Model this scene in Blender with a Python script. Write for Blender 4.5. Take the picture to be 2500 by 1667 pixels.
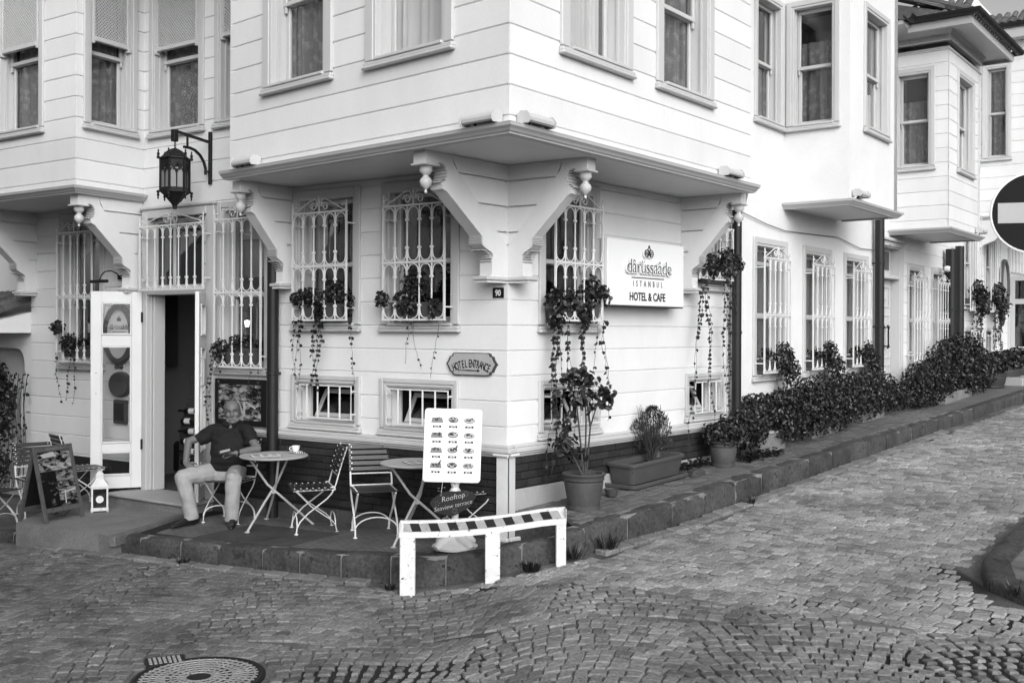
import bpy, bmesh, math, random
from mathutils import Vector, Matrix, noise
sc = bpy.context.scene
for o in list(bpy.data.objects): bpy.data.objects.remove(o)
col = sc.collection
rnd = random.Random(11)
PI = math.pi
# ------------------------------------------------------------------ camera
cd = bpy.data.cameras.new('camera'); cam = bpy.data.objects.new('camera', cd); col.objects.link(cam)
cd.sensor_width = 36; cd.lens = 36 * 2550 / 2500; cd.shift_y = -26.5 / 2500
cd.clip_start = .05; cd.clip_end = 600
cam.matrix_world = Matrix.Translation((0, 0, 1.9)) @ Matrix.Rotation(PI / 2, 4, 'X') @ Matrix.Rotation(.004, 4, 'Z')
sc.camera = cam
# ------------------------------------------------------------------ sky, sun, exposure (soft daylight, black and white film)
wd = bpy.data.worlds.new('World'); sc.world = wd; wd.use_nodes = True
nt = wd.node_tree; nt.nodes.clear()
sky = nt.nodes.new('ShaderNodeTexSky'); sky.sky_type = 'NISHITA'; sky.sun_disc = False
SUN_EL, SUN_AZ = 30, 165            # elevation, compass direction from +Y clockwise
sky.sun_elevation = math.radians(SUN_EL); sky.sun_rotation = math.radians(SUN_AZ)
sky.air_density = 1.0; sky.dust_density = 4.0; sky.ozone_density = 1.0
bw = nt.nodes.new('ShaderNodeRGBToBW'); bgn = nt.nodes.new('ShaderNodeBackground'); wo = nt.nodes.new('ShaderNodeOutputWorld')
bgn.inputs['Strength'].default_value = .15
nt.links.new(sky.outputs[0], bw.inputs[0]); nt.links.new(bw.outputs[0], bgn.inputs[0]); nt.links.new(bgn.outputs[0], wo.inputs[0])
sd = bpy.data.lights.new('sun', 'SUN'); sd.energy = 1.1; sd.angle = math.radians(60); sd.color = (1, 1, 1)
sun = bpy.data.objects.new('sun', sd); col.objects.link(sun)
a_, e_ = math.radians(SUN_AZ), math.radians(SUN_EL)
sdir = Vector((math.sin(a_) * math.cos(e_), math.cos(a_) * math.cos(e_), math.sin(e_)))
sun.rotation_euler = sdir.to_track_quat('Z', 'Y').to_euler(); sun.location = sdir * 40
vs = sc.view_settings; vs.view_transform = 'Standard'; vs.look = 'None'; vs.gamma = 1; vs.use_curve_mapping = False
vs.exposure = .31
sc.cycles.max_bounces = 8; sc.cycles.diffuse_bounces = 1; sc.cycles.transparent_max_bounces = 12; sc.cycles.use_denoising = True
# ------------------------------------------------------------------ materials (all grey: black and white photograph)
MATS = {}
def mat(name, c=.5, rough=.6, var=.12, scale=3., bump=0., bscale=40., metal=0., spec=.4, obvar=0., stretch=(1, 1, 1), coat=0., fine=.0, spots=0., spotc=.05, spotscale=14.):
    """painted / stone / wood surface: world-space mottling, optional fine grain, per-piece variation, chipped spots"""
    m = bpy.data.materials.new(name); m.use_nodes = True; t = m.node_tree; N = t.nodes; Lk = t.links
    b = N['Principled BSDF']; b.inputs['Roughness'].default_value = rough; b.inputs['Metallic'].default_value = metal
    b.inputs['Specular IOR Level'].default_value = spec; b.inputs['Coat Weight'].default_value = coat
    g = N.new('ShaderNodeNewGeometry'); mp = N.new('ShaderNodeMapping'); mp.inputs['Scale'].default_value = stretch
    Lk.new(g.outputs['Position'], mp.inputs[0])
    n1 = N.new('ShaderNodeTexNoise'); n1.inputs['Scale'].default_value = scale; n1.inputs['Detail'].default_value = 6; n1.inputs['Roughness'].default_value = .62
    Lk.new(mp.outputs[0], n1.inputs['Vector'])
    r = N.new('ShaderNodeMapRange'); r.inputs[1].default_value = .25; r.inputs[2].default_value = .75; r.inputs[3].default_value = 1 - var; r.inputs[4].default_value = 1 + var
    Lk.new(n1.outputs[0], r.inputs[0]); v = r.outputs[0]
    def mul(a, bsock):
        q = N.new('ShaderNodeMath'); q.operation = 'MULTIPLY'; Lk.new(a, q.inputs[0])
        if isinstance(bsock, float): q.inputs[1].default_value = bsock
        else: Lk.new(bsock, q.inputs[1])
        return q.outputs[0]
    if fine:
        n2 = N.new('ShaderNodeTexNoise'); n2.inputs['Scale'].default_value = bscale; n2.inputs['Detail'].default_value = 4; Lk.new(mp.outputs[0], n2.inputs['Vector'])
        r2 = N.new('ShaderNodeMapRange'); r2.inputs[1].default_value = .3; r2.inputs[2].default_value = .7; r2.inputs[3].default_value = 1 - fine; r2.inputs[4].default_value = 1 + fine
        Lk.new(n2.outputs[0], r2.inputs[0]); v = mul(v, r2.outputs[0])
    if obvar:
        oi = N.new('ShaderNodeObjectInfo'); r3 = N.new('ShaderNodeMapRange'); r3.inputs[3].default_value = 1 - obvar; r3.inputs[4].default_value = 1 + obvar
        Lk.new(oi.outputs['Random'], r3.inputs[0]); v = mul(v, r3.outputs[0])
    v = mul(v, float(c))
    if spots:
        n3 = N.new('ShaderNodeTexNoise'); n3.inputs['Scale'].default_value = spotscale; n3.inputs['Detail'].default_value = 8; n3.inputs['Roughness'].default_value = .7
        Lk.new(g.outputs['Position'], n3.inputs['Vector'])
        r4 = N.new('ShaderNodeMapRange'); r4.inputs[1].default_value = 1 - spots; r4.inputs[2].default_value = 1 - spots + .03
        Lk.new(n3.outputs[0], r4.inputs[0])
        mx = N.new('ShaderNodeMix'); mx.data_type = 'FLOAT'; Lk.new(r4.outputs[0], mx.inputs[0]); Lk.new(v, mx.inputs[2]); mx.inputs[3].default_value = spotc
        v = mx.outputs[0]
    cc = N.new('ShaderNodeCombineColor')
    for i in range(3): Lk.new(v, cc.inputs[i])
    Lk.new(cc.outputs[0], b.inputs['Base Color'])
    if bump:
        n4 = N.new('ShaderNodeTexNoise'); n4.inputs['Scale'].default_value = bscale; n4.inputs['Detail'].default_value = 8; Lk.new(mp.outputs[0], n4.inputs['Vector'])
        bp = N.new('ShaderNodeBump'); bp.inputs['Strength'].default_value = bump; bp.inputs['Distance'].default_value = .01
        Lk.new(n4.outputs[0], bp.inputs['Height']); Lk.new(bp.outputs[0], b.inputs['Normal'])
    MATS[name] = m; return m
def emis(name, c, s):
    m = bpy.data.materials.new(name); m.use_nodes = True; b = m.node_tree.nodes['Principled BSDF']
    b.inputs['Base Color'].default_value = (c, c, c, 1); b.inputs['Emission Color'].default_value = (1, 1, 1, 1); b.inputs['Emission Strength'].default_value = s
    MATS[name] = m; return m
def glassm(name, tint=.85, lo=.08, rough=.01):
    m = bpy.data.materials.new(name); m.use_nodes = True; t = m.node_tree; t.nodes.clear(); N = t.nodes
    o = N.new('ShaderNodeOutputMaterial'); mx = N.new('ShaderNodeMixShader'); tr = N.new('ShaderNodeBsdfTransparent'); gl = N.new('ShaderNodeBsdfGlossy')
    tr.inputs[0].default_value = (tint, tint, tint, 1); gl.inputs['Roughness'].default_value = rough; gl.inputs[0].default_value = (.95, .95, .95, 1)
    lw = N.new('ShaderNodeLayerWeight'); lw.inputs['Blend'].default_value = .5; fr = N.new('ShaderNodeMath'); fr.operation = 'POWER'; fr.inputs[1].default_value = 5.; t.links.new(lw.outputs['Facing'], fr.inputs[0])
    g = N.new('ShaderNodeNewGeometry'); n1 = N.new('ShaderNodeTexNoise'); n1.inputs['Scale'].default_value = 2.2; bp = N.new('ShaderNodeBump'); bp.inputs['Strength'].default_value = .05; bp.inputs['Distance'].default_value = .05
    t.links.new(g.outputs['Position'], n1.inputs['Vector']); t.links.new(n1.outputs[0], bp.inputs['Height']); t.links.new(bp.outputs[0], gl.inputs['Normal'])
    ad = N.new('ShaderNodeMath'); ad.operation = 'MULTIPLY_ADD'; ad.inputs[1].default_value = .9; ad.inputs[2].default_value = lo + .022; ad.use_clamp = True
    t.links.new(fr.outputs[0], ad.inputs[0]); t.links.new(ad.outputs[0], mx.inputs[0]); t.links.new(tr.outputs[0], mx.inputs[1]); t.links.new(gl.outputs[0], mx.inputs[2]); t.links.new(mx.outputs[0], o.inputs[0])
    MATS[name] = m; return m
mat('wall_paint', .78, .5, .05, 2.6, .16, 90, fine=.02, obvar=.045, stretch=(1, 1, .35))
mat('trim_paint', .56, .5, .04, 1.2, .1, 60, fine=.02)
mat('stucco', .78, .75, .06, 1.6, .35, 70, fine=.03)
mat('sash_paint', .56, .45, .04, 2)
mat('iron_white', .72, .4, .07, 9, .1, 60)
mat('iron_white_old', .70, .5, .14, 9, .25, 50, spots=.39, spotc=.06, spotscale=22)
mat('iron_black', .012, .55, .3, 9, .3, 60, spec=.25); mat('sign_red', .012, .7, .1, 4, spec=.15)
mat('pipe_dark', .012, .5, .2, 4, .1, 40)
mat('brick', .022, .75, .3, 6, .6, 60, obvar=.35, fine=.2)
mat('mortar', .012, .9, .3, 8, .6, 80)
mat('base_stone', .07, .7, .3, 4, .4, 30, fine=.12)
mat('marble', .38, .6, .12, 3, .2, 30, fine=.05)
mat('kerb_stone', .055, .8, .6, 4.5, 1., 34, fine=.35, obvar=.2, spots=.42, spotc=.022, spotscale=9)
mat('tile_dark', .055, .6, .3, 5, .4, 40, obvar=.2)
mat('paver', .12, .8, .3, 5, .7, 50, obvar=.22, fine=.15)
mat('concrete', .20, .85, .25, 3, .6, 45, fine=.14)
mat('cobble', .18, .9, .5, 1.1, 1., 46, spec=.15, obvar=.22, fine=.3)
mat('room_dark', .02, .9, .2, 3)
mat('room_wall', .14, .9, .1, 2)
mat('wood_dark', .05, .5, .35, 7, .3, 30, stretch=(1, 1, 5))
mat('slat_dark', .03, .38, .3, 14, .15, 60, obvar=.25)
mat('wood_grey', .085, .7, .35, 8, .5, 40, stretch=(6, 6, 1), fine=.2)
mat('terracotta', .06, .7, .3, 5, .35, 40, fine=.1)
mat('plastic_dark', .04, .45, .15, 5)
mat('plastic_pot', .07, .5, .15, 4, .1, 30)
mat('soil', .03, .95, .5, 30, 1., 60)
mat('leaf', .013, .38, .4, 9, obvar=.2, spec=.45)
mat('leaf_light', .05, .4, .45, 9, obvar=.2, spec=.5)
mat('stem', .05, .7, .3, 20)
mat('flower', .05, .6, .4, 30)
mat('black', .006, .5, .1, 3)
mat('white', .85, .45, .02, 3)
mat('sign_white', .86, .35, .02, 2)
mat('grey_mid', .2, .5, .1, 5)
mat('grey_light', .42, .5, .08, 5)
mat('metal', .45, .3, .1, 8, metal=1.)
mat('roof_tile', .10, .75, .4, 7, .6, 40, obvar=.3, fine=.15)
mat('skin', .14, .5, .1, 20, .12, 160, spec=.4)
mat('hair', .75, .8, .25, 60, .6, 200)
mat('shirt', .008, .85, .3, 20, .35, 120)
mat('trouser', .34, .85, .14, 14, .12, 160)
mat('shoe', .012, .35, .2, 10)
mat('lamp_glass', .2, .25, .1, 6)
mat('weed', .04, .7, .4, 30)
glassm('glass', .95, .02); glassm('glass_clear', .97, .0); glassm('glass_sky', .93, .12)
mat('door_paint', .72, .45, .05, 3)
glassm('glass_dark', .35, .10)
emis('lamp_glow', .9, 3.)
# ------------------------------------------------------------------ mesh helpers
class MB:
    def __init__(s): s.v = []; s.f = []; s.mi = []; s.k = 0
    def add(s, vs, fs):
        o = len(s.v); s.v.extend(tuple(p) for p in vs); s.f.extend(tuple(i + o for i in f) for f in fs); s.mi.extend([s.k] * len(fs)); return s
    def box(s, x0, x1, y0, y1, z0, z1, b=0.):
        if x0 > x1: x0, x1 = x1, x0
        if y0 > y1: y0, y1 = y1, y0
        if z0 > z1: z0, z1 = z1, z0
        if b <= 0:
            return s.add([(x0, y0, z0), (x1, y0, z0), (x1, y1, z0), (x0, y1, z0), (x0, y0, z1), (x1, y0, z1), (x1, y1, z1), (x0, y1, z1)],
                         [(0, 3, 2, 1), (4, 5, 6, 7), (0, 1, 5, 4), (1, 2, 6, 5), (2, 3, 7, 6), (3, 0, 4, 7)])
        b = min(b, (x1 - x0) * .45, (y1 - y0) * .45, (z1 - z0) * .45)
        X, Y, Z = (x0, x1), (y0, y1), (z0, z1); sg = (1, -1); V = []; I = {}
        for i in (0, 1):
            for j in (0, 1):
                for k in (0, 1):
                    for ax in range(3):
                        p = [X[i], Y[j], Z[k]]
                        for q, w in ((0, i), (1, j), (2, k)):
                            if q != ax: p[q] += sg[w] * b
                        I[i, j, k, ax] = len(V); V.append(p)
        F = []
        for ax in range(3):
            for e in (0, 1):
                c = []
                for (p, q) in ((0, 0), (1, 0), (1, 1), (0, 1)):
                    t = [0, 0, 0]; t[ax] = e; t[(ax + 1) % 3] = p; t[(ax + 2) % 3] = q; c.append(I[(*t, ax)])
                F.append(tuple(c if e else c[::-1]))
        for ax in range(3):
            u, w = (ax + 1) % 3, (ax + 2) % 3
            for p in (0, 1):
                for q in (0, 1):
                    t0 = [0, 0, 0]; t0[u] = p; t0[w] = q; t1 = list(t0); t1[ax] = 1
                    f = [I[(*t0, u)], I[(*t1, u)], I[(*t1, w)], I[(*t0, w)]]
                    F.append(tuple(f if (p ^ q) else f[::-1]))
        for i in (0, 1):
            for j in (0, 1):
                for k in (0, 1):
                    f = [I[i, j, k, 0], I[i, j, k, 1], I[i, j, k, 2]]
                    F.append(tuple(f if (i + j + k) % 2 else f[::-1]))
        return s.add(V, F)
    def tube(s, path, r, n=6, closed=False, caps=True, flat=1.):
        P = [Vector(p) for p in path]; m = len(P); rr = r if isinstance(r, (list, tuple)) else [r] * m
        T = []
        for i in range(m):
            a = P[i - 1] if (i > 0 or closed) else P[i]; c = P[(i + 1) % m] if (i < m - 1 or closed) else P[i]
            d = c - a; T.append(d.normalized() if d.length > 1e-9 else Vector((0, 0, 1)))
        u = T[0].orthogonal().normalized()
        if abs(T[0].z) < .9: u = (Vector((0, 0, 1)) - T[0] * T[0].z).normalized()
        V = []; F = []
        for i in range(m):
            u = (u - T[i] * u.dot(T[i])); u = u.normalized() if u.length > 1e-6 else T[i].orthogonal().normalized()
            w = T[i].cross(u)
            for k in range(n):
                an = 2 * PI * (k + .5) / n
                V.append(P[i] + (u * math.cos(an) * flat + w * math.sin(an)) * rr[i])
        for i in range(m if closed else m - 1):
            for k in range(n):
                a, b = i * n + k, i * n + (k + 1) % n; c = ((i + 1) % m) * n + (k + 1) % n; d = ((i + 1) % m) * n + k
                F.append((a, b, c, d))
        if caps and not closed: F.append(tuple(range(n))[::-1]); F.append(tuple(range((m - 1) * n, m * n)))
        return s.add(V, F)
    def bar(s, a, b, w, h=None):
        return s.tube([a, b], (w / 2) * 1.414, 4)
    def lathe(s, prof, c=(0, 0, 0), n=12, ax='z', rot=0.):
        V = []; F = []; m = len(prof)
        for (r, z) in prof:
            for k in range(n):
                an = 2 * PI * k / n + rot; p = (r * math.cos(an), r * math.sin(an), z)
                if ax == 'y': p = (p[0], z, p[1])
                if ax == 'x': p = (z, p[0], p[1])
                V.append((c[0] + p[0], c[1] + p[1], c[2] + p[2]))
        for i in range(m - 1):
            for k in range(n): F.append((i * n + k, i * n + (k + 1) % n, (i + 1) * n + (k + 1) % n, (i + 1) * n + k))
        if prof[0][0] > 1e-4: F.append(tuple(range(n))[::-1])
        if prof[-1][0] > 1e-4: F.append(tuple(range((m - 1) * n, m * n)))
        return s.add(V, F)
    def prism(s, poly, c0, c1, ax='y'):
        """polygon in the plane across ax, pushed from c0 to c1"""
        def P(a, b, c): return {'y': (a, c, b), 'z': (a, b, c), 'x': (c, a, b)}[ax]
        n = len(poly); V = [P(a, b, c0) for a, b in poly] + [P(a, b, c1) for a, b in poly]
        F = [tuple(range(n)), tuple(range(n, 2 * n))[::-1]] + [(i, (i + 1) % n, n + (i + 1) % n, n + i) for i in range(n)]
        return s.add(V, F)
    def build(s, name, m, parent=None, M=None, smooth=0, fix=True, kind=None, label=None):
        me = bpy.data.meshes.new(name); me.from_pydata(s.v, [], s.f)
        for q in (m if isinstance(m, (list, tuple)) else [m]): me.materials.append(MATS[q] if isinstance(q, str) else q)
        if isinstance(m, (list, tuple)): me.polygons.foreach_set('material_index', s.mi)
        if fix:
            bm = bmesh.new(); bm.from_mesh(me); bmesh.ops.recalc_face_normals(bm, faces=bm.faces); bm.to_mesh(me); bm.free()
        if smooth:
            me.polygons.foreach_set('use_smooth', [True] * len(me.polygons))
            if smooth < 180: me.set_sharp_from_angle(angle=math.radians(smooth))
        return link(name, me, parent, M, kind, label)
WM = {}
def link(name, me, parent=None, M=None, kind=None, label=None):
    o = bpy.data.objects.new(name, me); col.objects.link(o)
    if M is None: M = WM[parent.name] if parent else Matrix.Identity(4)
    if parent: o.parent = parent; o.matrix_basis = WM[parent.name].inverted() @ M
    else: o.matrix_basis = M
    WM[o.name] = M.copy()
    if kind: o['kind'] = kind
    if label: o['label'] = label
    return o
def thing(name, label, cat, M=None, group=None, kind=None):
    o = link(name, None, None, M or Matrix.Identity(4)); o.empty_display_size = .1
    o['label'] = label; o['category'] = cat
    if group: o['group'] = group
    if kind: o['kind'] = kind
    return o
def tag(o, label, cat, group=None):
    o['label'] = label; o['category'] = cat
    if group: o['group'] = group
    return o
def copytree(o, M, label=None, group=None, parent=None):
    c = o.copy(); col.objects.link(c); c.parent = parent
    W0 = WM[o.name]
    c.matrix_basis = (WM[parent.name].inverted() @ M) if parent else M
    WM[c.name] = M.copy()
    if label: c['label'] = label
    if group: c['group'] = group
    for ch in o.children: copytree(ch, M @ W0.inverted() @ WM[ch.name], parent=c)
    return c
def frame(P, d, z=0.):
    d = Vector((d[0], d[1], 0)).normalized(); M = Matrix.Identity(4)
    M.col[0] = (d.x, d.y, 0, 0); M.col[1] = (-d.y, d.x, 0, 0); M.col[3] = (P[0], P[1], z, 1); return M
def at(x, y, z=0., a=0.): return Matrix.Translation((x, y, z)) @ Matrix.Rotation(math.radians(a), 4, 'Z')
def off(M, x, y, z=0.): return M @ Matrix.Translation((x, y, z))
def text_mesh(body, size, ext=.002, sx=1., spacing=1., align='CENTER', res=3, bev=0., shear=0.):
    cu = bpy.data.curves.new('lettering', 'FONT'); cu.body = body; cu.size = size; cu.extrude = ext; cu.align_x = align; cu.space_character = spacing
    cu.resolution_u = res; cu.shear = shear; cu.offset = bev
    o = bpy.data.objects.new('lettering', cu); col.objects.link(o)
    dg = bpy.context.evaluated_depsgraph_get(); me = bpy.data.meshes.new_from_object(o.evaluated_get(dg))
    bpy.data.objects.remove(o); bpy.data.curves.remove(cu)
    me.transform(Matrix.Diagonal((sx, 1, 1, 1))); me.transform(Matrix.Rotation(PI / 2, 4, 'X')); me.materials.clear()
    return me
def lettering(name, body, size, m, parent, M, **k):
    me = text_mesh(body, size, **k); me.materials.append(MATS[m]); return link(name, me, parent, M)
def sub_rects(x0, x1, z0, z1, holes):
    xs = sorted({x0, x1} | {min(max(h[i], x0), x1) for h in holes for i in (0, 1)}); out = []
    for a, b in zip(xs, xs[1:]):
        if b - a < 1e-4: continue
        c = (a + b) / 2; spans = [(z0, z1)]
        for h in holes:
            if h[0] < c < h[1]:
                ns = []
                for p, q in spans:
                    if h[3] <= p or h[2] >= q: ns.append((p, q)); continue
                    if h[2] > p: ns.append((p, h[2]))
                    if h[3] < q: ns.append((h[3], q))
                spans = ns
        out += [(a, b, p, q) for p, q in spans if q - p > 1e-3]
    return out
def board_wall(root, M, x0, x1, z0, z1, zref, pitch, holes, m='wall_paint', back=.22, backing=True, gr=.012, name='wall_board', ci=(0, 0)):
    """clapboards, one object a course and run, recessed joints between the courses, a solid wall behind"""
    k0 = math.floor((z0 - zref) / pitch) - 1; z = zref + k0 * pitch
    while z < z1:
        a, b = max(z, z0), min(z + pitch, z1); cut_a = abs(a - z) < 1e-4; cut_b = abs(b - z - pitch) < 1e-4
        if b - a > .01:
            runs = []
            for r in sorted(sub_rects(x0, x1, a, b, holes)):
                if runs and abs(runs[-1][-1][1] - r[0]) < 1e-4 or (runs and abs(runs[-1][-1][0] - r[0]) < 1e-4): runs[-1].append(r)
                else: runs.append([r])
            for run in runs:
                mb = MB()
                for (p, q, c, d) in run:
                    lo = c + .013 if (abs(c - a) < 1e-4 and cut_a) else c; hi = d - .007 if (abs(d - b) < 1e-4 and cut_b) else d
                    mb.add([(p, gr, c + .003), (q, gr, c + .003), (q, 0, lo), (p, 0, lo), (p, 0, hi), (q, 0, hi), (q, gr, d), (p, gr, d)],
                           [(0, 1, 2, 3), (3, 2, 5, 4), (4, 5, 6, 7)] + ([(0, 3, 4, 7)] if p == run[0][0] else []) + ([(1, 6, 5, 2)] if q == run[-1][1] else []))
                mb.build(name, m, root, M, fix=False)
        z += pitch
    if backing:
        mb = MB()
        for (p, q, c, d) in sub_rects(x0 + ci[0], x1 - ci[1], z0, z1, holes): mb.box(p, q, gr - .001, back, c, d)
        mb.build('wall_core', m, root, M)
# ------------------------------------------------------------------ plan of the place (metres; camera over the origin)
C0 = Vector((-.0426, 9.5)); Ld = Vector((.828, -.5607)); Rd = Vector((.6503, .7597))
J0 = Vector((-.027, 7.95)); JLd = Vector((.7461, -.6658)); JRd = Vector((.6176, .7865))
W0 = Vector((2.63, 12.62)); Wd = Vector((.6018, .7987)); Wn = Vector((.7987, -.6018))
ML = frame(C0, Ld); MR = frame(C0, Rd); MJL = frame(J0, JLd); MJR = frame(J0, JRd); MW = frame(W0, Wd)
def smooth(t): t = min(max(t, 0), 1); return t * t * (3 - 2 * t)
def road_z(x, y):
    t = (x - .5) * .65 + (y - 8.6) * .76
    sp = .25 * math.log(1 + math.exp(min(t / .25, 60)))
    return -.24 + .023 * max(-8, min(0, x + .8)) + .25 * smooth((x + .8) / 1.4) + .04 * min(sp, 60)
def terr_z(x, y=0): return .033 * max(-6, min(0, x)) + .12 * max(-1.5, min(0, x + 4.75))
def pave_z(x, y):
    t = (x - C0.x) * Rd.x + (y - C0.y) * Rd.y; return .257 + .036 * t
# ------------------------------------------------------------------ window, grille and trim builders
def curtain_mat():
    m = bpy.data.materials.new('curtain'); m.use_nodes = True; t = m.node_tree; N = t.nodes; b = N['Principled BSDF']; b.inputs['Roughness'].default_value = .9
    g = N.new('ShaderNodeNewGeometry'); mp = N.new('ShaderNodeMapping'); mp.inputs['Scale'].default_value = (7, 7, 7)
    vo = N.new('ShaderNodeTexVoronoi'); vo.feature = 'F1'; vo.inputs['Scale'].default_value = 1.5; n1 = N.new('ShaderNodeTexNoise'); n1.inputs['Scale'].default_value = 6; n1.inputs['Detail'].default_value = 4
    t.links.new(g.outputs['Position'], mp.inputs[0]); t.links.new(mp.outputs[0], vo.inputs['Vector']); t.links.new(mp.outputs[0], n1.inputs['Vector'])
    ad = N.new('ShaderNodeMath'); ad.operation = 'ADD'; t.links.new(vo.outputs['Distance'], ad.inputs[0]); t.links.new(n1.outputs[0], ad.inputs[1])
    r = N.new('ShaderNodeMapRange'); r.inputs[1].default_value = .72; r.inputs[2].default_value = 1.0; r.inputs[3].default_value = .21; r.inputs[4].default_value = .12
    t.links.new(ad.outputs[0], r.inputs[0]); cc = N.new('ShaderNodeCombineColor')
    for i in range(3): t.links.new(r.outputs[0], cc.inputs[i])
    t.links.new(cc.outputs[0], b.inputs['Base Color']); MATS['curtain'] = m
curtain_mat()
mat('curtain_plain', .10, .9, .1, 4); mat('sheer', .85, .9, .08, 3); mat('blind', .5, .8, .05, 3)
def folds(mb, x0, x1, z0, z1, y, amp=.02, n=None, taper=0.):
    n = n or max(10, int((x1 - x0) / .018)); V = []
    ph = rnd.random() * 6
    for i in range(n + 1):
        u = i / n; x = x0 + (x1 - x0) * u
        yy = y + amp * math.sin(u * (x1 - x0) * 58 + ph + 1.3 * math.sin(u * 9)) + amp * .4 * math.sin(u * 23 + ph)
        V += [(x, yy, z0), (x + taper * (1 - u), yy * 1.0, z1)]
    mb.add(V, [(2 * i, 2 * i + 2, 2 * i + 3, 2 * i + 1) for i in range(n)])
def window(root, M, x0, x1, z0, z1, style='sash', cur='curtain', mid=.5, aw=.1, depth=.13, glass='glass', lattice=None, room=.8, sill=True, cz=None, label=None):
    """architrave (outer x0..x1, z0..z1) > sash, panes, sill, lining, dark room, curtain"""
    a, b, c, d = x0 + aw, x1 - aw, z0, z1 - aw
    mb = MB()
    mb.box(x0, a - .03, -.028, .005, z0, z1, .006); mb.box(b + .03, x1, -.028, .005, z0, z1, .006); mb.box(a - .03, b + .03, -.028, .005, d + .03, z1, .006)
    mb.box(a - .031, a, -.018, .01, z0, d + .03, .004); mb.box(b, b + .031, -.018, .01, z0, d + .03, .004); mb.box(a, b, -.018, .01, d, d + .031, .004)
    w = mb.build('window', 'trim_paint', root, M, label=label)
    r = MB(); t = .02
    for (p, q, y0, y1) in ((a - .012, a + .004, -.012, depth + .06), (a - .01, a + .018, .045, .065)):
        r.box(p, q, y0, y1, c, d)
    for (p, q, y0, y1) in ((b - .004, b + .012, -.012, depth + .06), (b - .018, b + .01, .045, .065)): r.box(p, q, y0, y1, c, d)
    r.box(a - .012, b + .012, -.010, depth + .06, d - .004, d + .012); r.box(a - .012, b + .012, -.006, depth + .06, c - .03, c + .012)
    r.build('window_lining', 'trim_paint', w)
    a2, b2, c2, d2 = a + .006, b - .006, c + .013, d - .006
    zm = c2 + (d2 - c2) * mid; s = .045; yu, yl = depth - .03, depth + .01
    sm = MB()
    def rail(x_0, x_1, z_0, z_1, y): sm.box(x_0, x_1, y, y + .035, z_0, z_1, .005)
    if style == 'sash':
        for (p, q, y) in ((zm - .02, d2, yu), (c2, zm + .02, yl)):
            rail(a2, a2 + s, p, q, y); rail(b2 - s, b2, p, q, y)
            rail(a2 + s, b2 - s, p, p + s + (.02 if y == yl else 0), y); rail(a2 + s, b2 - s, q - s, q, y)
        for xx in (a2 + .012, b2 - .034): sm.box(xx, xx + .022, yu + .004, yu + .03, zm - .085, zm - .02, .004)
        pn = [(a2 + s, b2 - s, zm + s - .02, d2 - s, yu + .015), (a2 + s, b2 - s, c2 + s + .02, zm - s + .02, yl + .015)]
    elif style == 'casement':     # top light over two side leaves, low rail
        zt = d2 - .22; rail(a2, a2 + s, c2, d2, yl); rail(b2 - s, b2, c2, d2, yl); rail(a2 + s, b2 - s, d2 - s, d2, yl); rail(a2 + s, b2 - s, c2, c2 + .05, yl)
        rail(a2 + s, b2 - s, zt, zt + .05, yl); rail(a2 + s, b2 - s, zm, zm + .07, yl); rail(a2 + s, b2 - s, c2 + .16, c2 + .2, yl)
        pn = [(a2 + s, b2 - s, zt + .05, d2 - s, yl + .015), (a2 + s, b2 - s, zm + .07, zt, yl + .015), (a2 + s, b2 - s, c2 + .2, zm, yl + .015), (a2 + s, b2 - s, c2 + .05, c2 + .16, yl + .015)]
    elif style == 'fixed':
        rail(a2, a2 + s, c2, d2, yl); rail(b2 - s, b2, c2, d2, yl); rail(a2 + s, b2 - s, d2 - s, d2, yl); rail(a2 + s, b2 - s, c2, c2 + s, yl)
        pn = [(a2 + s, b2 - s, c2 + s, d2 - s, yl + .015)]
    else:                         # 'hopper': basement light tilted inwards from its foot
        rail(a2, a2 + .03, c2, d2, yl); rail(b2 - .03, b2, c2, d2, yl); rail(a2 + .03, b2 - .03, d2 - .03, d2, yl); rail(a2 + .03, b2 - .03, c2, c2 + .03, yl); pn = []
        hm = MB(); h = d2 - c2 - .07; wdt = b2 - a2 - .08
        for (p, q, e, f) in ((0, .045, 0, h), (wdt - .045, wdt, 0, h), (.045, wdt - .045, 0, .045), (.045, wdt - .045, h - .045, h)): hm.box(p, q, 0, .035, e, f, .004)
        MM = WM[w.name] @ Matrix.Translation((a2 + .04, yl + .04, c2 + .035)) @ Matrix.Rotation(math.radians(-30), 4, 'X')
        hs = hm.build('hopper_sash', 'sash_paint', w, MM)
        g = MB().box(.045, wdt - .045, .015, .019, .045, h - .045).build('pane', 'glass_dark', w, MM)
    sm.build('sash', 'sash_paint', w)
    for (p, q, e, f, y) in pn: MB().box(p - .004, q + .004, y, y + .004, e - .004, f + .004).build('pane', glass, w)
    if sill:
        q = MB(); q.box(a + .005, b + .03, -.055, .03, c - .012, c + .016, .005)
        q.box(x0 - .012, x1 + .012, -.045, .0, c - .045, c - .012, .006); q.box(x0 - .02, x1 + .02, -.06, .0, c - .075, c - .045, .01)
        q.build('sill', 'trim_paint', w)
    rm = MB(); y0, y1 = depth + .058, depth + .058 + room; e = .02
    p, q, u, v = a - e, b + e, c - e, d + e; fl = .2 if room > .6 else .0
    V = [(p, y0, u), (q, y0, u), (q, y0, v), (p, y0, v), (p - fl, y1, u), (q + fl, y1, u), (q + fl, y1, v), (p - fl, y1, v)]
    rm.add(V, [(0, 1, 5, 4), (1, 2, 6, 5), (2, 3, 7, 6), (3, 0, 4, 7), (4, 5, 6, 7)]).build('dark_room', 'room_dark', w, fix=False)
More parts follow.
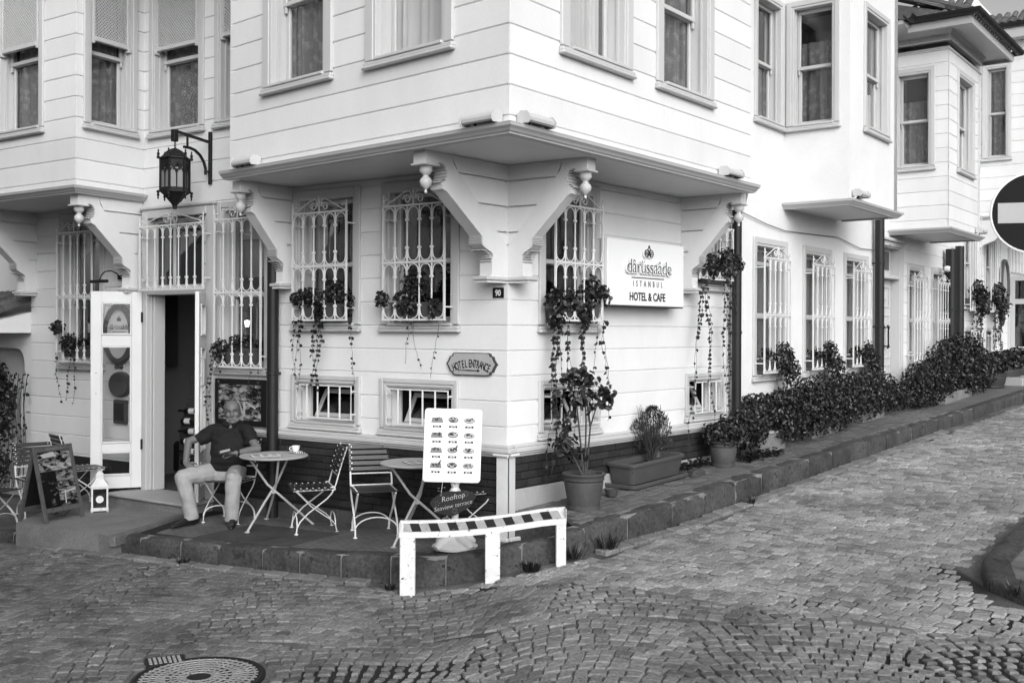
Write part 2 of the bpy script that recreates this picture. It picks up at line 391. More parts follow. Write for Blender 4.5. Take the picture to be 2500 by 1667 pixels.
    if cur:
        f = MB(); t0, t1 = (c + .01, d) if cz is None else cz
        if cur == 'drapes':
            folds(f, a, a + .13, t0, t1, depth + .11, .02); folds(f, b - .13, b, t0, t1, depth + .11, .02); cm = 'curtain_plain'
        elif cur == 'half': f.box(a, b, depth + .09, depth + .094, c + (d - c) * .58, d); cm = 'blind'
        else: folds(f, a + .0, b - .0, t0, t1, depth + .095, .035); cm = cur
        f.build('curtain', cm, w, fix=False, smooth=180)
    if lattice:
        z_l = lattice; lt = MB(); xa, xb, za, zb = a + .01, b - .01, z_l, d
        lt.box(xa, xa + .04, -.022, .03, za, zb, .004); lt.box(xb - .04, xb, -.022, .03, za, zb, .004); lt.box(xa + .04, xb - .04, -.022, .03, za, za + .05, .004); lt.box(xa + .04, xb - .04, -.022, .03, zb - .04, zb, .004)
        for xx in (xa - .008, xb - .03): lt.box(xx, xx + .038, -.03, .03, za - .035, za + .012, .004)
        lf = lt.build('lattice_frame', 'trim_paint', w)
        gq = MB(); W_, H_ = xb - xa - .08, zb - za - .09; st = .04; X0, Z0 = xa + .04, za + .05
        for sgn in (1, -1):
            k = -int(H_ / st) - 1
            while k * st < W_ + H_:
                if sgn == 1: p0, p1 = (k * st, 0), (k * st + H_, H_)
                else: p0, p1 = (k * st, H_), (k * st + H_, 0)
                u0 = max(0, -p0[0]); u1 = min(H_, W_ - p0[0])
                if u1 - u0 > .01:
                    A = (p0[0] + u0, p0[1] + (u0 if sgn == 1 else -u0)); B = (p0[0] + u1, p0[1] + (u1 if sgn == 1 else -u1))
                    gq.tube([(X0 + A[0], .0 + .004 * sgn, Z0 + A[1]), (X0 + B[0], .0 + .004 * sgn, Z0 + B[1])], .0075, 4, caps=False)
                k += 1
        gq.build('lattice', 'trim_paint', w, fix=False, kind='stuff')
    return w
def arc(cx, cz, r, a0, a1, n=8): return [(cx + r * math.cos(math.radians(a0 + (a1 - a0) * i / n)), cz + r * math.sin(math.radians(a0 + (a1 - a0) * i / n))) for i in range(n + 1)]
def spiral(cx, cz, r0, r1, a0, turns, n=16): return [(cx + (r0 + (r1 - r0) * i / n) * math.cos(math.radians(a0 + 360 * turns * i / n)), cz + (r0 + (r1 - r0) * i / n) * math.sin(math.radians(a0 + 360 * turns * i / n))) for i in range(n + 1)]
_gr = {}
def grille(root, M, x0, z0, w, h, nb=5, split=None, crest=True, oy=-.15):
    """wrought-iron window grille standing oy off the wall: grille frame > bars, arches, crest"""
    key = (round(w, 3), round(h, 3), nb, split, crest)
    MM = off(M, x0, oy, z0)
    if key in _gr:
        src = _gr[key]; c = copytree(src, MM, parent=root); return c
    r = .0085; sp = w / nb; P = lambda pts: [(x, 0, z) for x, z in pts]
    f = MB(); zs = [0, h] if split is None else [0, split, h]
    f.box(-.009, .009, -.009, .009, 0, h + .01); f.box(w - .009, w + .009, -.009, .009, 0, h + .01)
    for z in zs: f.box(-.012, w + .012, -.011, .011, z - .009, z + .009)
    for xx in (0, w):
        for zz in (.12, h - .12): f.box(xx - .007, xx + .007, 0, -oy, zz - .007, zz + .007)
    g = f.build('window_grille', 'iron_white', root, MM)
    for i in range(1, nb):
        b = MB()
        b.tube([(i * sp, 0, 0), (i * sp, 0, h)], r * .95, 6)
        b.build('bar', 'iron_white', g)
    for z0_, z1_ in zip(zs, zs[1:]):
        for (zr, s) in ((z1_ - .014, 1), (z0_ + .014, -1)):
            b = MB(); ra = sp * .42
            for i in range(nb):
                cx = (i + .5) * sp; cz = zr - s * (ra + .002)
                pts = [(cx - ra - .006, cz - s * .06)] + [(cx + ra * math.cos(t_), cz + s * ra * math.sin(t_)) for t_ in [PI - PI * k / 8 for k in range(9)]] + [(cx + ra + .006, cz - s * .06)]
                b.tube(P(pts), r * .72, 5)
            for i in range(1, nb):
                zz = zr - s * (ra + .062); b.box(i * sp - .02, i * sp + .02, -.012, .012, zz - .012, zz + .012, .003)
            b.build('arch_row', 'iron_white', g)
    if crest:
        b = MB(); hc = .155; m = w / 2; q = w / .75
        for s in (-1, 1):
            pts = spiral(m + s * .005 + s * .075 * 1, h + .058, .012, .05, 90 if s == 1 else 90, s * 1.25, 18)
            pts = [(m + s * .078 + s * (u - m - s * .08), z) for u, z in pts]
            b.tube(P(pts), r * .8, 5)
            b.tube(P([(m + s * .028, h + .06), (m + s * .03, h + .115), (m + s * .06, h + .137), (m + s * .11, h + .128), (m + s * (w * .5 - .07), h + .03), (m + s * (w * .5 - .035), h + .013)] + [(m + s * (w / 2 - .035 + .03 * math.sin(t_)), h + .043 - .03 * math.cos(t_)) for t_ in (.6, 1.3, 2.1, 2.9, 3.6, 4.3)]), r * .8, 5)
            b.lathe([(.008, 0), (.009, .05), (.014, .065), (.006, .075), (.011, .09), (.0, .125)], (m + s * w / 2, 0, h), 6)
        b.lathe([(.008, 0), (.008, .09), (.016, .1), (.008, .11), (.013, .13), (.0, .17)], (m, 0, h), 6)
        b.build('scroll_crest', 'iron_white', g)
    _gr[key] = g; return g
# ------------------------------------------------------------------ corner hotel, the big white house
hotel = thing('corner_house', 'white clapboard corner house with jettied upper floor and brick plinth', 'house', at(C0.x, C0.y, 0))
ZR, PT = 1.015, .2319
LW = [(-2.735, -1.785, 1.955, 3.35), (-1.505, -.54, 1.955, 3.35)]        # ground windows, left face
wl = [(-3.93, -3.07, 1.475, 3.32), (-6.95, -6.0, 1.46, 3.36)]            # tall windows beside the door, far left
bl = [(-2.757, -1.78, .94, 1.43), (-1.516, -.548, .94, 1.43)]
door = (-5.23, -4.08, -.1, 3.30)
upw = [(-5.14, -4.165, 4.215, 5.98), (-3.985, -3.05, 4.215, 5.98)]
def inner(r, aw=.1): return (r[0] + aw - .012, r[1] - aw + .012, r[2] - .03, r[3] - aw + .012)
hl = [inner(r) for r in LW + wl + bl + upw] + [(-5.15, -4.16, -.3, 3.2)]
board_wall(hotel, ML, -2.86, -.0, .855, 3.40, ZR, PT, hl)
board_wall(hotel, ML, -5.26, -2.86, .855, 6.6, ZR, PT, hl)
board_wall(hotel, ML, -7.6, -5.26, .3, 3.55, ZR, PT, hl)
for r in LW: window(hotel, ML, *r, style='sash', mid=.47, cur='drapes', glass='glass_sky')
for r in wl: window(hotel, ML, *r, style='sash', mid=.46, cur='half', glass='glass_sky')
for r in bl: window(hotel, ML, *r, style='hopper', cur=None, aw=.075, depth=.16)
for r in upw: window(hotel, ML, *r, mid=.5, cur='curtain', lattice=5.16)
grille(hotel, ML, -2.597, 2.0, .75, 1.092, split=.547); grille(hotel, ML, -1.36, 2.0, .75, 1.092, split=.547)
grille(hotel, ML, -3.815, 1.495, .74, 1.605, split=.805); grille(hotel, ML, -6.797, 1.495, .74, 1.605, split=.805)
grille(hotel, ML, -5.124, 2.355, 1.122, .735, nb=8)
def bgrille(M, x0, x1, z0, z1, nb):
    f = MB(); f.tube([(x0, 0, z0), (x1, 0, z0), (x1, 0, z1), (x0, 0, z1)], .011, 4, closed=True)
    for xx in (x0, x1): f.box(xx - .006, xx + .006, 0, .10, z1 - .06, z1 - .045); f.box(xx - .006, xx + .006, 0, .1, z0 + .045, z0 + .06)
    g = f.build('window_grille', 'iron_white', hotel, off(M, 0, -.08))
    for i in range(1, nb): MB().tube([(x0 + (x1 - x0) * i / nb, 0, z0), (x0 + (x1 - x0) * i / nb, 0, z1)], .0095, 6).build('bar', 'iron_white', g)
bgrille(ML, -2.61, -1.84, 1.0, 1.333, 5); bgrille(ML, -1.378, -.616, .99, 1.33, 5)
# right face
RW = [(.44, 1.40, 1.955, 3.35), (3.06, 4.0, 2.44, 3.35)]; rb = [(.443, 1.42, .94, 1.43), (3.08, 3.95, .94, 1.42)]
hr = [inner(r) for r in RW + rb]
board_wall(hotel, MR, 0, 4.03, .855, 3.40, ZR, PT, hr)
window(hotel, MR, *RW[0], style='sash', mid=.47, cur='drapes'); window(hotel, MR, *RW[1], style='sash', cur='drapes')
for r in rb: window(hotel, MR, *r, style='hopper', cur=None, aw=.075, depth=.16)
grille(hotel, MR, .515, 2.0, .75, 1.092, split=.547); grille(hotel, MR, 3.155, 2.5, .75, .6, split=None, crest=False)
bgrille(MR, .55, 1.33, .99, 1.33, 5); bgrille(MR, 3.18, 3.80, .97, 1.32, 4)
MB().box(4.031, 4.11, -.02, .3, .2, 3.40, .008).build('corner_board', 'trim_paint', hotel, MR)
# string course over the plinth
def course(M, x0, x1, ends=(0, 0)):
    for (y, a, b) in ((-.05, .83, .858), (-.075, .79, .83), (-.062, .77, .79), (-.04, .745, .77)):
        MB().box(x0 - (-y if ends[0] else 0), x1 + (-y if ends[1] else 0), y, .05, a, b, .006).build('string_course', 'trim_paint', hotel, M)
course(ML, -4.07, .0, (0, 1)); course(MR, .06, 4.03)
# brick plinth: bricks on a mortar core
def plinth(M, x0, x1, zb, zt, stone, ms, smat):
    MB().box(x0, x1, -.018, .25, zb - .5, zt).build('plinth_core', 'mortar', hotel, M)
    h, l, j = .062, .205, .01; z = zt - h; k = 0; me = None
    while z > stone - .001:
        x = x0 + (0 if k % 2 else -l / 2)
        while x < x1 - .02:
            a, b = max(x, x0), min(x + l, x1)
            if b - a > .03:
                full = abs(b - a - l) < 1e-4
                if full and me: link('brick', me, hotel, off(M, a, rnd.uniform(-.003, .003), z))
                else:
                    o = MB().box(0, b - a, -.03, 0, 0, h, .004).build('brick', 'brick', hotel, off(M, a, rnd.uniform(-.003, .003), z))
                    if full: me = o.data
            x += l + j
        z -= h + j; k += 1
plinth(ML, -4.07, 0, -.2, .745, .075, None, None)
plinth(MR, .066, 4.03, -.1, .742, .452, None, None)
def base_slabs(M, x0, x1, z0, z1, m, n, y=-.045):
    for i in range(n):
        a, b = x0 + (x1 - x0) * i / n, x0 + (x1 - x0) * (i + 1) / n
        MB().box(a + .002, b - .002, y, .02, z0, z1, .006).build('base_slab', m, hotel, M)
base_slabs(ML, -4.07, -.02, -.35, .072, 'base_stone', 6); base_slabs(MR, .07, 4.03, .05, .449, 'marble', 4)
MB().box(-7.6, -5.26, -.015, .25, -.6, .3).build('plinth_core', 'brick', hotel, ML)
# left part of the plinth, beside the door step
for i in range(11):
    for k in range(3):
        a = -7.58 + i * .215 + (.1 if k % 2 else 0)
        if a < -5.45: MB().box(a, a + .205, -.03, 0, -.02 - .072 * k, .042 - .072 * k, .004).build('brick', 'brick', hotel, ML)
# upper floor: jetty
jz, jt = 3.485, 6.6
JW = [(-3.175, -2.128, 4.215, 5.95), (-1.66, -.595, 4.215, 5.95)]; JX = [(.655, 1.75, 4.215, 5.95), (2.18, 3.30, 4.215, 5.95)]
board_wall(hotel, MJL, -3.755, 0, jz, jt, 3.54, .2325, [inner(r, .13) for r in JW], ci=(0, .02), back=.1)
board_wall(hotel, MJR, 0, 4.195, jz, jt, 3.54, .2325, [inner(r, .13) for r in JX], ci=(.02, 0), back=.1)
for r, c in zip(JW + JX, ('curtain', 'sheer', 'sheer', 'curtain')): window(hotel, MJL if r in JW else MJR, *r, aw=.13, cur=c, mid=.5, depth=.15, glass='glass_sky' if c == 'sheer' else 'glass')
# jetty floor slab / soffit and roof as closed plan polygons
def plan(pts, z0, z1, name, m, root=hotel): return MB().prism([tuple(p) for p in pts], z0, z1, 'z').build(name, m, root, Matrix.Identity(4))
JLe = J0 - JLd * 3.755; JRe = J0 + JRd * 4.195; Lx = lambda x, y=0: C0 + Ld * x + Vector((-Ld.y, Ld.x)) * y
Rx = lambda x, y=0: C0 + Rd * x + Vector((-Rd.y, Rd.x)) * y
ins = lambda p, q: p
soff = [JLe + JLd * .02 + Vector((-JLd.y, JLd.x)) * .02, J0 + Vector((-JLd.y, JLd.x)) * .03 + JRd * .02, JRe - JRd * .02 + Vector((-JRd.y, JRd.x)) * .02, Rx(4.0, .3), Rx(.3, .3) + Vector((-.3, .3)), Lx(-2.86, .3)]
plan(soff, 3.405, 3.48, 'soffit', 'wall_paint')
# end walls of the jetty
def seg_wall(p, q, z0, z1, name='end_wall', m='wall_paint', th=.15, root=hotel):
    d = q - p; return MB().box(0, d.length, 0, th, z0, z1).build(name, m, root, frame(p, d))
seg_wall(JRe + Vector((0, 0)), Rx(4.6, .05), 3.49, jt); seg_wall(Lx(-2.86, .3), JLe, 3.49, jt)
# moulded cornice under the jetty, mitred at the corner
def cornice(pts, prof, name='cornice', m='trim_paint', root=hotel, closed=False):
    """pts: plan polyline seen from outside left to right; prof: (out, z) list swept along with mitres"""
    n = len(pts); V = []; F = []; k = len(prof)
    for i in range(n):
        d0 = (pts[i] - pts[i - 1]).normalized() if i else (pts[1] - pts[0]).normalized(); d1 = (pts[i + 1] - pts[i]).normalized() if i < n - 1 else d0
        n0 = Vector((d0.y, -d0.x)); n1 = Vector((d1.y, -d1.x)); b = (n0 + n1).normalized(); sc_ = 1 / max(.35, b.dot(n0))
        for (o_, z) in prof: V.append((pts[i].x + b.x * o_ * sc_, pts[i].y + b.y * o_ * sc_, z))
    for i in range(n - 1):
        for j in range(k): F.append((i * k + j, (i + 1) * k + j, (i + 1) * k + (j + 1) % k, i * k + (j + 1) % k))
    F += [tuple(range(k))[::-1], tuple(range((n - 1) * k, n * k))]
    return MB().add(V, F).build(name, m, root, Matrix.Identity(4))
cp = [(-.06, 3.40), (.0, 3.40), (.012, 3.40), (.016, 3.412), (.03, 3.418), (.045, 3.435), (.068, 3.452), (.074, 3.47), (.078, 3.478), (.05, 3.488), (-.05, 3.488)]
cornice([JLe - JLd * .09 + Vector((0, .0)), J0, JRe + JRd * .09], cp)
# carved brackets: boarded panel over a scrolled timber strut
Lout = Vector((Ld.y, -Ld.x)); Rout = Vector((Rd.y, -Rd.x))
def brack(P, outd, flip, reach, zt=3.41, root=hotel, t=.145):
    """x runs outward from the wall, visible cheek at y=0, timber back to y=-t"""
    d = Vector((outd[0], outd[1], 0)).normalized(); yv = Vector((-d.y, d.x, 0)) * (1 if flip else -1)
    M = Matrix.Identity(4); M.col[0] = (*d, 0); M.col[1] = (*yv, 0); M.col[3] = (P[0], P[1], 0, 1)
    q = reach / 1.05
    strut = [(.0, 2.33), (.275, 2.33), (.275, 2.37), (.215, 2.40), (.215, 2.478), (.215, 2.52), (.195, 2.575), (.22, 2.60), (.30, 2.635), (.345, 2.66), (.35, 2.735), (.36, 2.745), (.79, 3.08), (.845, 3.10), (.86, 3.15), (.82, 3.165), (.80, 3.20), (.795, 3.25), (.81, 3.29), (.84, 3.313), (.89, 3.318), (.90, 3.295), (1.05, 3.295), (1.05, zt), (.74, zt), (.70, 3.31), (.0, 2.66)]
    cir = [(a * q, z) for a, z in strut]
    b = MB().prism(cir, -t, 0, 'y').build('bracket', 'wall_paint', root, M)
    rb = MB()
    for i in range(9):
        an = math.radians(-80 + 165 * i / 8); cx, cz = .90, 3.233
        x, z = (cx - .105 * math.cos(an)) * q, cz + .08 * math.sin(an)
        rb.box(x - .012, x + .012, -t - .004, .004, z - .0045, z + .0045, .002)
    for i in range(5): rb.box(.345 * q - .01, .345 * q + .016, -t - .004, .004, 2.665 + i * .016, 2.674 + i * .016, .002)
    for i in range(7):
        an = math.radians(10 + 80 * i / 6); x, z = (.33 - .115 * math.cos(an)) * q, 2.50 + .115 * math.sin(an)
        rb.box(x - .01, x + .012, -t - .004, .004, z - .004, z + .004, .002)
    rb.build('scroll_ribs', 'trim_paint', b)
    MB().lathe([(.0, -.235), (.012, -.228), (.014, -.212), (.007, -.2), (.02, -.19), (.045, -.165), (.055, -.135), (.045, -.108), (.026, -.092), (.024, -.08), (.042, -.065), (.058, -.04), (.052, -.015), (.062, 0)], (.975 * q, -t / 2, 3.285), 14).build('pendant', 'trim_paint', b, smooth=50)
    MB().box(.885 * q, 1.06 * q + .012, -t - .014, .014, 3.282, 3.3, .004).build('bracket_cap', 'trim_paint', b)
    MB().box(.004, .285 * q + .01, -t - .02, .02, 2.352, 2.385, .006).build('bracket_foot', 'trim_paint', b)
    lev = [2.675, 2.788, 3.02, 3.255, zt]; xs = lambda z: max(.0, (z - 2.66) * (.70 / .65)) * q
    for a, c in zip(lev, lev[1:]):
        e = .009; MB().prism([(0, a + e), (xs(a + e), a + e), (min(xs(c - e), .735 * q), c - e), (0, c - e)], -.003, -.05, 'y').build('panel_board', 'wall_paint', b)
    MB().prism([(0, 2.66), (.70 * q, 3.31), (.70 * q, zt), (0, zt)], -.03, -.045, 'y').build('panel_core', 'wall_paint', b)
    return b
brack(C0, -Rd, True, 1.05); brack(C0, Ld, False, .83)                    # the pair at the corner
brack(Lx(-2.74), -Rd, True, .66); brack(Rx(2.98), Ld, False, .71)        # the ends of the jetty
BSd = Vector((-.523, -.852))
brack(Lx(-5.27), BSd, True, .88, 3.42); brack(Lx(-7.47), BSd, True, .88, 3.42)
# left bay on the upper floor
bi = Lx(-5.25); bc = Vector((-4.86, 11.62)); MBS = frame(bc, bi - bc); MBF = frame(bc, Ld); bs_len = (bi - bc).length
ws = (.09, .83, 4.215, 5.98); wf = (-1.60, -.61, 4.215, 5.98)
board_wall(hotel, MBS, 0, bs_len, 3.49, 6.6, 3.562, PT, [inner(ws)], ci=(.02, 0), back=.1); board_wall(hotel, MBF, -2.25, 0, 3.49, 6.6, 3.562, PT, [inner(wf)], ci=(0, .02), back=.1)
window(hotel, MBS, *ws, lattice=5.16, room=.3); window(hotel, MBF, *wf, lattice=5.16, room=.3)
bl_ = bc - Ld * 2.25; out_l = Lx(-7.5, .0)
plan([bl_ + Ld * .02 - Lout * .02, bc - Ld * .02 - Lout * .02, Lx(-5.27, .2), Lx(-7.5, .2)], 3.41, 3.49, 'soffit', 'wall_paint')
cornice([bl_ - Ld * .05, bc, bi - (bi - bc).normalized() * .01], [(o_, z + .012) for o_, z in cp])
seg_wall(Lx(-7.5, .1), bl_, 3.49, 6.6)
# roof over the whole house (above the picture) so that light falls as under real eaves
def eave(pts, z, name='eave', root=hotel): return plan(pts, z, z + .14, name, 'trim_paint', root)
eave([bl_ - Ld * .3 + Lout * .5, bc + Lout * .5 + Ld * .4, Lx(-4.6, -.5), JLe + Vector((-.6, -.1)), J0 + Vector((0, -.6)), JRe + Vector((.6, .1)), Rx(5.2, .2), Rx(4.6, 6), Lx(-7.8, 6)], 6.6)
mb = MB(); base = [bl_ - Ld * .2 + Lout * .4, J0 + Vector((0, -.5)), JRe + Vector((.5, 0)), Rx(4.6, 6), Lx(-7.8, 6)]
mb.add([(p.x, p.y, 6.75) for p in base] + [(-.6, 12.8, 8.3)], [(i, (i + 1) % 5, 5) for i in range(5)] + [(4, 3, 2, 1, 0)]).build('roof', 'roof_tile', hotel, Matrix.Identity(4))
# back volume (keeps sky from leaking between the faces)
plan([Lx(-7.55, .9), Lx(-.8, .9), Rx(.9, .9) + Vector((0, .2)), Rx(4.5, .9), Rx(4.5, 5.5), Lx(-7.6, 5.5)], -.4, 6.6, 'inner_core', 'room_dark') if False else None
# downpipes
def pipe(root, M, x, z0, z1, r=.05, y=-.1, shoe=True):
    mb = MB(); mb.tube([(x, y, z0), (x, y, z1)], r, 12); p = mb.build('downpipe', 'pipe_dark', root, M, smooth=60)
    for z in [z0 + .5 + 1.02 * i for i in range(int((z1 - z0 - .3) / 1.02))]:
        k = MB(); k.lathe([(r + .002, 0), (r + .007, .004), (r + .007, .03), (r + .002, .034)], (x, y, z), 12); k.box(x - .012, x + .012, y, .0, z + .005, z + .028); k.build('pipe_clip', 'pipe_dark', p)
    return p
pipe(hotel, ML, -2.93, -.1, 2.95, .062, -.11); pipe(hotel, MR, 4.06, .35, 3.35, .058, -.12)
# ------------------------------------------------------------------ entrance of the hotel
dx0, dx1 = -5.23, -4.08
fr = MB()
for (a, b) in ((dx0, dx0 + .1), (dx1 - .0, dx1 + .13)): fr.box(a, b, -.05, .14, -.02, 3.30, .008)
fr.box(dx0 + .1, dx1, -.05, .14, 3.2, 3.30, .008); fr.box(dx0 + .1, dx1, -.045, .14, 2.30, 2.37, .008); fr.box(dx0 - .02, dx1 + .15, -.07, .0, 3.30, 3.335, .01)
for xx in (dx0 + .10, dx0 + .155, dx1 - .03): fr.box(xx, xx + .02, .0, .16, .0, 2.30, .006)
df = fr.build('door_frame', 'trim_paint', hotel, ML)
tr = MB(); a, b = dx0 + .1, dx1
for (p, q, c, d) in ((a, a + .05, 2.37, 3.2), (b - .05, b, 2.37, 3.2), (a + .05, b - .05, 3.15, 3.2), (a + .05, b - .05, 2.37, 2.42), (a + .34, a + .38, 2.42, 3.15)): tr.box(p, q, .06, .1, c, d, .005)
tr.build('transom_sash', 'sash_paint', df); MB().box(a + .04, b - .04, .08, .084, 2.4, 3.17).build('pane', 'glass_dark', df)
MB().add([(a, .2, 2.37), (b, .2, 2.37), (b, .2, 3.2), (a, .2, 3.2)], [(0, 1, 2, 3)]).build('dark_room', 'room_dark', df)
def leaf(M, w, h, hand=1, pull=False):
    """panelled glass door leaf, hinge at x=0, runs to x=w*hand"""
    s = hand; st = .115; mb = MB(); zr = [(0, .15), (.43, .53), (1.67, 1.80), (h - .13, h)]
    mb.box(0, s * st, 0, .045, 0, h, .005); mb.box(s * (w - st), s * w, 0, .045, 0, h, .005)
    for c, d in zr: mb.box(s * st, s * (w - st), 0, .045, c, d, .005)
    L_ = mb.build('door_leaf', 'door_paint', hotel, M)
    for (c, d) in ((.15, .43), (.53, 1.67), (1.80, h - .13)):
        bd = MB()
        for (p, q, e, f) in ((st, st + .018, c, d), (w - st - .018, w - st, c, d), (st + .018, w - st - .018, c, c + .018), (st + .018, w - st - .018, d - .018, d)): bd.box(s * p, s * q, -.012, .055, e, f, .004)
        bd.build('glazing_bead', 'door_paint', L_); MB().box(s * (st + .01), s * (w - st - .01), .02, .024, c + .01, d - .01).build('pane', 'glass_clear', L_)
    kn = MB()
    for z in (1.12, 1.36): kn.lathe([(.0, -.012), (.008, -.01), (.009, 0)], (s * (w - .06), 0, z), 8, 'y')
    if pull: kn.tube([(s * (w - .04), -.02, 1.25), (s * (w - .04), -.06, 1.27), (s * (w - .04), -.06, 1.55), (s * (w - .04), -.02, 1.57)], .01, 6)
    kn.build('door_bolt', 'metal', L_)
    hg = MB()
    for z in (.45, 1.95): hg.box(-.012 * s, .012 * s, -.014, .05, z, z + .12, .003)
    hg.build('hinge', 'iron_black', L_)
    return L_
# left leaf thrown wide open towards the street, right leaf folded half back
hp = Lx(-5.20, -.06)
M1 = Matrix.Identity(4); d1 = (Vector((-4.72, 12.28)) - Vector((hp.x, hp.y))); 
free = Vector((hp.x - .53, hp.y - .19))
M1 = frame(free, hp - free, .0); leaf(off(M1, (hp - free).length, 0, .03), (hp - free).length, 2.31, -1)
hp2 = Lx(-4.12, .0); fr2 = Vector((-3.375, 11.27))
leaf(off(frame(fr2, hp2 - fr2), (hp2 - fr2).length, 0, .03), (hp2 - fr2).length, 2.28, -1, True)
# threshold step
MB().box(-5.34, -3.95, -.42, .1, -.5, -.03, .012).build('door_step', 'concrete', hotel, ML); MB().box(-5.36, -3.93, -.45, .12, -.03, .0, .006).build('step_tread', 'marble', hotel, ML)
# hall seen through the door
hall = MB(); x0, x1, y0, y1, z0, z1 = -6.1, -3.2, .16, 3.2, .0, 2.9
hall.add([(x0, y0, z0), (x1, y0, z0), (x1, y1, z0), (x0, y1, z0), (x0, y0, z1), (x1, y0, z1), (x1, y1, z1), (x0, y1, z1)], [(3, 2, 6, 7), (0, 3, 7, 4), (1, 5, 6, 2), (4, 7, 6, 5)])
hall.k = 1; hall.add([(x0, y0, 0), (x1, y0, 0), (x1, y1, 0), (x0, y1, 0)], [(0, 1, 2, 3)]); hall.k = 2
hall.box(x0 + .01, x1 - .01, y1 - .05, y1 - .01, 0, .95)
hall.build('hall', ['room_wall', 'base_stone', 'wood_dark'], hotel, ML, fix=False)
# ------------------------------------------------------------------ ground
def road_mat():
    m = bpy.data.materials.new('road_joint'); m.use_nodes = True; t = m.node_tree; N = t.nodes; b = N['Principled BSDF']; b.inputs['Roughness'].default_value = .9
    g = N.new('ShaderNodeNewGeometry'); at_ = N.new('ShaderNodeAttribute'); at_.attribute_name = 'damp'
    n1 = N.new('ShaderNodeTexNoise'); n1.inputs['Scale'].default_value = 1.6; n1.inputs['Detail'].default_value = 8; n2 = N.new('ShaderNodeTexNoise'); n2.inputs['Scale'].default_value = 60; n2.inputs['Detail'].default_value = 5
    for n in (n1, n2): t.links.new(g.outputs['Position'], n.inputs['Vector'])
    r = N.new('ShaderNodeMapRange'); r.inputs[1].default_value = .3; r.inputs[2].default_value = .7; r.inputs[3].default_value = .03; r.inputs[4].default_value = .17; t.links.new(n1.outputs[0], r.inputs[0])
    r2 = N.new('ShaderNodeMapRange'); r2.inputs[1].default_value = .3; r2.inputs[2].default_value = .7; r2.inputs[3].default_value = .65; r2.inputs[4].default_value = 1.35; t.links.new(n2.outputs[0], r2.inputs[0])
    mu = N.new('ShaderNodeMath'); mu.operation = 'MULTIPLY'; t.links.new(r.outputs[0], mu.inputs[0]); t.links.new(r2.outputs[0], mu.inputs[1])
    ad = N.new('ShaderNodeMath'); ad.operation = 'MULTIPLY_ADD'; t.links.new(n1.outputs[0], ad.inputs[0]); ad.inputs[1].default_value = .5; t.links.new(at_.outputs['Fac'], ad.inputs[2])
    r3 = N.new('ShaderNodeMapRange'); r3.inputs[1].default_value = .55; r3.inputs[2].default_value = .75; t.links.new(ad.outputs[0], r3.inputs[0])
    mx = N.new('ShaderNodeMix'); mx.data_type = 'FLOAT'; t.links.new(r3.outputs[0], mx.inputs[0]); t.links.new(mu.outputs[0], mx.inputs[2]); mx.inputs[3].default_value = .010
    cc = N.new('ShaderNodeCombineColor')
    for i in range(3): t.links.new(mx.outputs[0], cc.inputs[i])
    t.links.new(cc.outputs[0], b.inputs['Base Color'])
    bp = N.new('ShaderNodeBump'); bp.inputs['Strength'].default_value = .8; bp.inputs['Distance'].default_value = .01; t.links.new(n2.outputs[0], bp.inputs['Height']); t.links.new(bp.outputs[0], b.inputs['Normal'])
    MATS['road_joint'] = m
road_mat()
KERB = [(-8.0, 12.35, -.40), (-6.2, 11.45, -.33), (-4.9, 10.82, -.20), (-4.03, 10.37, -.133), (-3.2, 9.93, -.106), (-2.66, 9.62, -.088), (-2.13, 9.36, -.07), (-1.58, 9.11, -.05), (-1.06, 8.90, -.02), (-.64, 8.76, .01), (-.25, 8.66, .06), (.09, 8.61, .15), (.36, 8.65, .205), (.62, 8.80, .24), (.98, 9.19, .268), (1.48, 9.72, .30), (1.97, 10.33, .33), (2.95, 11.55, .39), (4.48, 13.43, .47), (6.63, 16.09, .58), (9.76, 19.91, .76), (14.5, 26.0, 1.0)]
ISL = [(9.2, 15.2, .45), (6.5, 11.9, .30), (4.55, 9.35, .19), (3.64, 8.10, .155), (3.42, 7.55, .145), (3.52, 7.05, .14), (4.1, 6.3, .15), (6.0, 4.4, .16)]
kv = [Vector(p[:2]) for p in KERB]; iv = [Vector(p[:2]) for p in ISL]
def side_dist(poly, p):
    """signed distance, positive on the right-hand side of the polyline's direction"""
    best = 1e9; sg = 1
    for a, b in zip(poly, poly[1:]):
        d = b - a; t = max(0, min(1, (p - a).dot(d) / d.length_squared)); q = a + d * t; e = (p - q).length
        if e < best - 1e-9: best = e; cr_ = d.x * (p - a).y - d.y * (p - a).x; sg = -1 if cr_ > 0 else 1
    return best * sg
def on_road(p): return min(side_dist(kv, p), -side_dist(iv, p) if False else side_dist(iv, p) * 1)
DAMP = [(-.78, 6.45, .62, .36, 1.3), (2.75, 5.95, .75, .45, 1.), (1.0, 8.0, 1.2, .25, .6), (3.2, 6.75, .6, .3, .7), (2.0, 7.25, .5, .2, .75), (-.2, 8.35, .7, .18, .6), (-1.2, 8.75, 1.2, .15, .4), (-3.4, 9.5, 1.0, .35, .55), (3.35, 7.9, .15, .7, .8)]
def damp(x, y): return min(1, sum(w * math.exp(-((x - a) / p) ** 2 - ((y - b) / q) ** 2) for a, b, p, q, w in DAMP))
xs_ = [-60, -30, -16, -10] + [-8 + .5 * i for i in range(5)] + [-5.5 + .11 * i for i in range(100)] + [5.6 + .4 * i for i in range(13)] + [12, 16, 24, 40, 70]; ys_ = [-40, -20, -8, -2, 2, 4] + [4.8 + .11 * i for i in range(56)] + [11. + .3 * i for i in range(23)] + [18 + 1.2 * i for i in range(12)] + [40, 60, 100]
V = []; F = []; D = []
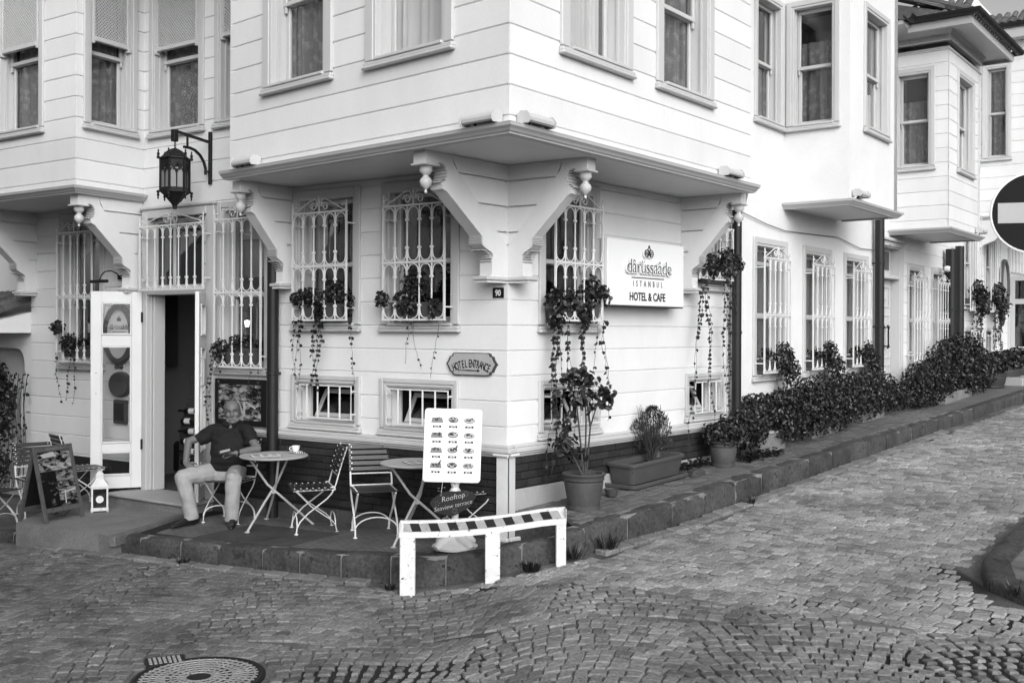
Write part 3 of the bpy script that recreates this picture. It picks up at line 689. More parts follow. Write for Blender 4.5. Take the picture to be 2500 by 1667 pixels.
for y in ys_:
    for x in xs_: V.append((x, y, road_z(x, y) - .014 - .010 * min(1, damp(x, y)) - .005 * noise.noise(Vector((x * 1.3, y * 1.3, 0))))); D.append(damp(x, y))
nx = len(xs_)
for j in range(len(ys_) - 1):
    for i in range(nx - 1): F.append((j * nx + i, j * nx + i + 1, (j + 1) * nx + i + 1, (j + 1) * nx + i))
road = MB().add(V, F).build('road', 'road_joint', fix=False, smooth=180, kind='structure')
at_ = road.data.attributes.new('damp', 'FLOAT', 'POINT'); at_.data.foreach_set('value', D)
# setts: segmental arcs in the cross street, straight courses up the side street
def sett_mesh(seed, w, l):
    r = random.Random(seed); mb = MB(); j = lambda s: r.uniform(-s, s)
    cs = [(-l / 2, -w / 2), (l / 2, -w / 2), (l / 2, w / 2), (-l / 2, w / 2)]
    base = [(x * .96 + j(.008), y + j(.009)) for x, y in cs]
    V = [(x, y, -.05) for x, y in base] + [(x, y, -.007 + j(.002)) for x, y in base] + [(x * .84 + j(.004), y * .85 + j(.005), j(.004)) for x, y in base]
    return V, [(8, 9, 10, 11)] + [(4 + i, 4 + (i + 1) % 4, 8 + (i + 1) % 4, 8 + i) for i in range(4)] + [(i, (i + 1) % 4, 4 + (i + 1) % 4, 4 + i) for i in range(4)]
setts = []
sdv = Vector((.63, .777)); cdv = Vector((.777, -.63)); bA, bB = Vector((-.35, 8.35)), Vector((3.3, 6.25))
def sideside(p): d = bB - bA; return d.x * (p - bA).y - d.y * (p - bA).x > 0
def seen(p): return p.y > 5.35 and abs(p.x) < .505 * p.y + .25
MH = Vector((-1.94, 6.50))
for k in range(-40, 60):
    x = -8. + rnd.random() * .1; 
    while x < 4.6:
        l = rnd.uniform(.075, .108); xm = x + l / 2; ph = ((xm + 20 + .9 * (k // 40)) % 1.35) / 1.35
        a = math.radians(-7); yy = 7.0 + k * .112 + .13 * (1 - (2 * ph - 1) ** 2) + rnd.uniform(-.006, .006)
        p = Vector((xm * math.cos(a) - (yy - 7) * math.sin(a), 7 + xm * math.sin(a) + (yy - 7) * math.cos(a)))
        rot = a + math.atan(-.13 * 4 * (2 * ph - 1) / 1.35 * .98); x += l + .004
        if not seen(p) or sideside(p) or (p - MH).length < .45: continue
        if side_dist(kv, p) < .17 or side_dist(iv, p) < .1: continue
        setts.append((p, rot, l * abs(math.cos(rot - a)) ** .3))
for k in range(-30, 165):
    u = -5 + rnd.random() * .1
    while u < 6:
        l = rnd.uniform(.08, .13); p = Vector((.6, 8.2)) + sdv * (k * .118 + .02 * math.sin(u * 2.2 + k)) + cdv * (u + l / 2); u += l + .006
        if not seen(p) or not sideside(p) or p.y > 21: continue
        if side_dist(kv, p) < .17 or side_dist(iv, p) < .12: continue
        setts.append((p, math.atan2(cdv.y, cdv.x) + rnd.uniform(-.06, .06), l))
setts.sort(key=lambda s: s[0].y)
sm_ = []
for i in range(10):
    V, F = sett_mesh(i, .102, .1); o = MB().add(V, F); me = bpy.data.meshes.new('cobblestone'); me.from_pydata(o.v, [], o.f); me.materials.append(MATS['cobble']); sm_.append(me)
jm = MB(); TONE = []
for i, (p, rot, l) in enumerate(setts):
    dm_ = min(1, max(0, damp(p.x, p.y) - .45) * 2.2); z = road_z(p.x, p.y) + rnd.uniform(-.003, .003) - (.003 if sideside(p) else 0) - .006 * dm_; e = .05
    nrm = Vector((-(road_z(p.x + e, p.y) - road_z(p.x - e, p.y)) / (2 * e) + rnd.uniform(-.03, .03), -(road_z(p.x, p.y + e) - road_z(p.x, p.y - e)) / (2 * e) + rnd.uniform(-.03, .03), 1)).normalized()
    Rm = nrm.to_track_quat('Z', 'Y').to_matrix().to_4x4()
    M = Matrix.Translation((p.x, p.y, z)) @ Rm @ Matrix.Rotation(rot - math.atan2((Rm @ Vector((1, 0, 0))).y, (Rm @ Vector((1, 0, 0))).x), 4, 'Z') @ Matrix.Diagonal((l / .1 * (1 - .4 * dm_), rnd.uniform(.94, 1.04) * (1 - .4 * dm_), 1, 1))
    if i < 300: link('cobblestone', sm_[i % 10], road, M)
    else:
        V, F = sett_mesh(i, .104, .1); jm.add([M @ Vector(v) for v in V], F); TONE += [rnd.choice((.72, .85, .95, 1., 1., 1.05, 1.12, 1.28)) * rnd.uniform(.9, 1.1) * (1.45 if sideside(p) else .8 + .35 * smooth((p.x + 4) / 6))] * len(V)  # random per sett; building shade painted in too, darker leftwards, side street paler
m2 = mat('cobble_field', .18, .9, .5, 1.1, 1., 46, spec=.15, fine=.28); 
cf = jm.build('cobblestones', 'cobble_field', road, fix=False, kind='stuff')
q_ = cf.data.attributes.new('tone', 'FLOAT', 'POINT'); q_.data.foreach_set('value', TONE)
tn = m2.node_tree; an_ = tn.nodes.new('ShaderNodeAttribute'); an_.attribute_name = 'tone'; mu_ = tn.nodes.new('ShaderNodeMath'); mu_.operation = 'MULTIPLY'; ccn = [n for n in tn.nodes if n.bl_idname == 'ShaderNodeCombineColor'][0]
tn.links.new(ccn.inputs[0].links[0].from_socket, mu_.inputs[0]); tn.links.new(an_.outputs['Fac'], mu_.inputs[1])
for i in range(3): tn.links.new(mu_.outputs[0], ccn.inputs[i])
mat('gutter', .17, .8, .3, 6, .8, 40, obvar=.25, fine=.2)
# kerbs
def resample(poly, z, d0, lens):
    """cut a polyline into stones of the given lengths"""
    seg = [0]; 
    for a, b in zip(poly, poly[1:]): seg.append(seg[-1] + (b - a).length)
    def P(s):
        s = max(0, min(seg[-1], s))
        for i in range(len(poly) - 1):
            if s <= seg[i + 1] + 1e-9:
                t = (s - seg[i]) / (seg[i + 1] - seg[i]); return poly[i].lerp(poly[i + 1], t), z[i] + (z[i + 1] - z[i]) * t, (poly[i + 1] - poly[i]).normalized()
    return P, seg[-1]
def kerb_run(name, poly, z, ln, inner_left=True, width=.17, parent=None, drop=.32, r0=0, m='kerb_stone'):
    P, T = resample(poly, z, 0, None); s = r0; sg = 1 if inner_left else -1
    def tang(s): return (P(s + .12)[0] - P(s - .12)[0]).normalized()
    while s < T - .1:
        l = min(ln * rnd.uniform(.85, 1.15), T - s); n = 4; V = []; F = []
        prof = [(-width, 0), (-width * .5, .004), (-.035, .0), (-.012, -.012), (0, -.04), (.004, -.12), (.006, -drop), (-width, -drop)]
        K = len(prof); zo = rnd.uniform(-.006, .006); yo = rnd.uniform(-.008, .008)
        for i in range(n + 1):
            ss = s + .009 + (l - .018) * i / n; q, zz, _ = P(ss); t = tang(ss); nr = Vector((t.y, -t.x)) * sg; e = .012 if i in (0, n) else 0
            for (o_, dz) in prof:
                w = .011 * noise.noise(Vector((ss * 5, o_ * 20, dz * 12))); V.append((q.x + nr.x * (o_ + yo + w - (e if o_ > -.1 else 0) * .5), q.y + nr.y * (o_ + yo + w - (e if o_ > -.1 else 0) * .5), zz + dz + zo + (w - e * .6 if dz > -.1 else 0)))
        for i in range(n):
            for j in range(K): F.append((i * K + j, (i + 1) * K + j, (i + 1) * K + (j + 1) % K, i * K + (j + 1) % K))
        F += [tuple(range(K))[::-1], tuple(range(n * K, (n + 1) * K))]
        MB().add(V, F).build('kerb_stone', m, parent, Matrix.Identity(4), smooth=55)
        s += l
kerb = link('kerb', None, None, Matrix.Identity(4), 'structure'); 
zk = [p[2] for p in KERB]
def bedding(poly, z, parent):
    prof = [(-.16, -.006), (-.03, -.010), (-.016, -.03), (-.014, -.3), (-.16, -.3)]
    V = []; F = []; K = 5
    for i, p in enumerate(poly):
        t = (poly[min(i + 1, len(poly) - 1)] - poly[max(i - 1, 0)]).normalized(); nr = Vector((t.y, -t.x)); V += [(p.x + nr.x * o_, p.y + nr.y * o_, z[i] + dz) for o_, dz in prof]
    for i in range(len(poly) - 1):
        for j in range(K): F.append((i * K + j, (i + 1) * K + j, (i + 1) * K + (j + 1) % K, i * K + (j + 1) % K))
    MB().add(V, F).build('kerb_bedding', 'concrete', parent, Matrix.Identity(4))
bedding(kv, zk, kerb)
kerb_run('kerb', kv[2:12], zk[2:12], .47, parent=kerb); kerb_run('kerb', kv[11:], zk[11:], .62, parent=kerb); kerb_run('kerb', kv[:3], zk[:3], .6, parent=kerb)
# kerb bed behind the stones, and gutter stones in front of them
for (a, b) in ((2, 9), (13, 20)):
    P, T = resample(kv[a:b], zk[a:b], 0, None); s = .1
    while s < T - .25 and (a == 2 or s < 11):
        l = rnd.uniform(.17, .24); q, zz, t = P(s + l / 2); nr = Vector((t.y, -t.x)); c = q + nr * .085; z = road_z(c.x, c.y)
        if not (a == 2 and c.x > -1.15):
            MB().box(-l / 2 + .004, l / 2 - .004, -.07, .06, -.05, .02, .01).build('gutter_stone', 'gutter', kerb, Matrix.Translation((c.x, c.y, z + rnd.uniform(-.004, .006))) @ Matrix.Rotation(math.atan2(t.y, t.x) + rnd.uniform(-.05, .05), 4, 'Z') @ Matrix.Rotation(rnd.uniform(.0, .16), 4, 'X'))
        s += l + .006
# terrace in front of the left face
def tz(x, y): return terr_z(x) + .17 * smooth((x + .55) / .95) * smooth((9.35 - y) / .5)
def offs(poly, d):
    out = []
    for i, p in enumerate(poly):
        a = poly[max(0, i - 1)]; b = poly[min(len(poly) - 1, i + 1)]; t = (b - a).normalized(); out.append(p + Vector((-t.y, t.x)) * d)
    return out
kin = offs(kv, .165)
stepl = [Vector((.02, 9.53)), Vector((.42, 9.42)), Vector((.70, 8.95))]
tp = kin[2:13] + [Vector((.62, 8.9)), Vector((.42, 9.40)), Vector((.05, 9.52)), Lx(0, .02)] + [Lx(-1.2 * i, .02) for i in range(1, 7)]
bm = bmesh.new(); vv = [bm.verts.new((p.x, p.y, tz(p.x, p.y) - .014)) for p in tp]; bm.faces.new(vv); bmesh.ops.triangulate(bm, faces=bm.faces[:]); bmesh.ops.subdivide_edges(bm, edges=bm.edges[:], cuts=3, use_grid_fill=True)
for v in bm.verts: v.co.z = tz(v.co.x, v.co.y) - .014
me = bpy.data.meshes.new('terrace'); bm.to_mesh(me); bm.free(); me.materials.append(MATS['mortar']); terrace = link('terrace', me, None, Matrix.Identity(4), 'structure')
def tile_mat():
    m = mat('tile', .13, .55, .3, 4, .0, 40, obvar=.14, fine=.12); t = m.node_tree; N = t.nodes; b = N['Principled BSDF']
    g = N.new('ShaderNodeNewGeometry'); mp = N.new('ShaderNodeMapping'); mp.inputs['Rotation'].default_value = (0, 0, math.radians(34.1)); t.links.new(g.outputs['Position'], mp.inputs[0])
    br = N.new('ShaderNodeTexBrick'); br.inputs['Scale'].default_value = 1; br.inputs['Brick Width'].default_value = .133; br.inputs['Row Height'].default_value = .044; br.inputs['Mortar Size'].default_value = .006; br.inputs['Mortar Smooth'].default_value = .4
    t.links.new(mp.outputs[0], br.inputs['Vector']); bp = N.new('ShaderNodeBump'); bp.inputs['Strength'].default_value = 1.; bp.inputs['Distance'].default_value = .012; bp.invert = True
    ccn = [n for n in N if n.bl_idname == 'ShaderNodeCombineColor'][0]; src = ccn.inputs[0].links[0].from_socket; r_ = N.new('ShaderNodeMapRange'); r_.inputs[3].default_value = 1.15; r_.inputs[4].default_value = .45; t.links.new(br.outputs['Fac'], r_.inputs[0]); mu = N.new('ShaderNodeMath'); mu.operation = 'MULTIPLY'; t.links.new(src, mu.inputs[0]); t.links.new(r_.outputs[0], mu.inputs[1])
    for i in range(3): t.links.new(mu.outputs[0], ccn.inputs[i])
    t.links.new(br.outputs['Fac'], bp.inputs['Height']); t.links.new(bp.outputs[0], b.inputs['Normal'])
tile_mat()
def clip(poly, a, b):
    d = b - a; out = []; s = lambda p: d.x * (p - a).y - d.y * (p - a).x
    for i in range(len(poly)):
        p, q = poly[i], poly[(i + 1) % len(poly)]; sp, sq = s(p), s(q)
        if sp >= 0: out.append(p)
        if (sp >= 0) != (sq >= 0): out.append(p.lerp(q, sp / (sp - sq)))
    return out
T_ = .40
for i in range(-9, 3):
    for j in range(0, 5):
        x0, y1 = i * T_ - .04 + .02, -j * T_ - .05
        poly = [Lx(x0 + .003, y1 - T_ + .003), Lx(x0 + T_ - .003, y1 - T_ + .003), Lx(x0 + T_ - .003, y1 - .003), Lx(x0 + .003, y1 - .003)]
        for a, b in zip(kin[3:12], kin[4:13]): poly = clip(poly, a, b) if len(poly) > 2 else []
        for a, b in ((Vector((.64, 8.9)), Vector((.40, 9.43))), (Lx(-3.75, -.1), Vector((-3.72, 9.6)))):
            poly = clip(poly, a, b) if len(poly) > 2 else []
        if len(poly) < 3: continue
        ar = abs(sum(p.x * q.y - q.x * p.y for p, q in zip(poly, poly[1:] + poly[:1]))) / 2
        if ar < .006: continue
        V = [(p.x, p.y, tz(p.x, p.y)) for p in poly] + [(p.x, p.y, tz(p.x, p.y) - .03) for p in poly]; n = len(poly)
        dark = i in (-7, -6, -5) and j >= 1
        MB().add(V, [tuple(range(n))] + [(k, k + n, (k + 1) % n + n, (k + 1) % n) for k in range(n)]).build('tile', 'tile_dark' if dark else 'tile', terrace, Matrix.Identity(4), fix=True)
# door apron: concrete ramp slab with a pale edging
sl = [Vector((-5.15, 10.86)), Vector((-4.07, 10.30)), Vector((-3.86, 10.12)), Lx(-3.98, -.25), Lx(-5.6, -.1), Lx(-6.2, -.05)]
ap = MB(); n = len(sl); zz = lambda p: terr_z(p.x) - .03 + .02
ap.add([(p.x, p.y, -.115) for p in sl] + [(p.x, p.y, -.45) for p in sl], [tuple(range(n)), tuple(range(n, 2 * n))[::-1]] + [(i, (i + 1) % n, n + (i + 1) % n, n + i) for i in range(n)])
apron = ap.build('door_apron', 'concrete', kind='structure')
e0, e1 = Vector((-3.84, 10.08)), Lx(-3.96, -.3)
MB().box(0, (e1 - e0).length, -.02, .05, -.20, -.10, .004).build('edging_strip', 'gutter', apron, frame(e0, e1 - e0))
# brick pavement of the side street
kin_r = kin[12:]; pp = [stepl[0], stepl[1], Vector((.60, 9.02))] + kin_r[1:] + [W0 + Wd * 15, W0 + Wd * 8, W0, Rx(2), Rx(.05)]
pv = MB(); 
bm = bmesh.new(); vv = [bm.verts.new((p.x, p.y, 0)) for p in pp]; bm.faces.new(vv); bmesh.ops.triangulate(bm, faces=bm.faces[:]); bmesh.ops.subdivide_edges(bm, edges=bm.edges[:], cuts=2, use_grid_fill=True)
for v in bm.verts: v.co.z = pave_z(v.co.x, v.co.y) - .012
me = bpy.data.meshes.new('pavement'); bm.to_mesh(me); bm.free(); me.materials.append(MATS['paver']); pavement = link('pavement', me, None, Matrix.Identity(4), 'structure')
def inpoly(p, poly):
    c = False
    for a, b in zip(poly, poly[1:] + poly[:1]):
        if (a.y > p.y) != (b.y > p.y) and p.x < (b.x - a.x) * (p.y - a.y) / (b.y - a.y) + a.x: c = not c
    return c
pl = []; w = .105; ra = math.atan2(Rd.y, Rd.x) + math.radians(0)
for i in range(-14, 95):
    for j in range(-14, 4):
        k = (i - j) % 4
        if k not in (0, 3): continue
        cx, cy = ((i + 1) * w, (j + .5) * w) if k == 0 else ((i + .5) * w, (j + 1) * w)
        p = C0 + Rd * cx + Vector((-Rd.y, Rd.x)) * cy
        if p.y < 17.5 and inpoly(p, pp): pl.append((p, k))
pl.sort(key=lambda t: t[0].y)
pmesh = MB().box(-w + .004, w - .004, -w / 2 + .004, w / 2 - .004, -.03, 0, .005)
me = bpy.data.meshes.new('paving_brick'); me.from_pydata(pmesh.v, [], pmesh.f); me.materials.append(MATS['paver'])
jm = MB()
for i, (p, k) in enumerate(pl):
    M = Matrix.Translation((p.x, p.y, pave_z(p.x, p.y) + rnd.uniform(-.003, .003))) @ Matrix.Rotation(ra + (PI / 2 if k == 3 else 0), 4, 'Z') @ Matrix.Rotation(rnd.uniform(-.01, .01) - (.036 if k == 0 else 0), 4, 'Y')
    if i < 300: link('paving_brick', me, pavement, M)
    else: jm.add([M @ Vector(v) for v in pmesh.v], pmesh.f)
jm.build('paving_bricks', 'paver', pavement, fix=False, kind='stuff')
# stone riser where the pavement ends above the terrace
for a, b in zip(stepl, stepl[1:]): d = b - a; MB().box(0, d.length, -.01, .12, -.25, .255, .012).build('riser_stone', 'kerb_stone', pavement, frame(a, d))
# traffic island on the right
isl = link('island', None, None, Matrix.Identity(4), 'structure'); zi = [p[2] for p in ISL]
kerb_run('kerb', iv, zi, .75, inner_left=True, parent=isl, width=.2)
iin = offs(iv, .195); ip = iin + [Vector((9, 5)), Vector((12, 14))]
ib = MB(); n = len(ip); ib.add([(p.x, p.y, .13 + max(0, (p.y - 8)) * .04) for p in ip], [tuple(range(n))]).build('island_paving', 'paver', isl)
for i in range(9):
    for j in range(26):
        p = Vector((3.55 + i * .31 + (.15 if j % 2 else 0), 6.2 + j * .21)); z = .13 + max(0, (p.y - 8)) * .04
        if all(inpoly(p + Vector((dx, dy)), ip) for dx in (-.15, .15) for dy in (-.1, .1)): MB().box(-.148, .148, -.098, .098, -.03, .006, .004).build('paving_slab', 'concrete', isl, Matrix.Translation((p.x, p.y, z)) @ Matrix.Rotation(math.atan(.04), 4, 'X'))
# manhole cover
mh = thing('manhole_cover', 'round cast iron manhole cover with ring pattern set in the cobbles', 'manhole cover', Matrix.Translation((MH.x, MH.y, road_z(MH.x, MH.y) + .004)))
MB().lathe([(0, -.02), (.405, -.02), (.405, .004), (.385, .008), (.372, .002), (0, .002)], (0, 0, 0), 48).build('cover_plate', 'iron_black', mh)
pb = MB()
for k in range(7):
    r0, r1 = .075 + k * .043, .09 + k * .043
    pb.lathe([(r0, .0), (r0 + .001, .007), (r1 - .001, .007), (r1, 0)], (0, 0, 0), 40)
for k in range(44):
    an = 2 * PI * k / 44; r0 = .08 if k % 2 == 0 else .2
    pb.tube([(r0 * math.cos(an), r0 * math.sin(an), .003), (.36 * math.cos(an), .36 * math.sin(an), .003)], .0055, 4)
mat('iron_worn', .3, .6, .3, 14, .3, 60, spots=.38, spotc=.03, spotscale=9)
pb.build('rib_pattern', 'iron_worn', mh); MB().lathe([(0, .004), (.06, .004), (.062, 0)], (0, 0, 0), 20).build('cover_boss', 'iron_black', mh)
hb = MB(); hb.box(-.15, .1, -.09, .09, -.02, .006, .006); hb.build('hinge_box', 'iron_black', mh, WM[mh.name] @ Matrix.Translation((-.29, .33, 0)) @ Matrix.Rotation(math.radians(24), 4, 'Z'))
hb = MB()
for i in range(7):
    for j in range(4): hb.box(-.13 + i * .03, -.112 + i * .03, -.07 + j * .036, -.048 + j * .036, .004, .012)
hb.build('hinge_studs', 'iron_worn', mh, WM[mh.name] @ Matrix.Translation((-.29, .33, 0)) @ Matrix.Rotation(math.radians(24), 4, 'Z'))
# ------------------------------------------------------------------ neighbours up the side street
def solid_wall(root, M, x0, x1, z0, z1, holes, m='stucco', th=.22, name='wall'):
    mb = MB()
    for (p, q, c, d) in sub_rects(x0, x1, z0, z1, holes): mb.box(p, q, 0, th, c, d)
    o = mb.build(name, m, root, M)
    bm = bmesh.new(); bm.from_mesh(o.data); bmesh.ops.remove_doubles(bm, verts=bm.verts, dist=1e-4); bm.to_mesh(o.data); bm.free(); return o
Wx = lambda t, o_=0: W0 + Wd * t + Wn * o_
stucco = thing('stucco_house', 'smooth white plastered house with a box bay and three barred windows', 'house', at(W0.x, W0.y, .2))
gw = [(.65, 1.735, 1.34, 3.10), (2.30, 3.39, 1.34, 3.10), (3.93, 5.02, 1.34, 3.10)]; uw = (.67, 1.60, 4.615, 6.26)
solid_wall(stucco, MW, .02, 5.36, .0, 7.6, [inner(r, .11) for r in gw + [uw]])
for r in gw: window(stucco, MW, *r, style='casement', aw=.11, cur='curtain_plain', mid=.44, depth=.14)
window(stucco, MW, *uw, cur='curtain', cz=(4.62, 5.35))
for t in (.685, 2.325, 3.955): grille(stucco, MW, t, 1.38, .83, 1.45, split=.73)
b2 = Wx(1.64, .888); b2e = Wx(3.61, .888); MB2 = frame(b2, Wd); MB2S = frame(Wx(1.64), Wn)
s2 = (.035, .755, 4.615, 6.26); f2 = (.50, 1.56, 4.615, 6.27)
solid_wall(stucco, MB2, .004, 1.97, 3.60, 7.6, [inner(f2)]); solid_wall(stucco, MB2S, 0.0, .884, 3.60, 7.6, [inner(s2)], th=.12)
window(stucco, MB2, *f2, cur='sheer', cz=(4.62, 5.2), glass='glass_sky', room=.4); window(stucco, MB2S, *s2, cur='curtain', cz=(4.62, 5.75), room=.35)
plan([Wx(1.67, -.1), Wx(1.67, .86), Wx(3.58, .86), Wx(3.58, -.1)], 3.545, 3.61, 'soffit', 'wall_paint', stucco)
cornice([Wx(1.64, -.02), b2, b2e, Wx(3.61, .1)], [(o_, z + .125) for o_, z in cp], root=stucco)
seg_wall(b2e, Wx(3.61, -.1), 3.6, 7.6, m='stucco', root=stucco)
plan([Wx(-.3, .5), Wx(1.2, .5), Wx(1.2, 1.4), Wx(4.1, 1.4), Wx(5.4, .6), Wx(5.4, -5), Wx(-.3, -5)], 7.6, 7.8, 'eave', 'trim_paint', stucco)
pipe(stucco, MW, 5.26, .45, 3.9, .075, -.12)
# boarded house with the door, roof with tiles and gutter
bh = thing('boarded_house', 'white clapboard house with a panelled door and tiled hip roof', 'house', at(*Wx(5.4), .4))
dw = (5.50, 6.84, .3, 3.42); w3 = [(7.14, 8.13, 1.34, 3.10), (8.64, 9.58, 1.34, 3.10)]
board_wall(bh, MW, 5.365, 10.25, .4, 7.0, ZR, PT, [inner(r) for r in w3] + [(5.51, 6.75, .0, 3.36)])
for r in w3: window(bh, MW, *r, style='casement', cur='curtain_plain', mid=.44)
for t in (7.075, 8.57): grille(bh, MW, t, 1.38, .83, 1.45, split=.73)
fr = MB(); fr.box(5.42, 5.51, -.03, .18, .3, 3.42, .006); fr.box(6.74, 6.84, -.03, .02, .3, 3.42, .006); fr.box(5.51, 6.74, -.03, .02, 3.34, 3.42, .006); fr.box(5.40, 6.88, -.08, .0, 3.42, 3.47, .01)
fr.box(6.72, 6.76, .0, .20, .3, 3.36, .004); fr.box(5.51, 6.74, .0, .2, 2.80, 2.86, .006); fr.box(5.51, 6.72, .0, .2, 3.32, 3.36)
d3 = fr.build('door_frame', 'trim_paint', bh, MW)
dl = MB().box(5.52, 6.71, .15, .2, .35, 2.8, .004).build('door_leaf', 'sash_paint', bh, MW)
for (c, d) in ((.5, .95), (1.1, 1.35), (1.45, 2.2), (2.32, 2.68)):
    for (a, b) in ((5.62, 6.08), (6.2, 6.62)):
        q = MB(); q.box(a, b, .135, .15, c, c + .03, .004); q.box(a, b, .135, .15, d - .03, d, .004); q.box(a, a + .03, .135, .15, c + .03, d - .03, .004); q.box(b - .03, b, .135, .15, c + .03, d - .03, .004)
        if d - c < .5: q.lathe([(.0, -.02), (.05, -.016), (.08, 0)], ((a + b) / 2, .15, (c + d) / 2), 10, 'y')
        q.build('door_panel', 'sash_paint', dl)
hd = MB(); hd.tube([(6.35, .09, 1.62), (6.35, .075, 1.66), (6.35, .075, 1.98), (6.35, .09, 2.02)], .014, 8)
for z in (1.66, 1.98): hd.lathe([(.03, .06), (.012, .08), (.012, .15)], (6.35, 0, z), 8, 'y')
hd.build('door_handle', 'iron_black', dl)
MB().box(5.55, 6.70, .15, .18, 2.86, 3.32).build('transom_bar', 'sash_paint', d3); MB().box(5.66, 6.58, .14, .144, 2.96, 3.27).build('pane', 'glass_dark', d3); MB().box(5.66, 6.58, .145, .148, 2.96, 3.27).build('dark_room', 'room_dark', d3)
b3, b3e = Wx(6.14, .944), Wx(8.22, .944); MB3 = frame(b3, Wd); MB3S = frame(Wx(6.14), Wn); s3 = (.035, .73, 4.63, 6.26); f3 = (.50, 1.60, 4.63, 6.27)
board_wall(bh, MB3, 0, 2.08, 3.60, 6.55, 6.294, .2325, [inner(f3)], ci=(.02, 0), back=.1); board_wall(bh, MB3S, 0, .944, 3.60, 6.55, 6.294, .2325, [inner(s3)], back=.1, ci=(0, .02))
window(bh, MB3, *f3, cur='sheer', cz=(4.64, 5.2), glass='glass_sky', room=.4); window(bh, MB3S, *s3, cur='curtain', cz=(4.64, 5.75), room=.35)
plan([Wx(6.17, -.1), Wx(6.17, .91), Wx(8.19, .91), Wx(8.19, -.1)], 3.545, 3.61, 'soffit', 'wall_paint', bh)
cornice([Wx(6.14, -.02), b3, b3e, Wx(8.22, .1)], [(o_, z + .125) for o_, z in cp], root=bh); seg_wall(b3e, Wx(8.22, -.1), 3.6, 7., root=bh)
cornice([Wx(6.14, 0), b3, b3e, Wx(8.22, .1)], [(-.05, 6.49), (.012, 6.49), (.02, 6.50), (.02, 6.515), (.012, 6.525), (-.05, 6.525)], root=bh)
cornice([Wx(5.4, .0), Wx(6.14, 0), b3, b3e, Wx(8.22, .0), Wx(10.2, .0)], [(-.05, 6.64), (.03, 6.64), (.04, 6.66), (.03, 6.68), (.035, 6.74), (.07, 6.79), (.08, 6.82), (-.05, 6.82)], root=bh)
dn = MB()
for i in range(17):
    p = Wx(6.14, .03 + i * .054); dn.box(-.014, .014, -.05, -.008, 6.69, 6.735)
for i in range(17): MB().box(.03 + i * .054, .056 + i * .054, -.055, 0, 6.69, 6.735).build('dentil', 'trim_paint', bh, MB3S)
ev = [Wx(4.9, -3.), Wx(5.35, .45), Wx(5.69, .45), Wx(5.69, 1.39), Wx(8.67, 1.39), Wx(8.67, .45), Wx(10.35, .45), Wx(10.35, -3)]
plan(ev, 6.80, 6.86, 'eave', 'trim_paint', bh)
cornice([Wx(5.69, .42), Wx(5.69, 1.39), Wx(8.67, 1.39), Wx(8.67, .45)], [(-.04, 6.74), (.0, 6.74), (.012, 6.80), (.012, 6.86), (-.04, 6.86)], 'fascia', root=bh)
def gutter(pts, z, root, r=.075):
    prof = [(r * math.cos(a) + r * .9, z + r * math.sin(a)) for a in [PI + PI * i / 8 for i in range(9)]] + [(r * 1.9 + .004, z + .004), (r * 1.78, z + .004)] + [(r * .86 * math.cos(a) + r * .9, z + r * .86 * math.sin(a)) for a in [2 * PI - PI * i / 8 for i in range(9)]]
    g = cornice(pts, prof, 'gutter', 'pipe_dark', root); k = 0
    for a, b in zip(pts, pts[1:]):
        n = int((b - a).length / .5)
        for i in range(n):
            p = a.lerp(b, (i + .5) / n); d = (b - a).normalized(); q = [(o_ + (.004 if o_ > .02 else 0), zz - .004) for o_, zz in prof]
            cornice([p, p + d * .03], q[:9], 'gutter_strap', 'pipe_dark', root)
    return g
gutter([Wx(5.30, .46), Wx(5.67, .46), Wx(5.67, 1.41), Wx(8.69, 1.41), Wx(8.69, .46)], 6.93, bh)
# barrel tiles
def tile_slope(root, a, b, c, d, n, rows, r=.07):
    """barrel tiles from eave a-b up to ridge d-c"""
    me = None; up = ((Vector(d) - Vector(a)) / rows)
    for i in range(n):
        for j in range(rows):
            p0 = Vector(a).lerp(Vector(b), (i + .5) / n); p1 = Vector(d).lerp(Vector(c), (i + .5) / n)
            q0 = p0.lerp(p1, j / rows); q1 = p0.lerp(p1, min(1, (j + 1.22) / rows)); dr_ = q1 - q0
            if me is None:
                t = MB(); V = []; N_ = 5
                for (x, rr, zz) in ((0, r, 0), (dr_.length, r * .8, .0)):
                    for k in range(N_ + 1): an = PI * k / N_; V.append((x, rr * math.cos(an), rr * math.sin(an) + zz))
                    for k in range(N_ + 1): an = PI * (N_ - k) / N_; V.append((x, (rr - .014) * math.cos(an), (rr - .014) * math.sin(an) + zz))
                K = 2 * (N_ + 1); t.add(V, [(k, (k + 1) % K, K + (k + 1) % K, K + k) for k in range(K)] + [tuple(range(K)), tuple(range(K, 2 * K))[::-1]])
                o = t.build('roof_tile', 'roof_tile'); me = o.data; bpy.data.objects.remove(o)
            xa = dr_.normalized(); za = (Vector((0, 0, 1)) - xa * xa.z).normalized(); ya = za.cross(xa)
            M = Matrix.Identity(4); M.col[0] = (*xa, 0); M.col[1] = (*ya, 0); M.col[2] = (*za, 0); M.col[3] = (*(q0 + za * (.012 + .004 * rnd.random())), 1)
            link('roof_tile', me, root, M @ Matrix.Rotation(rnd.uniform(-.03, .03), 4, 'Z'))
z_e = 6.93; P3 = lambda t, o_, z: (*Wx(t, o_), z)
rf = MB(); V = [P3(5.69, 1.36, z_e - .06), P3(8.67, 1.36, z_e - .06), P3(7.9, -2, 8.1), P3(6.4, -2, 8.1), P3(5.69, -2.5, z_e - .06), P3(8.67, -2.5, z_e - .06), P3(4.9, -.3, z_e - .06), P3(10.3, .4, z_e - .06), P3(10.3, -3, 8.1), P3(4.9, -3, 8.1), P3(4.9, .4, z_e - .06)]
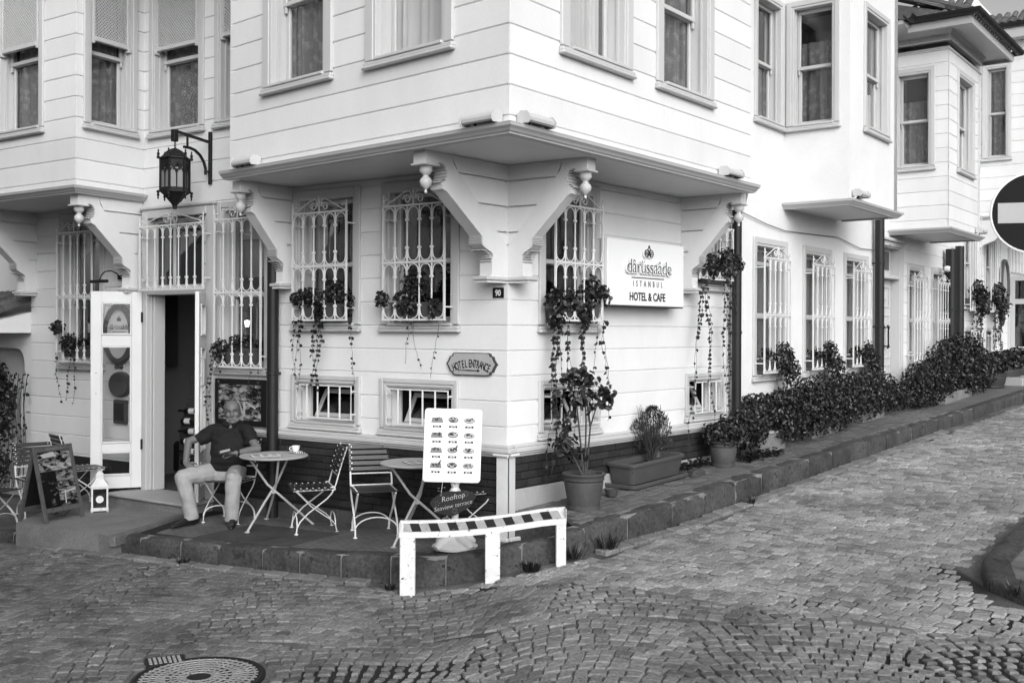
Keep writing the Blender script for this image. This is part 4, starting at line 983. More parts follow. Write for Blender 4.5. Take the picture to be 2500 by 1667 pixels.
rf.add(V, [(0, 1, 2, 3), (0, 3, 4), (1, 5, 2), (10, 7, 8, 9)]).build('roof', 'roof_tile', bh, Matrix.Identity(4), fix=False)
tile_slope(bh, P3(5.72, 1.32, z_e - .03), P3(5.72, .30, z_e - .03), P3(6.2, .30, z_e + .3), P3(6.2, 1.32, z_e + .3), 7, 2)
tile_slope(bh, P3(5.8, 1.35, z_e - .04), P3(8.6, 1.35, z_e - .04), P3(8.6, .55, z_e + .3), P3(5.8, .55, z_e + .3), 18, 2)
MB().tube([P3(5.74, 1.36, z_e + .0), P3(6.4, -.2, z_e + .75)], .09, 8).build('hip_tile', 'roof_tile', bh, Matrix.Identity(4))
pipe(bh, MW, 9.47, .8, 3.5, .10, -.14); pipe(bh, MW, 10.13, .8, 3.6, .085, -.14)
cm = thing('security_camera', 'small white dome camera on bracket by the dark downpipe', 'camera', off(MW, 9.1, -.16, 3.10))
MB().lathe([(.0, -.075), (.045, -.06), (.06, -.02), (.055, .03), (.0, .04)], (0, 0, 0), 12, 'y').build('housing', 'white', cm, smooth=60); MB().lathe([(0, -.085), (.03, -.078), (.035, -.068)], (0, 0, 0), 10, 'y').build('lens', 'black', cm); MB().tube([(0, .03, 0), (0, .16, .03)], .015, 6).build('mount', 'white', cm)
# higher house beyond
fh = thing('far_house', 'far white clapboard house with overhanging bay and long barred windows', 'house', at(*Wx(10.5), .6))
w4 = [(10.98, 12.05, 2.45, 4.35), (12.75, 13.85, 2.45, 4.35)]; k4 = [(11.0, 11.95, .95, 2.02), (12.78, 13.75, .95, 2.02)]
board_wall(fh, MW, 10.26, 19, .5, 9, 1.15, .245, [inner(r) for r in w4 + k4] + [(15.1, 17.0, .4, 3.35)])
for r in w4 + k4: window(fh, MW, *r, cur='curtain_plain' if r in w4 else None, style='sash')
for t in (10.95, 12.72): grille(fh, MW, t, 2.35, .9, 2.0, split=.55, crest=False); grille(fh, MW, t + .1, 1.0, .8, .95, split=.5, crest=False)
MB4S = frame(Wx(12.3), Wn); s4 = (.05, .63, 5.62, 7.62)
board_wall(fh, MB4S, 0, 1.0, 4.30, 8.05, 5.933, .245, [inner(s4)], back=.1, ci=(0, .02)); window(fh, MB4S, *s4, cur='curtain', room=.35)
board_wall(fh, frame(Wx(12.3, 1.0), Wd), 0, 3.6, 4.3, 8.05, 5.933, .245, [], ci=(.02, 0), back=.1)
plan([Wx(12.33, -.1), Wx(12.33, .98), Wx(15.9, .98), Wx(15.9, -.1)], 4.26, 4.32, 'soffit', 'wall_paint', fh)
cornice([Wx(12.3, -.02), Wx(12.3, 1.0), Wx(15.9, 1.)], [(o_, z + .9) for o_, z in cp], root=fh)
cb = [(0, 4.3), (.95, 4.3), (.95, 4.05)] + [(.70 + .25 * math.cos(a), 4.05 + .0 - .22 * math.sin(a)) for a in [PI * i / 6 for i in range(1, 6)]] + [(.45, 4.0), (.3, 3.85), (.1, 3.78), (0, 3.7)]
MB().prism(cb, -.02, .14, 'y').build('bracket', 'wall_paint', fh, MB4S)
cornice([Wx(10.3, .3), Wx(12.0, .3), Wx(12., 1.4), Wx(17, 1.4)], [(-.5, 8.05), (.0, 8.05), (.03, 8.16), (.03, 8.24), (-.5, 8.24)], 'fascia', root=fh); gutter([Wx(11.98, .0), Wx(11.98, 1.42), Wx(17, 1.42)], 8.33, fh)
plan([Wx(10.3, .3), Wx(12., .3), Wx(12., 1.38), Wx(17, 1.38), Wx(17, -3), Wx(10.3, -3)], 8.24, 8.3, 'eave', 'trim_paint', fh)
tile_slope(fh, P3(12.02, 1.38, 8.33), P3(12.02, .1, 8.33), P3(12.5, .1, 8.65), P3(12.5, 1.38, 8.65), 8, 2)
rr_ = MB(); rr_.add([P3(12.02, 1.38, 8.3), P3(17, 1.38, 8.3), P3(17, -2, 9.4), P3(13, -2, 9.4), P3(12.02, -2.5, 8.3)], [(0, 1, 2, 3), (0, 3, 4)]).build('roof', 'roof_tile', fh, Matrix.Identity(4))
# glazed door of the far house, thrown open
hf = MB()
for (a, b, c, d) in ((15.05, 15.15, .5, 4.2), (16.95, 17.05, .5, 4.2), (15.15, 16.95, 4.1, 4.2), (15.15, 16.95, 3.22, 3.30)): hf.box(a, b, -.05, .1, c, d, .006)
for i in range(1, 5): hf.box(15.15 + i * .36, 15.19 + i * .36, -.02, .04, 3.3, 4.1)
hfo = hf.build('door_frame', 'trim_paint', fh, MW)
MB().box(15.1, 17., .15, .9, .4, 4.15).build('dark_room', 'room_dark', hfo)
ol = MB(); 
for (a, b, c, d) in ((0, .1, 0, 2.4), (.62, .72, 0, 2.4), (.1, .62, 0, .25), (.1, .62, .62, .75), (.1, .62, 1.75, 1.87), (.1, .62, 2.3, 2.4)): ol.box(a, b, 0, .045, c, d, .004)
lo = ol.build('door_leaf', 'trim_paint', fh, off(frame(Wx(15.1, .05), Wn), 0, 0, .82))
for (c, d) in ((.25, .62), (.75, 1.75), (1.87, 2.3)): MB().box(.1, .62, .02, .024, c, d).build('pane', 'glass_dark', lo)
# gate wall with tiled canopy at the far left
gwl = thing('gate_wall', 'low white garden wall with arched opening under a tiled canopy', 'wall', at(*Lx(-8.5), -.2))
arch = [(-9.3, -.5), (-9.3, 1.84), (-7.61, 1.84), (-7.61, -.5), (-7.78, -.5), (-7.78, 1.42)] + [(-7.98 + .2 * math.cos(a), 1.42 + .22 * math.sin(a)) for a in [PI / 2 * i / 6 for i in range(1, 7)]] + [(-9.0, 1.64), (-9.0, -.5)]
MB().prism(arch, .02, .25, 'y').build('wall', 'wall_paint', gwl, ML); MB().box(-9.2, -7.7, .26, .3, -.5, 1.8).build('dark_niche', 'stucco', gwl, ML)
MB().box(-9.6, -7.61, .5, .7, -.5, 5.5).build('rear_wall', 'stucco', gwl, ML)
MB().add([(-7.605, .02, 1.845), (-7.605, -.62, 1.845), (-7.605, -.62, 1.96), (-7.605, .02, 2.12), (-9.4, .02, 1.845), (-9.4, -.62, 1.845), (-9.4, -.62, 1.96), (-9.4, .02, 2.12)], [(0, 1, 2, 3), (4, 5, 6, 7), (0, 1, 5, 4), (1, 2, 6, 5), (2, 3, 7, 6), (3, 0, 4, 7)]).build('canopy', 'wall_paint', gwl, ML)
tL = lambda x, y, z: (*Lx(x, y), z)
tile_slope(gwl, tL(-9.4, -.66, 2.0), tL(-7.63, -.66, 2.0), tL(-7.63, .3, 2.34), tL(-9.4, .3, 2.34), 12, 3, .075)
gg = MB(); 
for i in range(9): gg.tube([(-8.95 + i * .14, .1, -.3), (-8.95 + i * .14, .1, 1.15)], .012, 6)
gg.box(-9., -7.78, .085, .115, 1.13, 1.16); gg.box(-9., -7.78, .085, .115, .1, .13); gg.build('gate', 'iron_white', gwl, ML)
# white boarded house across the left street: seen only as reflections in the panes
op = thing('opposite_house', 'white clapboard house across the street mirrored in the window panes', 'house', at(-8, 7, 0))
MO = frame(Lx(-16, -7.4), -Ld) if False else frame(C0 - Ld * .3 + Lout * 7.0, -Ld)
ow = [(1.4 + 2.1 * i, 2.4 + 2.1 * i, z, z + 1.75) for i in range(7) for z in (.95, 3.9)]
board_wall(op, MO, -.2, 16, -.4, 5.9, ZR, PT, [inner(r) for r in ow], back=.2)
for i, r in enumerate(ow): window(op, MO, *r, cur='curtain', room=.4, lattice=r[2] + .95 if i % 2 else None)
MB().box(-.2, 16, .21, 6, -.4, 5.89).build('shade_block', 'wall_paint', op, MO); MB().box(-.7, 16.5, -.5, 6.5, 5.9, 6.05).build('eave', 'trim_paint', op, MO)  # unseen solid body added behind the facade to shade the left road
# ------------------------------------------------------------------ lamps and signs on the walls
lan = thing('wall_lantern', 'black iron hexagonal lantern hanging from a wall arm above the entrance', 'lantern', off(ML, -4.05, 0, 3.2))
arm = MB(); Y = -.464
arm.box(-.022, .022, -.03, .0, .33, .92, .004); arm.tube([(0, -.02, .80), (0, -.50, .855)], .02, 4); arm.box(-.03, .03, -.53, -.47, .74, .87, .004)
arm.tube([(0, -.38, .70), (0, -.30, .70), (0, -.23, .685), (0, -.16, .64), (0, -.105, .57), (0, -.08, .50), (0, -.08, .43)], .017, 6); arm.tube([(0, -.33, .70), (0, -.33, .82)], .014, 6); arm.tube([(0, -.08, .47), (0, -.01, .47)], .012, 6)
arm.build('arm', 'iron_black', lan)
ch = MB()
for i in range(5): ch.tube([(.012 * math.cos(a) * (1 if i % 2 else 0) , Y - .03 + .012 * math.cos(a) * (0 if i % 2 else 1), .745 - i * .02 + .014 * math.sin(a)) for a in [2 * PI * k / 8 for k in range(8)]], .0035, 4, closed=True)
ch.build('chain', 'iron_black', lan)
c = (0, Y - .03, 0); r = .152
MB().lathe([(.02, .665), (.05, .655), (.09, .63), (.115, .60), (.145, .565), (.172, .56), (.176, .545), (r + .01, .54)], c, 6).build('lantern_roof', 'iron_black', lan)
bd = MB(); hexp = [(c[0] + r * math.cos(PI / 3 * k), c[1] + r * math.sin(PI / 3 * k)) for k in range(6)]
for k in range(6):
    a, b = hexp[k], hexp[(k + 1) % 6]; m_ = ((a[0] + b[0]) / 2, (a[1] + b[1]) / 2)
    bd.tube([(*a, .2), (*a, .54)], .014, 6); bd.tube([(*m_, .22), (*m_, .43)], .007, 5)
    L_ = lambda p, q, t: (p[0] + (q[0] - p[0]) * t, p[1] + (q[1] - p[1]) * t)
    for (p, q) in ((a, m_), (m_, b)): bd.tube([(*p, .38), (*L_(p, q, .2), .425), (*L_(p, q, .5), .455), (*L_(p, q, .8), .425), (*q, .38)], .007, 5)
    for (p, q) in ((a, b),): bd.tube([(*L_(p, q, .25), .42), (*L_(p, q, .5), .485), (*L_(p, q, .75), .42)], .008, 5)
    bd.add([(*a, .47), (*b, .47), (*b, .55), (*a, .55)], [(0, 1, 2, 3)]); bd.add([(*a, .47), (*L_(a, b, .25), .44), (*L_(a, b, .5), .5), (*L_(a, b, .75), .44), (*b, .47)], [(0, 1, 2, 3, 4)]); bd.add([(*a, .19), (*b, .19), (*b, .235), (*a, .235)], [(0, 1, 2, 3)])
bd.build('lantern_cage', 'iron_black', lan, fix=False)
MB().lathe([(r * .93, .21), (r * .93, .50)], c, 6).build('frosted_glass', 'lamp_glass', lan)
MB().lathe([(0, -.0), (.022, .005), (.024, .03), (.03, .05), (.05, .075), (.085, .115), (.115, .15), (.14, .17), (.16, .185), (.16, .205)], c, 6).build('lantern_base', 'iron_black', lan)
for k in range(6):
    a = PI / 3 * k; x, y = c[0] + (r + .022) * math.cos(a), c[1] + (r + .022) * math.sin(a)
    MB().lathe([(.008, .54), (.02, .55), (.012, .575), (.016, .6), (.006, .615), (.01, .63), (0, .65)], (x, y, 0), 6).build('finial', 'iron_black', lan); MB().lathe([(0, .1), (.01, .115), (.007, .13), (.016, .15), (.01, .17), (.02, .185), (.012, .2)], (x, y, 0), 6).build('drop', 'iron_black', lan)
def floodlight(M, label, flip=1):
    f = thing('floodlight', label, 'floodlight', M, 'floodlights above the cornices')
    b = MB(); pr = [(-.03, .0), (-.11, -.008), (-.128, .005), (-.132, .03), (-.122, .052), (-.1, .068), (-.07, .075), (-.04, .07), (-.02, .05)]
    b.prism(pr, .02, .33, 'x'); b.build('housing', 'trim_paint', f)
    MB().add([(.03, -.034, -.002), (.32, -.034, -.002), (.32, -.132, -.013), (.03, -.132, -.013)], [(0, 1, 2, 3)]).build('lens', 'glass_dark', f)
    for x in (.0, .335):
        q = MB(); q.prism([(-.015, -.012), (-.12, -.018), (-.138, .0), (-.14, .035), (-.11, .075), (-.04, .08), (-.012, .055)], x, x + .008, 'x'); q.build('end_plate', 'trim_paint', f)
    q = MB(); x = .33 if flip > 0 else .01; q.tube([(x, -.06, -.02), (x + .03 * flip, -.045, -.045), (x + .12 * flip, -.01, -.05)], .014, 5); q.build('mount', 'trim_paint', f)
    MB().tube([(.1, -.06, -.01), (.07, -.03, -.06), (.1, -.005, -.08)], .012, 6).build('cable_gland', 'iron_black', f)
    return f
floodlight(off(MJL, -.40, 0, 3.50), 'white floodlight left of the jetty corner, over the carved bracket')
floodlight(off(MJL, -3.55, 0, 3.50), 'white floodlight at the left end of the jetty near the lantern')
floodlight(off(MJR, .08, 0, 3.50), 'white floodlight right of the jetty corner, above the right face', -1)
floodlight(off(MJR, 3.42, 0, 3.50), 'white floodlight at the right end of the jetty by the plastered house', -1)
floodlight(off(MB2, .06, 0, 3.66), 'white floodlight under the plastered box bay', -1)
floodlight(off(MB3, 1.72, 0, 3.66), 'white floodlight at the foot of the clapboard bay, far right', -1)
# hotel name board
sg = thing('name_board', 'white box sign reading HOTEL & CAFE with a knot emblem', 'sign', off(MR, 1.285, 0, 2.16))
MB().box(0, 1.435, -.2, -.005, 0, .665, .006).build('sign_box', 'sign_white', sg); MB().box(.01, 1.42, -.2, -.02, -.012, -.001).build('sign_edge', 'iron_black', sg)
LC = lambda x, y, z: off(WM[sg.name], x, y, z)
lettering('raised_name', 'dârüssaâde', .205, 'white', sg, LC(.71, -.203, .335), ext=.022, sx=1.02, bev=.006, spacing=.92)
lettering('name_outline', 'dârüssaâde', .205, 'black', sg, LC(.722, -.226, .337), ext=.002, sx=1.02, bev=-.0035, spacing=.92)
MB().box(.42, 1.03, -.204, -.2, .285, .294).build('rule', 'iron_black', sg)
lettering('city_name', 'ISTANBUL', .085, 'iron_black', sg, LC(.725, -.2, .20), ext=.003, spacing=2.3, sx=.72)
lettering('trade_line', 'HOTEL & CAFE', .118, 'black', sg, LC(.72, -.2, .055), ext=.003, sx=.86, bev=.0025)
def knot(parent, M, s, m, r=.007, shift=(0, 0)):
    k = MB()
    for sgn in (-1, 1):
        k.tube([(sgn * .042 * s + .036 * s * math.cos(a), 0, .036 * s * math.sin(a)) for a in [2 * PI * i / 20 for i in range(20)]], r * s, 5, closed=True)
        k.tube([(sgn * .04 * s + .015 * s * math.cos(a), 0, .015 * s * math.sin(a)) for a in [2 * PI * i / 12 for i in range(12)]], r * s * .8, 5, closed=True)
        k.tube([(sgn * .03 * s, 0, -.03 * s), (-sgn * .022 * s, 0, .045 * s), (0, 0, .082 * s)], r * s, 5)
    return k.build('knot_emblem', m, parent, M)
knot(sg, LC(.71, -.222, .545), 1., 'black', .006); knot(sg, LC(.70, -.21, .541), 1., 'white', .012)
nm = thing('number_plate', 'small black plate with the white house number 90', 'number plate', off(ML, -.158, 0, 2.198))
MB().box(0, .123, -.012, -.002, 0, .094, .003).build('plate', 'black', nm); lettering('house_number', '90', .078, 'white', nm, off(WM[nm.name], .061, -.0125, .02), ext=.001, sx=.8, bev=.002)
# scalloped entrance plaque
he = thing('entrance_plaque', 'scalloped wooden plaque reading HOTEL ENTRANCE over an arrow', 'sign', off(ML, -.388, 0, 1.588))
def scallop(s):
    out = []
    q = [(.0, .105), (.19, .105), (.215, .098), (.225, .075), (.25, .07), (.263, .04), (.275, .02), (.293, .0)]
    pts = q + [(x, -z) for x, z in q[::-1][1:]] + [(-x, -z) for x, z in q[1:]] + [(-x, z) for x, z in q[::-1][1:-1]]
    return [(x * s, z * s + 0) for x, z in pts]
MB().prism(scallop(1.), -.025, -.003, 'y').build('plaque_rim', 'wood_dark', he); MB().prism(scallop(.93), -.029, -.02, 'y').build('plaque_face', 'grey_light', he)
for word, a0, a1 in (('HOTEL', 23, 6.5), ('ENTRANCE', 1.5, -23.5)):
    for i, chh in enumerate(word):
        a = math.radians(a0 + (a1 - a0) * i / (len(word) - 1)); R_ = .47
        lettering('letter', chh, .104, 'black', he, WM[he.name] @ Matrix.Translation((-R_ * math.sin(a), -.0295, R_ * math.cos(a) - .50)) @ Matrix.Rotation(-a, 4, 'Y'), ext=.001, sx=.5, bev=.002)
MB().prism([(-.15, -.048), (-.13, -.057), (-.03, -.054), (.07, -.056), (.075, -.046), (.105, -.06), (.075, -.074), (.07, -.064), (-.03, -.066), (-.13, -.063), (-.15, -.072), (-.14, -.06)], -.0305, -.0285, 'y').build('arrow', 'black', he)
# picture light box beside the door
def photo_mat(name, seed, dark=.5, kx=5.):
    m = bpy.data.materials.new(name); m.use_nodes = True; t = m.node_tree; N = t.nodes; b = N['Principled BSDF']; b.inputs['Roughness'].default_value = .25
    g = N.new('ShaderNodeTexCoord'); mp = N.new('ShaderNodeMapping'); mp.inputs['Location'].default_value = (seed * 3.1, seed * 1.7, seed); mp.inputs['Scale'].default_value = (kx, kx, kx * 2.2); t.links.new(g.outputs['Object'], mp.inputs[0])
    n1 = N.new('ShaderNodeTexNoise'); n1.inputs['Scale'].default_value = 1.6; n1.inputs['Detail'].default_value = 10; n1.inputs['Roughness'].default_value = .72; n1.inputs['Distortion'].default_value = .8
    vo = N.new('ShaderNodeTexVoronoi'); vo.inputs['Scale'].default_value = 3.; t.links.new(mp.outputs[0], n1.inputs['Vector']); t.links.new(mp.outputs[0], vo.inputs['Vector'])
    mu = N.new('ShaderNodeMath'); mu.operation = 'MULTIPLY_ADD'; mu.inputs[1].default_value = .3; t.links.new(vo.outputs['Color'], mu.inputs[0]); t.links.new(n1.outputs[0], mu.inputs[2])
    r = N.new('ShaderNodeMapRange'); r.inputs[1].default_value = dark; r.inputs[2].default_value = dark + .42; r.inputs[3].default_value = .004; r.inputs[4].default_value = .6; t.links.new(mu.outputs[0], r.inputs[0])
    cc = N.new('ShaderNodeCombineColor')
    for i in range(3): t.links.new(r.outputs[0], cc.inputs[i])
    t.links.new(cc.outputs[0], b.inputs['Base Color']); MATS[name] = m
for i in range(6): photo_mat('photo_%d' % i, i + 1, (.56, .6, .58, .74, .57, .58)[i])
lb = thing('picture_case', 'black framed display case of photographs on the wall behind the man', 'display case', off(ML, -3.86, 0, .86))
MB().box(0, .825, -.1, -.045, 0, .5, .006).build('case', 'black', lb)
for (a, b, c, d, k) in ((.07, .60, .27, .44, 0), (.61, .74, .27, .44, 1), (.07, .38, .06, .26, 2), (.39, .74, .06, .26, 4)): MB().box(a, b, -.103, -.1, c, d).build('photograph', 'photo_%d' % k, lb)
bm_ = MB(); bm_.prism([(.36, .27), (.45, .12), (.49, .12), (.39, .27)], -.1045, -.103, 'y'); bm_.prism([(.47, .1), (.50, .1), (.50, .26), (.47, .26)], -.105, -.103, 'y'); bm_.prism([(.51, .25), (.66, .18), (.66, .2), (.51, .265)], -.1045, -.103, 'y'); bm_.prism([(.38, .07), (.47, .05), (.47, .12), (.43, .1)], -.1045, -.103, 'y'); bm_.build('photo_beams', 'grey_light', lb)
# oval mirror-framed sign, plaques and picture lamp left of the door
ov = thing('oval_sign', 'oval sign in a carved grey frame seen through the open door leaf', 'sign', off(ML, -5.68, 0, 1.84))
def ellipse_ring(mb, rx, rz, r, y, n=32, m=6): mb.tube([(rx * math.cos(2 * PI * i / n), y, rz * math.sin(2 * PI * i / n)) for i in range(n)], r, m, closed=True)
f = MB(); ellipse_ring(f, .27, .345, .032, -.035); ellipse_ring(f, .235, .31, .014, -.05); f.build('frame', 'wood_dark', ov, smooth=60)
MB().prism([(.25 * math.cos(2 * PI * i / 32), .325 * math.sin(2 * PI * i / 32)) for i in range(32)], -.03, -.005, 'y').build('panel', 'white', ov)
cr_ = MB()
for (x, z, s) in ((0, .40, 1), (0, -.40, 1), (.25, .17, .7), (-.25, .17, .7), (.25, -.17, .7), (-.25, -.17, .7)):
    for k in range(5): a = PI * k / 4; cr_.lathe([(0, -.06 * s), (.022 * s, -.05 * s), (.026 * s, -.02)], (x + .045 * s * math.cos(a), 0, z + .035 * s * math.sin(a)), 7, 'y')
cr_.build('carving', 'wood_dark', ov)
lettering('name', 'dârüssaâde', .09, 'black', ov, off(WM[ov.name], .0, -.031, .055), ext=.001, sx=.95); MB().box(-.13, .13, -.033, -.031, .024, .029).build('rule', 'black', ov); knot(ov, off(WM[ov.name], 0, -.033, .175), .5, 'black')
pq = thing('round_plaque', 'round dark grey wall plaque below the oval sign', 'plaque', off(ML, -5.65, 0, 1.23))
MB().lathe([(0, -.06), (.12, -.06), (.135, -.068), (.15, -.06), (.155, -.045), (.155, -.003)], (0, 0, 0), 28, 'y').build('disc', 'plastic_dark', pq, WM[pq.name] @ Matrix.Diagonal((1.3, 1, 1, 1)), smooth=40); lettering('script', 'Hotel', .06, 'black', pq, off(WM[pq.name], 0, -.0605, .035), ext=.001)
pr = thing('square_plaque', 'dark rectangular plaque under the round one', 'plaque', off(ML, -5.77, 0, .755)); MB().box(0, .245, -.05, -.003, 0, .29, .01).build('plate', 'plastic_dark', pr); MB().box(.03, .215, -.053, -.05, .04, .25, .004).build('panel', 'iron_black', pr)
pl_ = thing('picture_lamp', 'small black swan-neck picture lamp above the oval sign', 'lamp', off(ML, -5.66, 0, 2.52))
MB().box(-.05, .05, -.04, -.003, -.02, .03, .005).build('base', 'iron_black', pl_); MB().tube([(0, -.03, .0), (0, -.08, .05), (0, -.16, .08), (0, -.25, .06), (0, -.30, .0), (0, -.31, -.04)], .008, 6).build('neck', 'iron_black', pl_); MB().tube([(-.16, -.32, -.055), (.16, -.32, -.055)], .02, 8).build('shade', 'iron_black', pl_)
# corner guard post
cg = thing('corner_guard', 'white metal angle guarding the brick corner with splayed feet', 'corner guard', at(C0.x, C0.y, 0))
MB().box(-.075, .045, -.055, -.047, -.02, .755).build('plate', 'iron_white', cg, ML); MB().box(-.02, .06, -.05, -.042, -.02, .755).build('plate', 'trim_paint', cg, MR)
for M_, a, b in ((ML, -.1, .06), (MR, -.03, .09)): MB().tube([(a, -.07, .77), (b, -.07, .77)], .014, 6).build('clamp', 'iron_white', cg, M_)
for M_, a, b in ((ML, -.09, .07), (MR, -.05, .09)): MB().box(a, b, -.10, -.06, -.015, .03, .008).build('foot', 'iron_white', cg, M_ if M_ is ML else off(MR, 0, 0, 0))
# no-entry sign on its pole
ne = thing('no_entry_sign', 'round dark no entry sign with a white bar on a pole', 'sign', Matrix.Translation((3.85, 7.7, 0)) @ Matrix.Rotation(math.radians(-16), 4, 'Z'))
MB().tube([(0, .06, .1), (0, .06, 3.15)], .032, 12).build('pole', 'grey_mid', ne, smooth=60)
MB().lathe([(0, .0), (.30, .0), (.305, .004), (.305, .012), (0, .012)], (0, 0, 2.785), 48, 'y').build('rim', 'white', ne); MB().lathe([(0, -.003), (.288, -.003), (.289, .0)], (0, 0, 2.785), 48, 'y').build('disc', 'sign_red', ne)
MB().box(-.25, .25, -.006, -.0032, 2.71, 2.86).build('white_bar', 'grey_light', ne); MB().box(-.04, .04, .012, .05, 2.6, 2.66).build('clamp', 'metal', ne); MB().box(-.04, .04, .012, .05, 2.9, 2.96).build('clamp', 'metal', ne)
# cable along the houses, and signs of the far house
cb = MB(); P = [(*Rx(4.03, -.03), 3.36), (*Wx(.3, .03), 3.36), (*Wx(1.0, .03), 3.28), (*Wx(1.6, .03), 3.24), (*Wx(3.6, .03), 3.30), (*Wx(4.6, .03), 3.2), (*Wx(5.3, .03), 3.22), (*Wx(6.1, .04), 3.36)]
tag(cb.tube(P, .007, 5).build('cable', 'grey_mid'), 'thin grey cable sagging along the plastered wall', 'cable')
o2 = thing('far_oval_sign', 'tall oval sign in grey frame beside the far glazed door', 'sign', off(MW, 14.5, 0, 3.0)); f = MB(); ellipse_ring(f, .36, .55, .05, -.05); f.build('frame', 'wood_grey', o2); MB().prism([(.33 * math.cos(2 * PI * i / 24), .52 * math.sin(2 * PI * i / 24)) for i in range(24)], -.04, -.005, 'y').build('panel', 'grey_light', o2)
p2_ = thing('far_round_plaque', 'round dark plaque on the far house below its oval sign', 'plaque', off(MW, 14.4, 0, 2.3)); MB().lathe([(0, -.05), (.2, -.05), (.25, -.04), (.26, -.003)], (0, 0, 0), 24, 'y').build('disc', 'plastic_dark', p2_); lettering('script', 'Hotel', .1, 'grey_light', p2_, off(WM[p2_.name], 0, -.051, 0), ext=.001)
# ------------------------------------------------------------------ seen through the doorway
wr = thing('wine_rack', 'dark tapering wine rack just inside the doorway', 'wine rack', off(ML, -5.42, .85, 0) @ Matrix.Rotation(math.radians(18), 4, 'Z'))
MB().prism([(-.21, 0), (.24, 0), (.24, .6), (.22, .95), (.16, 1.15), (.15, 1.33), (.02, 1.36), (-.06, 1.32), (-.04, 1.15), (-.12, .9), (-.2, .6)], .03, .07, 'y').build('board', 'wood_dark', wr)
for i in range(7):
    z = .1 + i * .128; M_ = off(wr.matrix_basis, 0, -.04, z)
    bo = thing('wine_bottle', 'wine bottle lying in the rack, %s from the top' % ('topmost', 'second', 'third', 'fourth', 'fifth', 'sixth', 'lowest')[6 - i], 'bottle', M_, 'bottles in the wine rack')
    s = 1 if i % 2 else -1
    MB().lathe([(0, -.12), (.036, -.12), (.037, .04), (.03, .075), (.014, .1), (.014, .17), (0, .172)], (0, 0, 0), 10, 'x').build('glass', 'black', bo, M_ @ Matrix.Diagonal((s, 1, 1, 1)), smooth=50); MB().lathe([(.0375, -.07), (.0378, -.065), (.0378, .005), (.0375, .01)], (0, 0, 0), 10, 'x').build('paper_label', 'white', bo, M_ @ Matrix.Diagonal((s, 1, 1, 1)))
pc = thing('hall_picture', 'dark framed picture on the wall inside the hall', 'picture', off(ML, -6.85, 2.3, 1.1)); MB().box(0.55, 1.2, .6, .63, 0, .95, .008).build('frame', 'wood_dark', pc); MB().box(.6, 1.15, .595, .6, .05, .9).build('canvas', 'photo_3', pc)
ac = thing('hall_armchair', 'dark armchair in the shade of the hall', 'chair', off(ML, -5.98, 1.4, 0)); MB().box(-.3, .3, -.3, .3, .0, .42, .04).build('seat', 'black', ac); MB().box(-.3, .3, .2, .36, .42, 1.0, .06).build('backrest', 'black', ac)
for x in (-.34, .28): MB().box(x, x + .08, -.3, .3, .1, .6, .03).build('armrest', 'wood_dark', ac)
hl_ = thing('hall_lamp', 'lit wall lamp glowing beside the right door leaf', 'lamp', off(ML, -5.3, 1.6, 1.95)); MB().lathe([(.05, 0), (.09, .1), (.07, .14)], (0, 0, 0), 12).build('shade', 'lamp_glow', hl_); MB().box(-.02, .02, .0, .1, -.05, .0).build('bracket', 'iron_black', hl_)
il = thing('indoor_lantern', 'small lit wall lantern behind the tall window by the door', 'lamp', off(ML, -3.80, .31, 1.93)); MB().lathe([(.02, 0), (.032, .07), (.0, .08)], (0, 0, 0), 6).build('shade', 'lamp_glow', il); MB().lathe([(.06, .1), (.03, .15), (0, .17)], (0, 0, 0), 6).build('cap', 'iron_black', il); MB().lathe([(0, -.12), (.02, -.08), (.04, -.02), (.03, 0)], (0, 0, 0), 6).build('base', 'iron_black', il)
